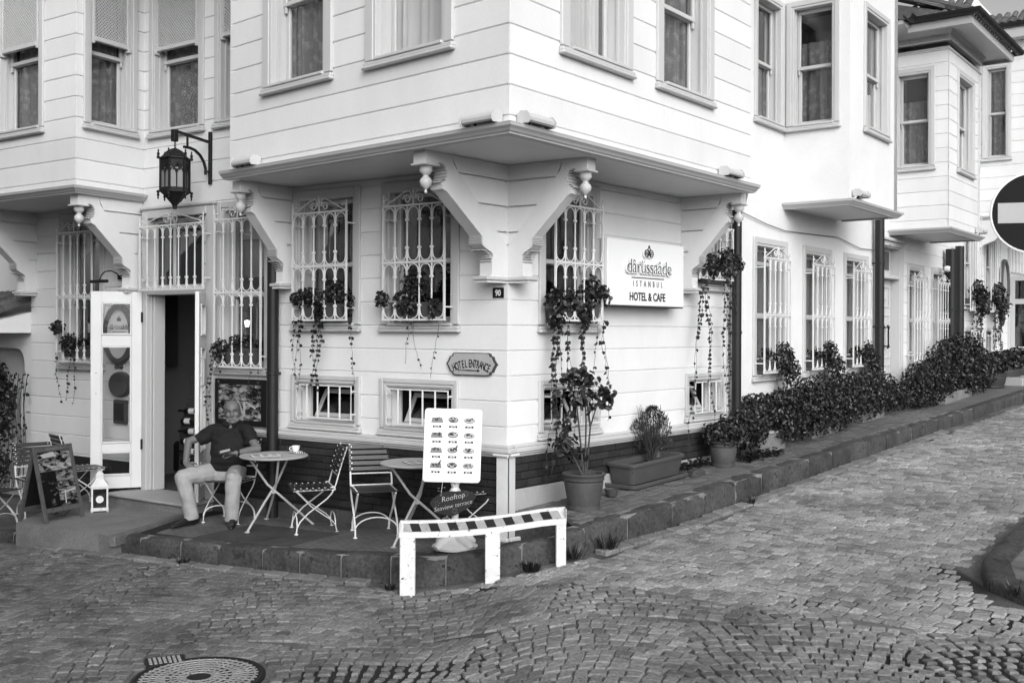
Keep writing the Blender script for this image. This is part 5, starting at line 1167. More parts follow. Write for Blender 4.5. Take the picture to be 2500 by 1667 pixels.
# ------------------------------------------------------------------ bistro furniture
def face(x, y, z, f): return frame((x, y), (-f[1], f[0]), z)      # local -Y looks along f
def make_chair():
    c = thing('bistro_chair', 'x', 'chair'); w = .2; r = .0105
    Lg = [(.31, .83), (.255, .66), (.20, .46), (.165, .385), (.12, .335), (-.06, .20), (-.135, .125), (-.165, .07), (-.175, 0)]
    Sg = [(-.19, .42), (-.15, .385), (-.03, .26), (.08, .18), (.16, .125), (.20, .08), (.22, 0)]
    for s in (-1, 1):
        MB().tube([(s * w, y, z) for y, z in Lg], r, 6, flat=.6).build('leg', 'iron_white', c, smooth=60); MB().tube([(s * (w - .022), y, z) for y, z in Sg], r, 6, flat=.6).build('leg', 'iron_white', c, smooth=60)
        MB().tube([(s * (w - .022), -.2, .415), (s * (w - .022), .19, .42)], .009, 5).build('seat_rail', 'iron_white', c)
        MB().box(s * w - .02 * (s > 0) - .0 * s, s * w + .02 * (s < 0), .16, .20, .41, .45, .004).build('hinge_block', 'iron_white', c)
        for (y, z) in ((-.175, 0), (.22, 0)): MB().lathe([(.02, 0), (.02, .008), (.008, .012)], (s * (w if y < 0 else w - .022), y, z), 8).build('foot_pad', 'iron_white', c)
    for (ww, y0, z0, h) in ((w, -.165, .07, .115), (w - .022, .205, .07, .1)):
        MB().tube([(ww * math.cos(a), y0, z0 + h * math.sin(a)) for a in [PI * i / 12 for i in range(13)]], .009, 6, flat=.6).build('stretcher', 'iron_white', c, smooth=60)
    MB().tube([(-w, .225, .55), (w, .225, .55)], .007, 6).build('cross_bar', 'iron_white', c); MB().tube([(-w, .178, .445), (w, .178, .445)], .007, 6).build('cross_bar', 'iron_white', c)
    sm = None; rv = MB()
    for i in range(7):
        y = -.19 + i * .058
        o = MB().box(-.215, .215, y - .024, y + .024, .425, .437, .003).build('seat_slat', 'slat_dark', c)
        for s in (-1, 1): rv.lathe([(.0, .442), (.006, .441), (.008, .437)], (s * .185, y, 0), 6)
    for i in range(5):
        z = .80 - i * .051; y = .30 - i * .0165
        o = MB().box(-.215, .215, -.009, .009, -.021, .021, .003).build('back_slat', 'slat_dark', c, Matrix.Translation((0, y - .012, z)) @ Matrix.Rotation(-.31, 4, 'X'))
        for s in (-1, 1): rv.lathe([(.0, -.014), (.0065, -.013), (.0085, -.009)], (s * .185, y - .016, z + .004), 6, 'y')
    rv.build('rivets', 'white', c, kind='stuff'); return c
ch0 = make_chair()
def chair(x, y, f, label, z=None):
    global ch0
    M = face(x, y, terr_z(x) + .001 if z is None else z, f)
    if ch0.get('used'): o = copytree(ch0, M)
    else:
        o = ch0; o.matrix_basis = M; W0_ = WM[o.name].copy()
        def mv(q):
            for k in q.children: WM[k.name] = M @ W0_.inverted() @ WM[k.name]; mv(k)
        mv(o); WM[o.name] = M; o['used'] = 1
    o['label'] = label; o['group'] = 'bistro chairs on the terrace'
    return o
chair(-2.95, 10.92, (-.25, -.968), 'folding bistro chair under the seated man')
chair(-1.955, 10.25, (-.95, -.31), 'folding bistro chair seen side-on, right of the man\'s table')
chair(-1.31, 9.97, (.27, -.963), 'empty folding bistro chair facing the street, against the brick plinth')
chair(-.43, 9.70, (-.9, -.43), 'folding bistro chair half hidden behind the white menu stand')
chair(-5.52, 12.2, (.66, -.75), 'folding bistro chair behind the leaning photo board')
chair(-4.92, 11.95, (.75, .66), 'folding bistro chair showing between photo board and door leaf', -.115)
chair(-5.70, 11.45, (.93, -.36), 'folding bistro chair cut by the left edge of the picture')
for o in bpy.data.objects:
    if o.get('used'): del o['used']
def make_table(x, y, label):
    t = thing('bistro_table', label, 'table', at(x, y, terr_z(x) + .001), 'bistro tables on the terrace')
    MB().lathe([(0, .692), (.325, .692), (.338, .698), (.342, .708), (.336, .714), (.318, .712), (0, .711)], (0, 0, 0), 40).build('table_top', 'grey_light', t, smooth=30)
    for a in (-116, 5, 113):
        a = math.radians(a); fx, fy = .40 * math.cos(a), .40 * math.sin(a); tx, ty = -.25 * math.cos(a), -.25 * math.sin(a)
        MB().tube([(fx, fy, .006), (fx * .3 + .012 * math.sin(a), fy * .3 - .012 * math.cos(a), .26), (tx * .25 + .012 * math.sin(a), ty * .25 - .012 * math.cos(a), .42), (tx, ty, .69)], .0125, 8).build('leg', 'grey_light', t, smooth=60)
        MB().lathe([(.028, 0), (.028, .006), (.014, .012)], (fx, fy, 0), 10).build('foot_pad', 'grey_light', t)
    MB().lathe([(.03, .33), (.03, .35)], (0, 0, 0), 10).build('leg_hub', 'grey_light', t); return t
make_table(-2.40, 10.55, 'round grey bistro table at the seated man\'s elbow'); make_table(-.87, 9.63, 'round grey bistro table behind the menu stand')
def menu_print(parent, M, w, h, cols, rows, sc_=1., prices=None, m='menu'):
    """printed dish pictures: plates, boards and food as thin prints"""
    cw, chh = w / cols, h / rows; K = 0
    for j in range(rows):
        for i in range(cols):
            x, z = (i + .5) * cw - w / 2, h / 2 - (j + .5) * chh
            fr_ = MB(); a, b = cw * .44, chh * .32; zc = z + chh * .12
            for (p, q, c, d) in ((x - a, x + a, zc - b, zc - b + .0022 * sc_), (x - a, x + a, zc + b - .0022 * sc_, zc + b), (x - a, x - a + .002 * sc_, zc - b, zc + b), (x + a - .002 * sc_, x + a, zc - b, zc + b)): fr_.box(p, q, -.0012, 0, c, d)
            fr_.build('picture_frame', 'grey_mid', parent, M)
            r = random.Random(j * 7 + i * 3 + 5); dish = MB(); el = lambda cx, cz, rx, rz, n=14, rot=0: [(cx + rx * math.cos(2 * PI * k / n) * math.cos(rot) - rz * math.sin(2 * PI * k / n) * math.sin(rot), cz + rx * math.cos(2 * PI * k / n) * math.sin(rot) + rz * math.sin(2 * PI * k / n) * math.cos(rot)) for k in range(n)]
            kind = (j * cols + i) % 3
            if kind == 0: dish.k = 1; dish.prism([(x - a * .85, zc - b * .7), (x + a * .85, zc - b * .7), (x + a * .7, zc + b * .35), (x - a * .7, zc + b * .35)], -.0014, 0, 'y')
            elif kind == 1: dish.k = 2; dish.prism(el(x, zc - b * .05, a * .72, b * .62), -.0014, 0, 'y'); dish.k = 3; dish.prism(el(x, zc, a * .6, b * .48), -.0018, 0, 'y')
            else: dish.k = 1; dish.prism(el(x, zc - b * .15, a * .8, b * .6), -.0014, 0, 'y'); dish.k = 3; dish.prism(el(x, zc - b * .1, a * .7, b * .5), -.0018, 0, 'y')
            for k in range(9):
                dish.k = r.choice((0, 0, 1, 2)); dish.prism(el(x + r.uniform(-.42, .42) * a, zc + r.uniform(-.3, .35) * b, a * r.uniform(.1, .24), b * r.uniform(.1, .2), 8, r.uniform(-.8, .8)), -.002 - .0002 * k, 0, 'y')
            if (j, i) in ((2, 1), (3, 0)): dish.k = 2; dish.prism([(x + a * .15, zc + b * .1), (x + a * .55, zc - b * .1), (x + a * .75, zc + b * .9), (x + a * .62, zc + b * .95)], -.0045, 0, 'y')
            dish.build('dish_print', ['black', 'grey_mid', 'plastic_dark', 'grey_light'], parent, M, fix=False)
            if prices:
                MB().box(x - cw * .26, x + cw * .26, -.0015, 0, z - chh * .43, z - chh * .29).build('price_bar', 'black', parent, M)
                lettering('price', prices[K], chh * .145, 'white', parent, off(M, x, -.0017, z - chh * .415), ext=.0003, res=1, bev=.0006); K += 1
for (x, y, a, L_, grp) in ((-2.47, 10.50, 22, 'printed menu sheet lying on the man\'s table', 1), (-.83, 9.60, 25, 'printed menu sheet lying on the table behind the menu stand', 2)):
    z = terr_z(x) + .7135; t = thing('menu_sheet', L_, 'menu', Matrix.Translation((x, y, z)) @ Matrix.Rotation(math.radians(a), 4, 'Z') @ Matrix.Rotation(-PI / 2, 4, 'X'), 'menus on the tables')
    MB().box(-.15, .15, -.003, 0, -.105, .105).build('board', 'black', t); MB().box(-.143, .143, -.0045, -.003, -.098, .098).build('sheet', 'white', t); menu_print(t, off(WM[t.name], 0, -.0045, 0), .26, .17, 3, 2)
cu = thing('coffee_cup', 'white coffee cup on the man\'s table', 'cup', at(-2.22, 10.74, terr_z(-2.3) + .7125))
MB().lathe([(0, .012), (.024, .012), (.036, .03), (.041, .06), (.042, .072), (.039, .072), (.034, .03), (0, .018)], (0, 0, 0), 20).build('cup', 'white', cu, smooth=40); MB().tube([(-.04, 0, .06), (-.058, 0, .056), (-.064, 0, .042), (-.054, 0, .028), (-.038, 0, .03)], .005, 6).build('handle', 'white', cu); MB().lathe([(0, .002), (.04, .002), (.068, .011), (.07, .014), (.04, .008), (0, .008)], (0, 0, 0), 24).build('saucer', 'white', cu, smooth=40)
sp = thing('wrapped_sweet', 'striped wrapped biscuit on the saucer side of the table', 'biscuit', at(-2.165, 10.66, terr_z(-2.3) + .7135, -12)); MB().box(-.055, .055, -.012, .012, 0, .016, .005).build('wrapper', 'white', sp)
for i in range(5): MB().box(-.045 + i * .022, -.036 + i * .022, -.0125, .0125, .0, .0165).build('stripe', 'black', sp)
# ------------------------------------------------------------------ menu stand with slate sign
ms = thing('menu_stand', 'white menu board on a turned stand with twelve dish pictures', 'menu stand', at(-.485, 9.0, .03))
MB().lathe([(.034, .02), (.04, .05), (.034, .07), (.026, .09), (.03, .25), (.031, .40), (.024, .44), (.05, .47), (.05, .49), (.03, .52), (.04, .55), (.044, .58), (.03, .60), (.028, .68)], (0, 0, 0), 14).build('turned_post', 'iron_white_old', ms, smooth=50)
fb = MB()
for k in range(4):
    a = PI / 4 + PI / 2 * k; pts = [(.0, .0, .09), (.09 * math.cos(a), .09 * math.sin(a), .085), (.17 * math.cos(a), .17 * math.sin(a), .055), (.215 * math.cos(a), .215 * math.sin(a), .022)]; fb.tube(pts, [.05, .045, .04, .03], 8)
fb.lathe([(.0, .0), (.19, .0), (.20, .02), (.14, .05), (.08, .07), (.05, .1), (0, .1)], (0, 0, 0), 20); fb.build('base', 'iron_white', ms, smooth=60)
MBd = off(WM[ms.name], -.02, -.055, .885) @ Matrix.Rotation(math.radians(1.8), 4, 'Y') @ Matrix.Rotation(math.radians(4), 4, 'Z') @ Matrix.Rotation(math.radians(-5), 4, 'X')
def rrect(w, h, r, n=5):
    out = []
    for (cx, cz, a0) in ((w / 2 - r, h / 2 - r, 0), (-w / 2 + r, h / 2 - r, 90), (-w / 2 + r, -h / 2 + r, 180), (w / 2 - r, -h / 2 + r, 270)): out += [(cx + r * math.cos(math.radians(a0 + 90 * k / n)), cz + r * math.sin(math.radians(a0 + 90 * k / n))) for k in range(n + 1)]
    return out
MB().prism(rrect(.492, .625, .03), 0, .03, 'y').build('board', 'sign_white', ms, MBd); MB().prism(rrect(.466, .60, .008), -.004, .0, 'y').build('poster', 'white', ms, MBd)
rim = MB(); rp = rrect(.474, .606, .02); rim.tube([(x, -.002, z) for x, z in rp], .005, 5, closed=True); rim.build('rim', 'sign_white', ms, MBd, smooth=60)
menu_print(ms, off(MBd, 0, -.0041, .012), .415, .515, 3, 4, prices=['26 TL', '32 TL', '19 TL', '24 TL', '28 TL', '32 TL', '34 TL', '34 TL', '34 TL', '42 TL', '48 TL', '48 TL'])
sl_ = thing('slate_sign', 'black slate sign with chalked words Rooftop Seaview terrace', 'sign', off(WM[ms.name], -.015, -.09, .405) @ Matrix.Rotation(math.radians(-13), 4, 'Y'))
bean = []
for i in range(40):
    a = 2 * PI * i / 40; r = 1 + .06 * math.sin(3 * a + .6) + .035 * math.sin(7 * a + 1) - .1 * math.exp(-((a - 1.15) / .25) ** 2); bean.append((.192 * r * math.cos(a), .103 * r * math.sin(a)))
MB().prism(bean, 0, .012, 'y').build('slate', 'black', sl_)
lettering('chalk_word', 'Rooftop', .062, 'grey_light', sl_, off(WM[sl_.name], .01, -.0005, .022), ext=.0004, shear=.25, bev=-.0006); lettering('chalk_word', 'Seaview terrace', .052, 'grey_light', sl_, off(WM[sl_.name], -.005, -.0005, -.045), ext=.0004, shear=.25, bev=-.0006)
dd = MB()
for (cx, cz, n) in ((.125, .045, 7), (.0, -.075, 9), (-.13, .02, 5)):
    for k in range(n): a = 2 * PI * k / n; dd.tube([(cx + .012 * math.cos(a), -.0008, cz + .012 * math.sin(a)), (cx + .026 * math.cos(a), -.0008, cz + .026 * math.sin(a))], .0012, 4)
dd.build('chalk_doodles', 'grey_mid', sl_, kind='stuff')
st_ = MB(); st_.tube([(-.085, .0, .075), (-.03, .03, .24)], .003, 5); st_.tube([(.085, .0, .075), (.05, .03, .24)], .003, 5); st_.build('string', 'grey_light', sl_)
# ------------------------------------------------------------------ barrier rail on the kerb
br = thing('barrier', 'low white iron barrier with black diagonal stripes on the kerb corner', 'barrier', Matrix.Identity(4))
A, B = Vector((-.905, 8.47, 0)), Vector((.445, 8.53, 0)); dB = (B - A); Lb = dB.length; Mb = frame((A.x, A.y), (dB.x, dB.y)); MBr = Mb
def ztop(u): t = u / Lb; return .332 + .108 * t - .028 * math.sin(PI * min(1, t * 1.15))
NS = 14; us = [Lb * i / NS for i in range(NS + 1)]
def sweep(prof, name, m):
    V = []; F = []; K = len(prof)
    for u in us:
        for (y, z) in prof: V.append((u, y, ztop(u) + z))
    for i in range(NS):
        for j in range(K): F.append((i * K + j, (i + 1) * K + j, (i + 1) * K + (j + 1) % K, i * K + (j + 1) % K))
    F += [tuple(range(K))[::-1], tuple(range(NS * K, (NS + 1) * K))]; return MB().add(V, F).build(name, m, br, MBr)
sweep([(.06, -.014), (.095, -.014), (.095, .012), (.06, .012)], 'top_edge', 'iron_white_old'); sweep([(-.045, -.108), (-.022, -.108), (-.022, -.062), (-.045, -.062)], 'front_band', 'iron_white_old')
sweep([(-.022, -.07), (.06, -.012), (.06, -.02), (-.022, -.085)], 'rail_plate', 'iron_white_old')
mat('stripe_grey', .33, .6, .2, 12, .2, 60, spots=.38, spotc=.03, spotscale=30); mat('stripe_black', .012, .55, .3, 12, .2, 60, spots=.33, spotc=.3, spotscale=26)
n = 17; lean = .03
for k in range(n):
    u0, u1 = .03 + (Lb - .06) * k / n, .03 + (Lb - .06) * (k + 1) / n
    q = [(u0, -.022, ztop(u0) - .0675), (u1, -.022, ztop(u1) - .0675), (max(.03, u1 - lean), .06, ztop(u1 - lean) - .0095), (max(.03, u0 - lean), .06, ztop(u0 - lean) - .0095)]
    MB().add(q + [(x, y, z - .004) for x, y, z in q], [(0, 1, 2, 3), (4, 7, 6, 5), (0, 4, 5, 1), (1, 5, 6, 2), (2, 6, 7, 3), (3, 7, 4, 0)]).build('stripe', 'stripe_grey' if k % 2 == 0 else 'stripe_black', br, MBr)
for (u, w_) in ((.0, .128), (.69, .125), (Lb - .085, .085)):
    p = MBr @ Vector((u + w_ / 2, 0, 0)); zb = road_z(p.x, p.y) - .05
    MB().box(u + .004, u + w_, -.04, .05, zb, ztop(u + w_ / 2) - .085, .005).build('leg', 'iron_white_old', br, MBr)
MB().box(Lb - .004, Lb + .002, -.045, .095, ztop(Lb) - .108, ztop(Lb) + .012, .003).build('end_plate', 'iron_white_old', br, MBr); MB().box(-.002, .004, -.045, .095, ztop(0) - .108, ztop(0) + .012, .003).build('end_plate', 'iron_white_old', br, MBr)
# ------------------------------------------------------------------ folding photo board and candle lantern by the door
ab = thing('photo_board', 'folding wooden street board with a collage of night and terrace photographs', 'sign board', Matrix.Identity(4))
F1, F2 = Vector((-4.81, 10.77)), Vector((-4.60, 11.25)); fd = (F2 - F1).normalized(); fn = Vector((fd.y, -fd.x)); Wb = (F2 - F1).length; Hb = .80; lean = math.atan2(.19, .76)
MA = frame(F1, fd, -.115) @ Matrix.Rotation(-lean, 4, 'X'); MAb = frame(F1 - fn * .38, fd, -.115) @ Matrix.Rotation(lean, 4, 'X')
for M_, nm_ in ((MA, 'front'), (MAb, 'back')):
    for x in (0, Wb - .045): MB().box(x, x + .045, -.012, .012, 0, Hb, .004).build('board_leg', 'wood_grey', ab, M_)
    MB().box(.045, Wb - .045, -.012, .012, Hb - .06, Hb, .004).build('top_rail', 'wood_grey', ab, M_); MB().box(.045, Wb - .045, -.012, .012, .10, .15, .004).build('bottom_rail', 'wood_grey', ab, M_)
    MB().box(.045, Wb - .045, -.004, .006, .15, Hb - .06).build('panel', 'black', ab, M_)
x0, x1, z0, z1 = .05, Wb - .05, .155, Hb - .065; xm = (x0 + x1) / 2
for (a, b, c, d, k) in ((x0, x1, z0 + .38, z1, 0), (x0, xm - .02, z0, z0 + .37, 3), (xm - .015, x1, z0 + .195, z0 + .37, 4), (xm - .015, x1, z0, z0 + .19, 5)): MB().box(a, b, -.0075, -.004, c, d).build('photograph', 'photo_%d' % k, ab, MA)
pm = MB(); pm.prism([(x0 + .03, z1 - .02), (x0 + .2, z1 - .0), (x0 + .24, z1 - .05), (x0 + .07, z1 - .06)], -.009, -.0075, 'y'); pm.prism([(xm + .06, z0 + .16), (xm + .075, z0 + .16), (xm + .06, z0 + .02), (xm + .045, z0 + .02)], -.009, -.0075, 'y'); pm.prism([(xm + .01, z0 + .13), (x1 - .01, z0 + .15), (x1 - .01, z0 + .165), (xm + .01, z0 + .14)], -.009, -.0075, 'y'); pm.build('photo_highlights', 'grey_light', ab, MA)
lettering('chalk_word', 'TERRACE', .05, 'grey_mid', ab, off(MA, Wb / 2, -.0125, Hb - .048), ext=.0003, spacing=1.2)
MB().tube([(.12, .05, .02 + .09), (.2, .02, .06), (.3, .03, .05), (.4, .05, .1)], .004, 5).build('chain', 'iron_black', ab, MA)
cl = thing('candle_lantern', 'white metal candle lantern on the door apron', 'lantern', at(-4.56, 11.57, -.114, 22)); a = .078
cf_ = MB()
for x in (-1, 1):
    for y in (-1, 1): cf_.box(x * a - .009, x * a + .009, y * a - .009, y * a + .009, .03, .27)
for z in (.03, .255):
    for s in (-1, 1): cf_.box(-a, a, s * a - .008, s * a + .008, z, z + .018); cf_.box(s * a - .008, s * a + .008, -a, a, z, z + .018)
cf_.build('cage', 'iron_white_old', cl)
MB().box(-.095, .095, -.095, .095, .012, .03, .004).build('base', 'iron_white_old', cl)
for x in (-1, 1):
    for y in (-1, 1): MB().lathe([(.012, 0), (.016, .013)], (x * .08, y * .08, 0), 6).build('foot', 'iron_white_old', cl)
MB().lathe([(.13, .273), (.13, .285), (.06, .36), (.055, .362), (.055, .40), (.062, .402), (.035, .43), (.012, .445), (0, .45)], (0, 0, 0), 4, rot=PI / 4).build('roof', 'iron_white_old', cl); MB().tube([(.016 * math.cos(t), 0, .462 + .016 * math.sin(t)) for t in [2 * PI * i / 10 for i in range(10)]], .003, 5, closed=True).build('ring', 'iron_white_old', cl)
for s in (-1, 1): MB().box(-a, a, s * a - .002, s * a + .002, .05, .255).build('pane', 'glass_dark', cl); MB().box(s * a - .002, s * a + .002, -a, a, .05, .255).build('pane', 'glass_dark', cl)
MB().lathe([(.03, .03), (.03, .12), (0, .12)], (0, 0, 0), 12).build('candle', 'white', cl); MB().lathe([(.03, -.003), (.04, -.003), (.04, .0), (.03, .0)], (0, -a - .002, .14), 20, 'y').build('rosette', 'iron_white', cl)
# ------------------------------------------------------------------ people
def remesh(mb, name, m, parent, voxel=.01, it=4, disp=0., dsc=14., M=None, aniso=(1, 1, 1)):
    me = bpy.data.meshes.new(name); me.from_pydata(mb.v, [], mb.f); o = bpy.data.objects.new(name, me); col.objects.link(o)
    q = o.modifiers.new('r', 'REMESH'); q.mode = 'VOXEL'; q.voxel_size = voxel; q.use_smooth_shade = True
    q = o.modifiers.new('s', 'SMOOTH'); q.iterations = it; q.factor = .5
    dg = bpy.context.evaluated_depsgraph_get(); nm = bpy.data.meshes.new_from_object(o.evaluated_get(dg)); bpy.data.objects.remove(o); bpy.data.meshes.remove(me)
    if disp:
        ns = [v.normal.copy() for v in nm.vertices]
        for v, n in zip(nm.vertices, ns): v.co += n * disp * noise.noise(Vector((v.co.x * aniso[0], v.co.y * aniso[1], v.co.z * aniso[2])) * dsc)
    nm.materials.clear(); nm.materials.append(MATS[m]); nm.polygons.foreach_set('use_smooth', [True] * len(nm.polygons)); nm.name = name
    return link(name, nm, parent, M or Matrix.Identity(4))
def blob(mb, c, r, n=10, M=None):
    V = []; F = []; m = n // 2
    for i in range(m + 1):
        a = PI * i / m
        for k in range(n): b = 2 * PI * k / n; p = Vector((r[0] * math.sin(a) * math.cos(b), r[1] * math.sin(a) * math.sin(b), r[2] * math.cos(a))); p = (M @ p if M else p); V.append(p + Vector(c))
    for i in range(m):
        for k in range(n): F.append((i * n + k, i * n + (k + 1) % n, (i + 1) * n + (k + 1) % n, (i + 1) * n + k))
    mb.add(V, F)
def limb(mb, pts, rs, n=12, ball=True):
    P = [Vector(p) for p in pts]; path = []; rr = []
    for i in range(len(P) - 1):
        for k in range(6 if i < len(P) - 2 else 7): t = k / 6; path.append(P[i].lerp(P[i + 1], t)); rr.append(rs[i] + (rs[i + 1] - rs[i]) * t)
    for q, r in zip(P, rs): 
        if ball: blob(mb, q, (r, r, r), 12)
    mb.tube(path, rr, n)
def rings(mb, secs, M, n=24, e=2.3):
    """secs: (z, half width, front, back, cx, cy)"""
    V = []; F = []
    for s in secs:
        z, w, f, b = s[:4]; cx, cy = (s[4], s[5]) if len(s) > 4 else (0, 0)
        for k in range(n):
            a = 2 * PI * k / n; c_, s_ = math.cos(a), math.sin(a); ux = math.copysign(abs(c_) ** (2 / e), c_); uy = math.copysign(abs(s_) ** (2 / e), s_)
            ym = (b - f) / 2; V.append(M @ Vector((cx + w * ux, cy + (f + b) / 2 + ym * uy, z)))
    m = len(secs)
    for i in range(m - 1):
        for k in range(n): F.append((i * n + k, i * n + (k + 1) % n, (i + 1) * n + (k + 1) % n, (i + 1) * n + k))
    F += [tuple(range(n))[::-1], tuple(range((m - 1) * n, m * n))]; mb.add(V, F)
HEAD = [(-.118, .022, -.072, -.03), (-.112, .04, -.088, -.012), (-.096, .053, -.095, .02), (-.07, .063, -.094, .05), (-.04, .070, -.092, .075), (-.01, .074, -.090, .088), (.02, .0755, -.089, .095), (.05, .0765, -.088, .098), (.08, .071, -.077, .091), (.10, .058, -.058, .074), (.113, .038, -.034, .05), (.12, .012, -.008, .02)]
def head(mb, M):
    rings(mb, HEAD, M, 24, 2.15)
    T = lambda pts: [tuple(M @ Vector(p)) for p in pts]
    mb.tube(T([(0, -.088, .026), (0, -.103, .005), (0, -.116, -.018), (0, -.112, -.03), (0, -.095, -.034)]), [.009, .011, .015, .015, .008], 8)
    for s in (-1, 1):
        blob(mb, M @ Vector((s * .015, -.103, -.027)), (.009, .009, .008)); mb.tube(T([(s * .012, -.096, .034), (s * .032, -.096, .040), (s * .055, -.080, .034)]), [.007, .009, .006], 6)
        blob(mb, M @ Vector((s * .043, -.073, -.02)), (.024, .018, .026)); blob(mb, M @ Vector((s * .079, .012, -.004)), (.010, .02, .032)); blob(mb, M @ Vector((s * .045, -.055, -.08)), (.024, .03, .026))
    mb.tube(T([(-.027, -.092, -.066), (0, -.1015, -.06), (.027, -.092, -.066)]), .0045, 6); mb.tube(T([(-.022, -.0925, -.071), (0, -.099, -.0715), (.022, -.0925, -.071)]), .0045, 6); blob(mb, M @ Vector((0, -.086, -.097)), (.022, .014, .016))
def hand(mb, wrist, d, up, spread=1., curl=.3, thumb=1, s=1.):
    """palm from the wrist along d, fingers fanned, thumb to one side"""
    w = Vector(wrist); d = Vector(d).normalized(); up = (Vector(up) - d * Vector(up).dot(d)).normalized(); side = d.cross(up) * thumb
    pc = w + d * .045 * s; mb.tube([w, w + d * .03 * s, w + d * .07 * s, w + d * .088 * s], [.026 * s, .034 * s, .038 * s, .03 * s], 10, flat=.45) 
    for k in range(4): blob(mb, w + d * .06 * s + side * (.027 - .018 * k) * s, (.017 * s, .017 * s, .014 * s))
    for k, ln in enumerate((.07, .078, .072, .056)):
        b = w + d * .085 * s + side * (.029 - .0195 * k) * s; an = (1.5 - k) * .11 * spread; fd_ = (d * math.cos(an) + side * math.sin(an)).normalized(); pts = [b]; ang = 0
        for j, q in enumerate((.45, .32, .23)):
            ang += curl * (1 + .35 * j); pts.append(pts[-1] + (fd_ * math.cos(ang) - up * math.sin(ang)) * ln * q * s)
        mb.tube(pts, [.0095 * s, .009 * s, .0085 * s, .007 * s], 8)
    b = w + d * .03 * s + side * .03 * s; mb.tube([b, b + (side * .8 + d * .5) * .03 * s, b + (side * .75 + d * .9 - up * curl * .6) * .055 * s, b + (side * .6 + d * 1.25 - up * curl) * .07 * s], [.014 * s, .0125 * s, .0105 * s, .008 * s], 8)
man = thing('person', 'seated man in dark polo shirt and pale trousers holding a phone', 'person', at(-2.95, 10.9, -.1))
HM = frame((-2.935, 10.975), (.975, .22), 1.037) @ Matrix.Rotation(math.radians(-3), 4, 'Y') @ Matrix.Rotation(math.radians(4), 4, 'X')
b = MB(); head(b, HM)
limb(b, [(-2.945, 11.0, .93), (-2.955, 11.02, .80)], [.058, .066]); limb(b, [(-2.955, 11.03, .84), (-2.965, 11.0, .62), (-2.985, 10.98, .44)], [.1, .13, .13])
limb(b, [(-3.11, 11.02, .835), (-3.385, 10.95, .725), (-3.365, 10.79, .525)], [.052, .043, .029]); limb(b, [(-2.79, 10.98, .835), (-2.625, 10.79, .672), (-2.80, 10.63, .645)], [.052, .043, .029])
hand(b, (-3.365, 10.785, .52), (.66, -.70, -.2), (-.1, -.3, .95), 1.3, .16, -1); hand(b, (-2.80, 10.63, .645), (-.93, -.30, .02), (-.15, -.55, -.8), .6, -.38, -1)
for (h, k, a) in (((-3.07, 10.97, .42), (-3.352, 10.63, .40), (-3.268, 10.68, .03)), ((-2.89, 10.97, .42), (-2.817, 10.59, .385), (-2.845, 10.66, .03))): limb(b, [h, k, a], [.07, .05, .03])
bodyo = remesh(b, 'body', 'skin', man, .0062, 3)
hr = MB(); rings(hr, [(z, w + .006, max(f, -.045 + .02 * (z > .07)) - .0, bb + .007) for z, w, f, bb in HEAD[4:]], HM, 24, 2.15); hq = remesh(hr, 'hair', 'hair', man, .008, 3, .003, 60)
bm = bmesh.new(); bm.from_mesh(hq.data); inv = HM.inverted()
dl_ = []
for v in bm.verts:
    p = inv @ v.co
    if p.y < -.015 + .03 * (p.z > .02) or (p.z > .085 and p.y < .06) or (p.z < .0 and p.y < .03): dl_.append(v)
bmesh.ops.delete(bm, geom=dl_, context='VERTS'); bm.to_mesh(hq.data); bm.free()
ey = MB()
for s in (-1, 1):
    ey.k = 0; blob(ey, HM @ Vector((s * .031, -.083, .019)), (.011, .008, .0036)); ey.k = 1; ey.tube([tuple(HM @ Vector(p)) for p in ((s * .016, -.094, .041), (s * .034, -.094, .046), (s * .054, -.081, .039))], .0045, 5)
ey.build('eyes', ['black', 'plastic_dark'], man, Matrix.Identity(4), fix=False)
gl_ = MB()
for s in (-1, 1): gl_.tube([tuple(HM @ Vector((s * .031 + .021 * math.cos(a), -.104 + .004 * abs(math.cos(a)), .016 + .015 * math.sin(a)))) for a in [2 * PI * i / 14 for i in range(14)]], .0009, 4, closed=True); gl_.tube([tuple(HM @ Vector(p)) for p in ((s * .052, -.10, .02), (s * .076, -.05, .02), (s * .08, .01, .012))], .0018, 4)
gl_.tube([tuple(HM @ Vector(p)) for p in ((-.011, -.107, .02), (.011, -.107, .02))], .0018, 4); gl_.build('glasses', 'plastic_dark', man, Matrix.Identity(4), fix=False)
TM = frame((-2.965, 11.0), (.985, .17), 0)
s = MB(); rings(s, [(.435, .18, -.185, .135, -.015, 0), (.48, .188, -.21, .138, -.01, 0), (.54, .192, -.225, .135), (.62, .19, -.205, .13), (.70, .187, -.165, .125), (.78, .19, -.125, .12), (.84, .19, -.10, .115, .0, .01), (.885, .165, -.075, .1, .0, .015), (.915, .10, -.05, .085, .01, .015), (.935, .075, -.045, .075, .012, .01)], TM, 28, 2.4)
limb(s, [(-3.10, 11.02, .855), (-3.19, 11.0, .80), (-3.295, 10.975, .728)], [.075, .077, .074], ball=False); blob(s, (-3.11, 11.02, .85), (.075, .075, .07)); limb(s, [(-2.80, 10.98, .855), (-2.745, 10.93, .80), (-2.70, 10.87, .725)], [.075, .077, .072], ball=False); blob(s, (-2.80, 10.99, .85), (.075, .075, .07))
remesh(s, 'polo_shirt', 'shirt', man, .009, 4, .016, 9, aniso=(1, 1, 2.4))
cl2 = MB(); cl2.tube([tuple(TM @ Vector((.075 * math.cos(a) + .012, -.01 + .07 * math.sin(a), .925 - .035 * max(0, -math.sin(a)) ** 2))) for a in [PI * (-.42 + 1.84 * i / 16) for i in range(17)]], .016, 6); cl2.build('collar', 'shirt', man, Matrix.Identity(4))
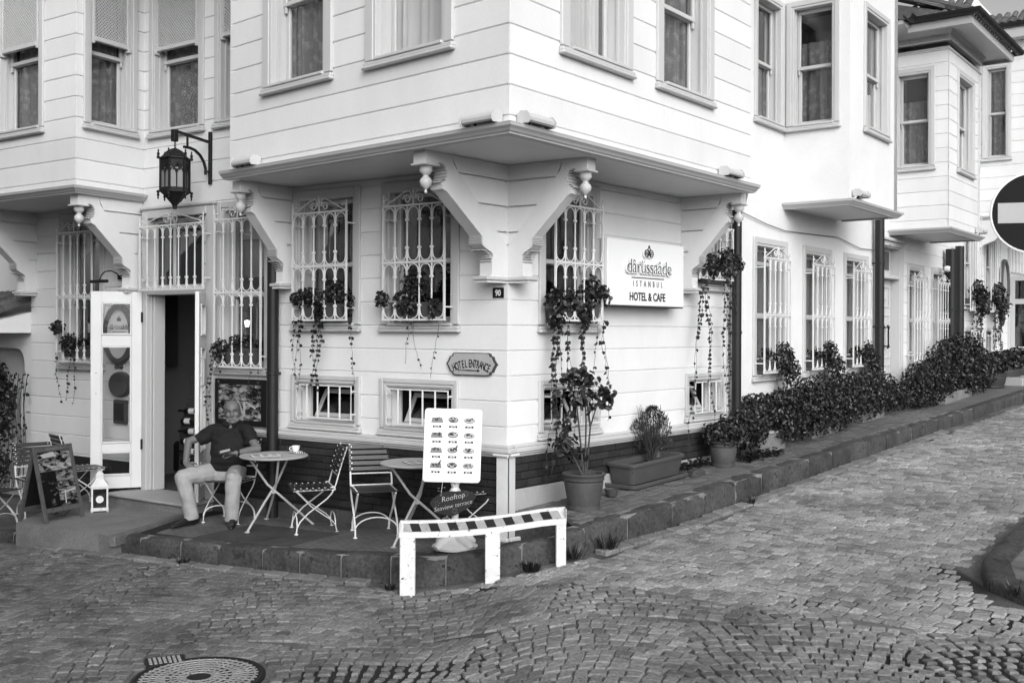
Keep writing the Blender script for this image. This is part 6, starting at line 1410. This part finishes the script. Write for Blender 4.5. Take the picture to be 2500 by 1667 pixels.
t = MB(); rings(t, [(.325, .17, -.16, .14, -.02, -.02), (.38, .182, -.18, .145, -.02, -.01), (.46, .178, -.185, .14, -.015, 0)], TM, 28, 2.6)
for (h, k, m_, a) in (((-3.07, 10.95, .415), (-3.352, 10.63, .398), (-3.30, 10.64, .2), (-3.272, 10.68, .0)), ((-2.88, 10.95, .415), (-2.817, 10.59, .385), (-2.832, 10.60, .2), (-2.848, 10.65, -.005))): limb(t, [h, k, m_, a, (a[0], a[1] + .005, a[2] - .035)], [.105, .082, .076, .075, .074], ball=False); blob(t, k, (.08, .08, .078))
remesh(t, 'trousers', 'trouser', man, .0075, 3, .009, 8, aniso=(1.6, 1.6, 1.4))
for (hl_p, to, lab) in (((-3.235, 10.745, -.062), (-3.41, 10.50, -.085), 'r'), ((-2.855, 10.73, -.055), (-2.80, 10.44, -.085), 'l')):
    q = MB(); A_, B_ = Vector(hl_p), Vector(to); d_ = B_ - A_
    for i in range(26):
        u = i / 25; r = .036 + .006 * math.sin(PI * min(1, max(0, (u - .3) / .7))) - .022 * max(0, (u - .8) / .2) ** 2; h_ = .05 + .016 * math.exp(-((u - .18) / .12) ** 2) - .03 * smooth((u - .25) / .6); blob(q, (A_ + d_ * u) + Vector((0, 0, h_ * .35)), (r, r, h_))
    for i in range(12): u = i / 11; p = A_ + d_ * u; blob(q, p + Vector((0, 0, -.0)), (.036 - .01 * max(0, u - .75) * 4, .036 - .01 * max(0, u - .75) * 4, .022))
    for v_i in range(len(q.v)): q.v[v_i] = (q.v[v_i][0], q.v[v_i][1], max(q.v[v_i][2], terr_z(-3) + .0))
    remesh(q, 'shoe', 'shoe', man, .008, 3)
MB().lathe([(.032, -.012), (.034, 0), (.032, .012)], (0, 0, 0), 14).build('wristwatch', 'black', man, Matrix.Translation((-2.785, 10.642, .647)) @ Vector((-.9, -.38, 0)).to_track_quat('Z', 'Y').to_matrix().to_4x4())
MB().box(-.02, .02, -.02, .02, .028, .036, .004).build('watch_face', 'metal', man, Matrix.Translation((-2.785, 10.642, .647)) @ Vector((-.3, -.75, -.6)).to_track_quat('Z', 'Y').to_matrix().to_4x4())
ph = thing('mobile_phone', 'dark mobile phone in the seated man\'s hand', 'phone', Matrix.Translation((-2.895, 10.56, .668)) @ Matrix.Rotation(math.radians(14), 4, 'Z') @ Matrix.Rotation(math.radians(-14), 4, 'Y') @ Matrix.Rotation(math.radians(18), 4, 'X'))
MB().box(-.068, .068, -.034, .034, -.006, .006, .004).build('case', 'black', ph); MB().box(-.05, .05, -.028, .028, .006, .007).build('screen', 'grey_light', ph)
# passer-by in the far doorway
fp = Wx(16.62, .14); fz = pave_z(fp.x, fp.y); pm_ = thing('person', 'person in white patterned shirt standing in the far doorway', 'person', at(fp.x, fp.y, fz)); FM = frame(fp, (.93, .36), fz)
T3 = lambda *p: tuple(FM @ Vector(p))
b = MB(); head(b, FM @ Matrix.Translation((0, 0, 1.64))); limb(b, [T3(0, .02, 1.5), T3(0, .02, 1.36)], [.055, .07]); limb(b, [T3(0, .02, 1.36), T3(0, .02, .95)], [.12, .13])
for s_ in (-1, 1): limb(b, [T3(s_ * .17, .02, 1.40), T3(s_ * .24, .03, 1.12), T3(s_ * .22, -.06, .88)], [.05, .04, .03]); hand(b, T3(s_ * .22, -.06, .88), (0, -.15, -1), (s_, 0, 0), 1, .25, s_); limb(b, [T3(s_ * .09, .02, .9), T3(s_ * .1, .0, .48), T3(s_ * .1, .03, .06)], [.08, .055, .04])
remesh(b, 'body', 'skin', pm_, .011, 2)
s = MB(); rings(s, [(.88, .17, -.12, .13), (1.1, .165, -.13, .12), (1.3, .19, -.11, .12), (1.42, .18, -.07, .1), (1.47, .09, -.05, .08)], FM)
for s_ in (-1, 1): limb(s, [T3(s_ * .16, .02, 1.40), T3(s_ * .24, .03, 1.2)], [.07, .065])
mat('print_shirt', .5, .8, .6, 26); remesh(s, 'shirt', 'print_shirt', pm_, .014, 2)
t = MB(); 
for s_ in (-1, 1): limb(t, [T3(s_ * .085, .02, .9), T3(s_ * .1, .0, .48), T3(s_ * .1, .03, .08)], [.105, .075, .065])
remesh(t, 'trousers', 'shirt', pm_, .014, 2); hh = MB(); rings(hh, [(z + 1.64, w + .008, max(f, -.06), bb + .01) for z, w, f, bb in HEAD[6:]], FM); remesh(hh, 'hair', 'black', pm_, .012, 2)
for s_ in (-1, 1): q = MB(); blob(q, T3(s_ * .1, -.05, .045), (.05, .12, .05)); remesh(q, 'shoe', 'shoe', pm_, .012, 1)
# ------------------------------------------------------------------ plants
def leaf_(mb, p, d, n, ln, wd, fold=.25):
    d = Vector(d).normalized(); n = Vector(n); sd_ = d.cross(n)
    if sd_.length < 1e-3: sd_ = d.orthogonal()
    sd_.normalize(); n = sd_.cross(d).normalized(); p = Vector(p); o = len(mb.v)
    mb.v += [tuple(p), tuple(p + d * ln * .22 + sd_ * wd * .42 + n * wd * fold), tuple(p + d * ln * .68 + sd_ * wd * .44 + n * wd * fold), tuple(p + d * ln - n * wd * fold * .4), tuple(p + d * ln * .68 - sd_ * wd * .44 + n * wd * fold), tuple(p + d * ln * .22 - sd_ * wd * .42 + n * wd * fold)]
    mb.f += [(o, o + 3, o + 2, o + 1), (o, o + 5, o + 4, o + 3)]; mb.mi += [mb.k] * 2
def rv_(): 
    while True:
        v = Vector((rnd.uniform(-1, 1), rnd.uniform(-1, 1), rnd.uniform(-1, 1)))
        if .05 < v.length < 1: return v.normalized()
def clump(mb, c, r, n, size, up=.35, out=None, mix=.3):
    """leaves through an ellipsoid, denser near its skin, facing out and up"""
    for i in range(n):
        v = rv_(); q = rnd.random() ** .45; p = Vector((c[0] + v.x * r[0] * q, c[1] + v.y * r[1] * q, c[2] + v.z * r[2] * q)); f = (v * .7 + Vector((0, 0, up)) + rv_() * .6).normalized(); s = size * rnd.uniform(.6, 1.25)
        d = rv_(); d = (d - f * d.dot(f) + Vector((0, 0, -.25))).normalized(); mb.k = 1 if rnd.random() < mix else 0; leaf_(mb, p, d, f, s, s * rnd.uniform(.75, 1.0))
def vine(mb, st, p, ln, size=.03, dens=26, sway=.03, both=True, end=.4):
    p = Vector(p); pts = [p.copy()]; q = p.copy(); dx = rnd.uniform(-.3, .3); L_ = 0
    while L_ < ln: q = q + Vector((rnd.uniform(-1, 1) * .012 + dx * .022 + .01 * math.sin(L_ * 7 + dx * 20), rnd.uniform(-1, 1) * .008, -.05)); pts.append(q.copy()); L_ += .05
    st.tube(pts, .0022, 3)
    for i in range(int(ln * dens)):
        u = rnd.random(); a = pts[min(len(pts) - 1, int(u * len(pts)))]; s = size * rnd.uniform(.6, 1.25) * (1 - end * u); an = rnd.uniform(0, 2 * PI)
        mb.k = 1 if rnd.random() < .15 else 0; leaf_(mb, a + Vector((rnd.uniform(-.008, .008), 0, 0)), (math.cos(an) * .8, math.sin(an) * .4, -.75), (math.sin(an) * .6, -.8, .5), s * 1.2, s)
def plant(name, label, cat, M, group=None): return thing(name, label, cat, M, group)
def finish(t, lf, st, M=None, mats=('leaf', 'leaf_light')):
    M = M or Matrix.Identity(4)
    if lf.v: lf.build('foliage', list(mats), t, M, fix=False, kind='stuff')
    if st.v: st.build('stems', 'stem', t, M, fix=False, kind='stuff')
def window_box(M, x0, x1, z, label, clumps, vines, heads=(), trough=True, group='flower boxes on the window sills', size=.046):
    t = plant('flower_box', label, 'flower box', off(M, (x0 + x1) / 2, -.08, z), group)
    if trough:
        b = MB(); b.add([(x0 + .015, -.125, z), (x1 - .015, -.125, z), (x1 - .015, -.02, z), (x0 + .015, -.02, z), (x0, -.14, z + .135), (x1, -.14, z + .135), (x1, -.01, z + .135), (x0, -.01, z + .135)], [(0, 1, 2, 3), (0, 1, 5, 4), (1, 2, 6, 5), (2, 3, 7, 6), (3, 0, 4, 7), (4, 5, 6, 7)]); b.box(x0 - .008, x1 + .008, -.148, -.002, z + .125, z + .145, .004); b.build('trough', 'plastic_pot', t, M)
    lf, st = MB(), MB()
    for (cx, cy, cz, rx, ry, rz, n) in clumps: clump(lf, (cx, cy, cz), (rx, ry, rz), n, size)
    for (vx, vz, ln, dn, sz) in vines: vine(lf, st, (vx, -.17 + rnd.uniform(-.02, .02), vz), ln, sz, dn)
    for (hx, hz_) in heads:
        st.tube([(hx + .03, -.08, hz_ - .2), (hx, -.1, hz_)], .003, 4); clump(lf, (hx, -.1, hz_), (.035, .035, .03), 26, .022)
    finish(t, lf, st, M); return t
window_box(ML, -2.45, -1.93, 2.02, 'flower box of geraniums behind the grille right of the downpipe', [(-2.40, -.12, 2.24, .15, .1, .11, 210), (-2.02, -.12, 2.28, .16, .1, .14, 260), (-2.53, -.17, 2.22, .06, .04, .06, 50), (-2.2, -.17, 2.1, .06, .05, .14, 120), (-1.86, -.12, 2.2, .07, .06, .12, 70)],
           [(-2.56, 2.0, .65, 26, .036), (-2.44, 2.0, .6, 26, .036), (-2.47, 2.0, .75, 20, .034), (-2.22, 2.05, .72, 50, .04), (-2.24, 2.05, .7, 50, .04), (-2.19, 2.05, .6, 40, .04), (-1.76, 2.08, .66, 28, .034)], [(-2.17, 2.42)])
window_box(ML, -1.28, -.72, 2.02, 'flower box with a tall geranium behind the grille nearest the corner', [(-1.0, -.12, 2.36, .12, .09, .15, 200), (-1.1, -.13, 2.2, .12, .1, .1, 120), (-1.36, -.17, 2.2, .07, .05, .09, 70), (-.72, -.16, 2.12, .06, .05, .1, 60), (-1.02, -.17, 2.12, .1, .05, .09, 100), (-.86, -.12, 2.3, .06, .05, .08, 40)], [(-1.02, 1.98, .36, 16, .03), (-.96, 1.98, .42, 14, .03), (-.69, 2.0, .5, 14, .028)], [(-1.03, 2.56)])
window_box(ML, -3.72, -3.2, 1.55, 'flower box under the tall window right of the entrance', [(-3.72, -.14, 1.68, .12, .09, .12, 220), (-3.42, -.1, 1.76, .2, .08, .1, 200)], [(-3.83, 1.62, .75, 34, .036), (-3.80, 1.62, .6, 34, .036), (-3.75, 1.6, .5, 26, .034), (-3.2, 1.5, .45, 22, .03), (-3.1, 1.5, .4, 16, .03)])
window_box(ML, -6.7, -6.2, 1.55, 'flower box at the far left window behind the open door', [(-6.72, -.18, 1.92, .1, .08, .09, 110), (-6.5, -.15, 1.72, .16, .1, .14, 240), (-6.25, -.12, 1.75, .12, .08, .08, 90)], [(-6.73, 1.6, .55, 26, .04), (-6.42, 1.58, .55, 32, .04), (-6.45, 1.58, .5, 26, .04)])
window_box(MR, .52, 1.25, 2.02, 'flower box spilling long vines right of the corner', [(.52, -.16, 2.18, .13, .08, .13, 200), (.75, -.14, 2.2, .13, .08, .13, 170), (1.08, -.14, 2.3, .14, .09, .16, 210), (1.28, -.16, 2.26, .08, .06, .11, 90), (.48, -.18, 2.02, .1, .06, .1, 120), (.95, -.18, 2.06, .09, .05, .12, 130)],
           [(x, 2.0, ln, d_, .045) for x, ln, d_ in ((.44, 1.1, 24), (.48, 1.35, 26), (.52, 1.5, 30), (.56, 1.45, 30), (.60, 1.5, 24), (.66, 1.2, 20), (.70, 1.0, 16), (.93, .85, 40), (.97, .9, 40), (.9, 1.4, 10), (1.16, .8, 16), (1.26, 1.0, 14), (1.3, .9, 10))])
window_box(MR, 3.2, 3.85, 2.46, 'flower box with trailing ivy by the dark downpipe', [(3.35, -.16, 2.66, .16, .1, .15, 240), (3.72, -.16, 2.7, .2, .12, .18, 300), (3.92, -.2, 2.7, .1, .09, .1, 90)], [(x, 2.5, ln, d_, .045) for x, ln, d_ in ((3.12, 1.6, 26), (3.17, 1.95, 28), (3.22, 1.9, 30), (3.28, 1.5, 20), (3.62, 1.3, 26), (3.72, 1.5, 34), (3.78, 1.45, 34), (3.85, 1.2, 16), (3.92, .6, 12))])
for t_, L_ in ((.55, 'flower box under the first barred window of the plastered house'), (2.2, 'flower box under the second barred window of the plastered house'), (3.85, 'flower box under the third barred window of the plastered house')):
    window_box(MW, t_ + .2, t_ + .9, 1.40, L_, [(t_ + .3, -.12, 1.6, .15, .08, .1, 120), (t_ + .62, -.2, 1.58, .22, .12, .2, 330), (t_ + .8, -.25, 1.4, .14, .1, .18, 200)], [(t_ + .55 + .09 * i, 1.4, rnd.uniform(.25, .5), 40, .05) for i in range(5)])
for t_, L_ in ((11.0, 'long trailing plant at the first window of the far house'), (12.75, 'long trailing plant at the second window of the far house')):
    window_box(MW, t_, t_ + .9, 2.45, L_, [(t_ + .35, -.2, 2.75, .35, .15, .25, 330), (t_ + .6, -.25, 2.5, .3, .15, .3, 260)], [(t_ + .15 + .12 * i, 2.4, rnd.uniform(.7, 1.3), 34, .06) for i in range(7)], size=.07)
# potted plants on the pavement
def pot(M, r0, r1, h, m='terracotta', parent=None):
    MB().lathe([(r0, 0), (r0 + .012, .0), (r0 + .012, .03), (r0 + .004, .035), (r0 + (r1 - r0) * .75, h * .72), (r1 - .02, h * .78), (r1 - .006, h * .82), (r1 - .008, h * .9), (r1, h * .93), (r1 + .008, h * .97), (r1, h), (r1 - .025, h), (r1 - .03, h * .9), (0, h * .88)], (0, 0, 0), 28).build('pot', m, parent, M, smooth=45); MB().lathe([(0, h * .9), (r1 - .028, h * .89)], (0, 0, 0), 20).build('soil', 'soil', parent, M)
Pz = lambda p: pave_z(p.x, p.y)
p = Rx(.50, -.50); M1_ = at(p.x, p.y, Pz(p)); pl1 = plant('potted_rose', 'tall leggy shrub in a round clay pot near the corner', 'potted plant', M1_); pot(M1_, .14, .195, .33, 'terracotta', pl1)
lf, st = MB(), MB()
for (a, b_, c_) in (((.0, 0, .28), (-.05, .02, .8), (-.10, .03, 1.22)), ((.02, .02, .28), (.06, .03, .75), (.17, .0, 1.12)), ((.0, -.02, .28), (-.13, -.02, .55), (-.16, -.02, .72)), ((.01, 0, .28), (.02, .02, .8), (.0, .02, 1.2)), ((.06, .03, .75), (.03, 0, .95), (-.02, .0, 1.05))): st.tube([a, b_, c_], [.011, .008, .004], 6)
for (c_, r_, n_) in (((-.04, .02, 1.2), (.16, .12, .11), 70), ((.2, .0, 1.02), (.09, .08, .12), 46), ((.0, .0, 1.0), (.14, .1, .1), 40), ((-.17, -.02, .62), (.1, .08, .13), 46), ((-.08, 0, .5), (.1, .08, .08), 24), ((-.14, .0, .82), (.07, .06, .06), 16)): clump(lf, c_, r_, int(n_ * 1.3), .066, .2, mix=.4)
finish(pl1, lf, st, M1_)
p = Rx(1.5, -.03); M2_ = frame(Rx(1.52, -.19), Rd, Pz(Rx(2., -.2)) + .005) @ Matrix.Rotation(-.034, 4, 'Y'); pl2 = plant('trough_planter', 'long grey trough with a small conical conifer on its tray', 'planter', M2_)
def trough(x0, x1, y0, y1, z0, z1, fl=.03):
    b = MB(); n = 4; out = []
    def rr(x_0, x_1, y_0, y_1, r, z): return [(cx + r * math.cos(math.radians(a + 30 * k)), cy + r * math.sin(math.radians(a + 30 * k)), z) for (cx, cy, a) in ((x_1 - r, y_1 - r, 0), (x_0 + r, y_1 - r, 90), (x_0 + r, y_0 + r, 180), (x_1 - r, y_0 + r, 270)) for k in range(n)]
    L_ = [rr(x0 + fl, x1 - fl, y0 + fl, y1 - fl, .05, z0), rr(x0, x1, y0, y1, .05, z1 - .04), rr(x0 - .02, x1 + .02, y0 - .02, y1 + .02, .06, z1 - .035), rr(x0 - .022, x1 + .022, y0 - .022, y1 + .022, .06, z1 - .01), rr(x0 - .01, x1 + .01, y0 - .01, y1 + .01, .055, z1), rr(x0 + .015, x1 - .015, y0 + .015, y1 - .015, .045, z1 - .005), rr(x0 + .03, x1 - .03, y0 + .03, y1 - .03, .04, z1 - .07)]
    K = 4 * n; V = [p for l in L_ for p in l]; b.add(V, [(i * K + j, i * K + (j + 1) % K, (i + 1) * K + (j + 1) % K, (i + 1) * K + j) for i in range(len(L_) - 1) for j in range(K)] + [tuple(range(K))[::-1]]); return b
trough(.0, .96, -.17, .16, .02, .235).build('trough', 'plastic_pot', pl2, smooth=40); trough(-.03, .99, -.2, .19, .0, .03, .01).build('tray', 'plastic_pot', pl2, smooth=40); sb_ = MB().box(.02, .94, -.15, .14, .14, .17); sb_.build('soil', 'soil', pl2)
lf, st = MB(), MB()
for i in range(60): c = Vector((rnd.uniform(-.04, .04), rnd.uniform(-.04, .04), .17)); a = rnd.uniform(0, 2 * PI); q = rnd.uniform(.05, .2); st.tube([c + Vector((.62, 0, 0)), c + Vector((.62 + q * .6 * math.cos(a), q * .6 * math.sin(a), .22)), c + Vector((.62 + q * math.cos(a), q * math.sin(a), rnd.uniform(.36, .6)))], [.005, .004, .002], 4)
for i in range(2600):
    z = rnd.random() ** .8; rr = .22 * math.sin(PI * min(1, .2 + z * .78)) ** .8 * rnd.random() ** .4; a = rnd.uniform(0, 2 * PI); pp_ = Vector((.62 + rr * math.cos(a) + .02 * math.sin(z * 9), rr * math.sin(a), .28 + z * .46)); lf.k = 1 if rnd.random() < .6 else 0
    if noise.noise(pp_ * 11) < -.18: continue
    leaf_(lf, pp_, Vector((math.cos(a) * .5, math.sin(a) * .5, 1)) + rv_() * .35, rv_(), rnd.uniform(.02, .045), .008)
finish(pl2, lf, st, M2_)
p = Rx(.93, -.47); bw_ = thing('clay_bowl', 'small dark clay bowl beside the large pot', 'bowl', at(p.x + .05, p.y + .2, Pz(p) + .012)); MB().lathe([(0, 0), (.045, 0), (.065, .05), (.072, .075), (.066, .075), (.05, .02), (0, .015)], (0, 0, 0), 18).build('bowl', 'terracotta', bw_, smooth=50)
p = Rx(2.62, -.42); ws_ = thing('wedge_stone', 'loose wedge of stone at the trough\'s end', 'stone', at(p.x, p.y, Pz(p), 30)); MB().prism([(-.1, 0), (.1, 0), (.09, .05), (.02, .085), (-.08, .05)], -.05, .05, 'y').build('stone', 'kerb_stone', ws_)
p = Rx(3.37, -.33); M3_ = at(p.x, p.y, Pz(p)); pl3 = plant('potted_shrub', 'bushy plant in a round clay pot beside the hedge', 'potted plant', M3_); pot(M3_, .125, .165, .28, 'terracotta', pl3); lf, st = MB(), MB(); clump(lf, (0, 0, .36), (.26, .22, .15), 620, .05); clump(lf, (.12, .1, .5), (.14, .14, .12), 160, .05); st.tube([(0, 0, .25), (0, 0, .4)], .01, 5); finish(pl3, lf, st, M3_)
# creeping ivy on the paving
for (q, n, L_) in ((Rx(2.95, -.14), 160, 'low ivy creeping along the plinth beside the round pot'), (Rx(4.1, -.42), 200, 'ivy runners spilling over the paving by the stone planter')):
    z = Pz(q); iv_ = plant('ground_ivy', L_, 'ivy', at(q.x, q.y, z), 'ivy on the pavement'); lf = MB(); st = MB()
    for i in range(n): u = rnd.uniform(-.42, .42); w_ = rnd.uniform(-.1, .1); leaf_(lf, (u, w_, .01 + rnd.random() * .07), (rnd.uniform(-1, 1), rnd.uniform(-1, 1), -.1), (0, 0, 1), rnd.uniform(.03, .06), .045)
    st.tube([(-.4, 0, .02), (.4, .02, .02)], .004, 4); finish(iv_, lf, st, frame(q, Rd, z) @ Matrix.Rotation(-.036, 4, 'Y'))
# stone planters with the ivy hedge along the plastered house
WzR = lambda t, o_: pave_z(*Wx(t, o_))
for i, (a, b, L_) in enumerate(((.15, .95, 'pale stone planter box at the near end of the ivy hedge'), (1.9, 2.9, 'stone planter box buried in the middle of the hedge'), (3.9, 4.9, 'stone planter box at the far end of the hedge'))):
    z = WzR((a + b) / 2, .2); sp_ = thing('stone_planter', L_, 'planter', off(MW, (a + b) / 2, -.2, z), 'stone planters under the hedge'); bx_ = MB(); bx_.box(a, b, -.32, -.02, z - .02, z + .22, .008); bx_.build('box', 'concrete', sp_, MW); MB().box(a - .02, b + .02, -.34, .0, z + .22, z + .255, .008).build('coping', 'marble' if i == 0 else 'concrete', sp_, MW)
def hedge(name, label, M, cl, size, mix=.28, up=.35, stems=()):
    t = plant(name, label, 'hedge' if 'hedge' in name else 'shrub', off(M, cl[0][0], cl[0][1], cl[0][2] - cl[0][5]))
    lf, st = MB(), MB()
    for (cx, cy, cz, rx, ry, rz, n) in cl: clump(lf, (cx, cy, cz), (rx, ry, rz), n, size, up, mix=mix)
    for (a, b) in stems: st.tube([a, b], [.015, .005], 5)
    finish(t, lf, st, M); return t
hz0 = lambda t: WzR(t, .3)
cl = [(-.12, -.28, hz0(0) + .36, .34, .26, .26, 620), (.35, -.2, hz0(.4) + .52, .4, .24, .22, 640), (.9, -.3, hz0(.9) + .42, .42, .28, .34, 900), (1.5, -.33, hz0(1.5) + .45, .5, .32, .40, 1150), (2.1, -.33, hz0(2.1) + .45, .5, .32, .42, 1150), (2.75, -.32, hz0(2.7) + .40, .48, .3, .38, 950), (3.35, -.3, hz0(3.3) + .45, .5, .3, .36, 900), (4.0, -.3, hz0(4) + .42, .5, .3, .38, 900), (4.6, -.3, hz0(4.6) + .42, .45, .3, .34, 700), (5.2, -.3, hz0(5.2) + .3, .5, .3, .24, 520), (5.8, -.3, hz0(5.8) + .2, .45, .28, .16, 300)]
cl = [(a, b, c, d, e, f, int(n * 2.1)) for a, b, c, d, e, f, n in cl]
hedge('ivy_hedge', 'long low ivy hedge spilling over planters along the plastered house', MW, cl, .043, .34)
z = hz0(8); hedge('round_bush', 'dense rounded dark bush by the house door', MW, [(6.8, -.42, z + .34, .7, .4, .40, 2600), (7.6, -.42, z + .4, .7, .38, .4, 1500), (6.3, -.42, hz0(6) + .26, .35, .3, .26, 600)], .045, .2)
hedge('tall_shrub', 'tall loose shrub hiding the clapboard house windows', MW, [(8.0, -.45, z + .7, .7, .36, .4, 1000), (8.8, -.5, z + .6, .8, .4, .6, 2000), (9.7, -.5, z + .5, .7, .38, .5, 1500), (9.1, -.5, z + .98, .7, .3, .26, 420), (10.25, -.5, z + .5, .4, .34, .42, 520), (8.3, -.45, z + .95, .4, .26, .2, 160)], .055, .22, stems=[((8.5, -.45, z), (8.4, -.45, z + 1.2)), ((9.4, -.5, z), (9.5, -.5, z + 1.3)), ((10.2, -.5, z), (10.5, -.5, z + 1.2))])
MB_ = MB().box(7.3, 9.1, -.62, -.2, z - .05, z + .16, .01); sp_ = thing('low_stone_planter', 'low stone planter under the tall shrub', 'planter', off(MW, 8.2, -.4, z)); MB_.build('box', 'concrete', sp_, MW)
for i, (t_, r_, L_) in enumerate(((11.0, .34, 'round dark planter with low bush beyond the tall shrub'), (12.3, .36, 'dark planter with spreading bush near the far step'), (13.6, .36, 'farthest dark planter before the glazed door'))):
    z = WzR(t_, .55); M_ = off(MW, t_, -.5, z); fpn = plant('far_planter', L_, 'planter', M_, 'planters of the far house'); pot(M_, r_ * .8, r_, .30, 'plastic_dark', fpn); lf, st = MB(), MB(); clump(lf, (0, 0, .45), (r_ * 1.6, .4, .24), 480, .085, mix=.15); st.tube([(0, 0, .2), (0, 0, .4)], .012, 5); finish(fpn, lf, st, M_)
z = WzR(12.4, .8); stp = thing('house_step', 'pale stone step block before the far house', 'step', off(MW, 12.4, -.85, z)); MB().box(11.6, 13.2, -1.0, -.62, z - .05, z + .12, .012).build('block', 'marble', stp, MW); MB().box(11.8, 12.8, -.62, -.4, z + .1, z + .22, .01).build('upper_tread', 'marble', stp, MW)
# creeper on the gate wall
t = plant('gate_creeper', 'leafy creeper climbing the garden gate at the left edge', 'creeper', off(ML, -8.2, -.1, -.2)); lf, st = MB(), MB(); clump(lf, (-8.28, -.12, 1.2), (.3, .14, .3), 700, .06); clump(lf, (-8.15, -.1, .7), (.22, .1, .35), 420, .055); clump(lf, (-8.25, -.1, .05), (.3, .14, .35), 420, .055); clump(lf, (-7.95, -.08, .95), (.12, .06, .3), 110, .05)
for i in range(5): x = -8.0 + i * .1; st.tube([(x - .1, -.06, -.2), (x + .02, -.08, .4), (x - .05, -.07, .9), (x + .05, -.08, 1.3)], .006, 4); [leaf_(lf, (x + rnd.uniform(-.08, .1), -.09, rnd.uniform(.1, 1.3)), rv_(), (0, -1, .4), .06, .05) for _ in range(16)]
finish(t, lf, st, ML)
# weeds along the kerb
def weed(x, y, s, L_, n=60):
    z = road_z(x, y); t = plant('weed_tuft', L_, 'weed', at(x, y, z), 'weeds at the kerb'); lf, st = MB(), MB()
    for i in range(n): a = rnd.uniform(0, 2 * PI); q = rnd.random(); lf.k = int(rnd.random() < .4); leaf_(lf, (x + .4 * s * q * math.cos(a), y + .25 * s * q * math.sin(a), z), (math.cos(a) * .6, math.sin(a) * .6, 1), (math.cos(a), math.sin(a), .2), s * rnd.uniform(.4, 1.), .012 * (1 + s))
    finish(t, lf, st)
weed(.16, 8.42, .13, 'grass tuft at the foot of the barrier\'s middle leg', 140); weed(.52, 8.62, .16, 'broad weed beside the barrier\'s right leg', 50); weed(.82, 8.90, .2, 'wiry weed growing from the kerb face by the large pot', 40); weed(-3.05, 9.72, .09, 'small weeds against the left kerb', 90); weed(-1.0, 8.62, .08, 'weeds between the barrier\'s left leg and kerb', 60); weed(2.45, 10.75, .12, 'weed in the gutter below the round pot', 40); weed(3.55, 7.25, .16, 'dark weeds at the nose of the traffic island', 80)
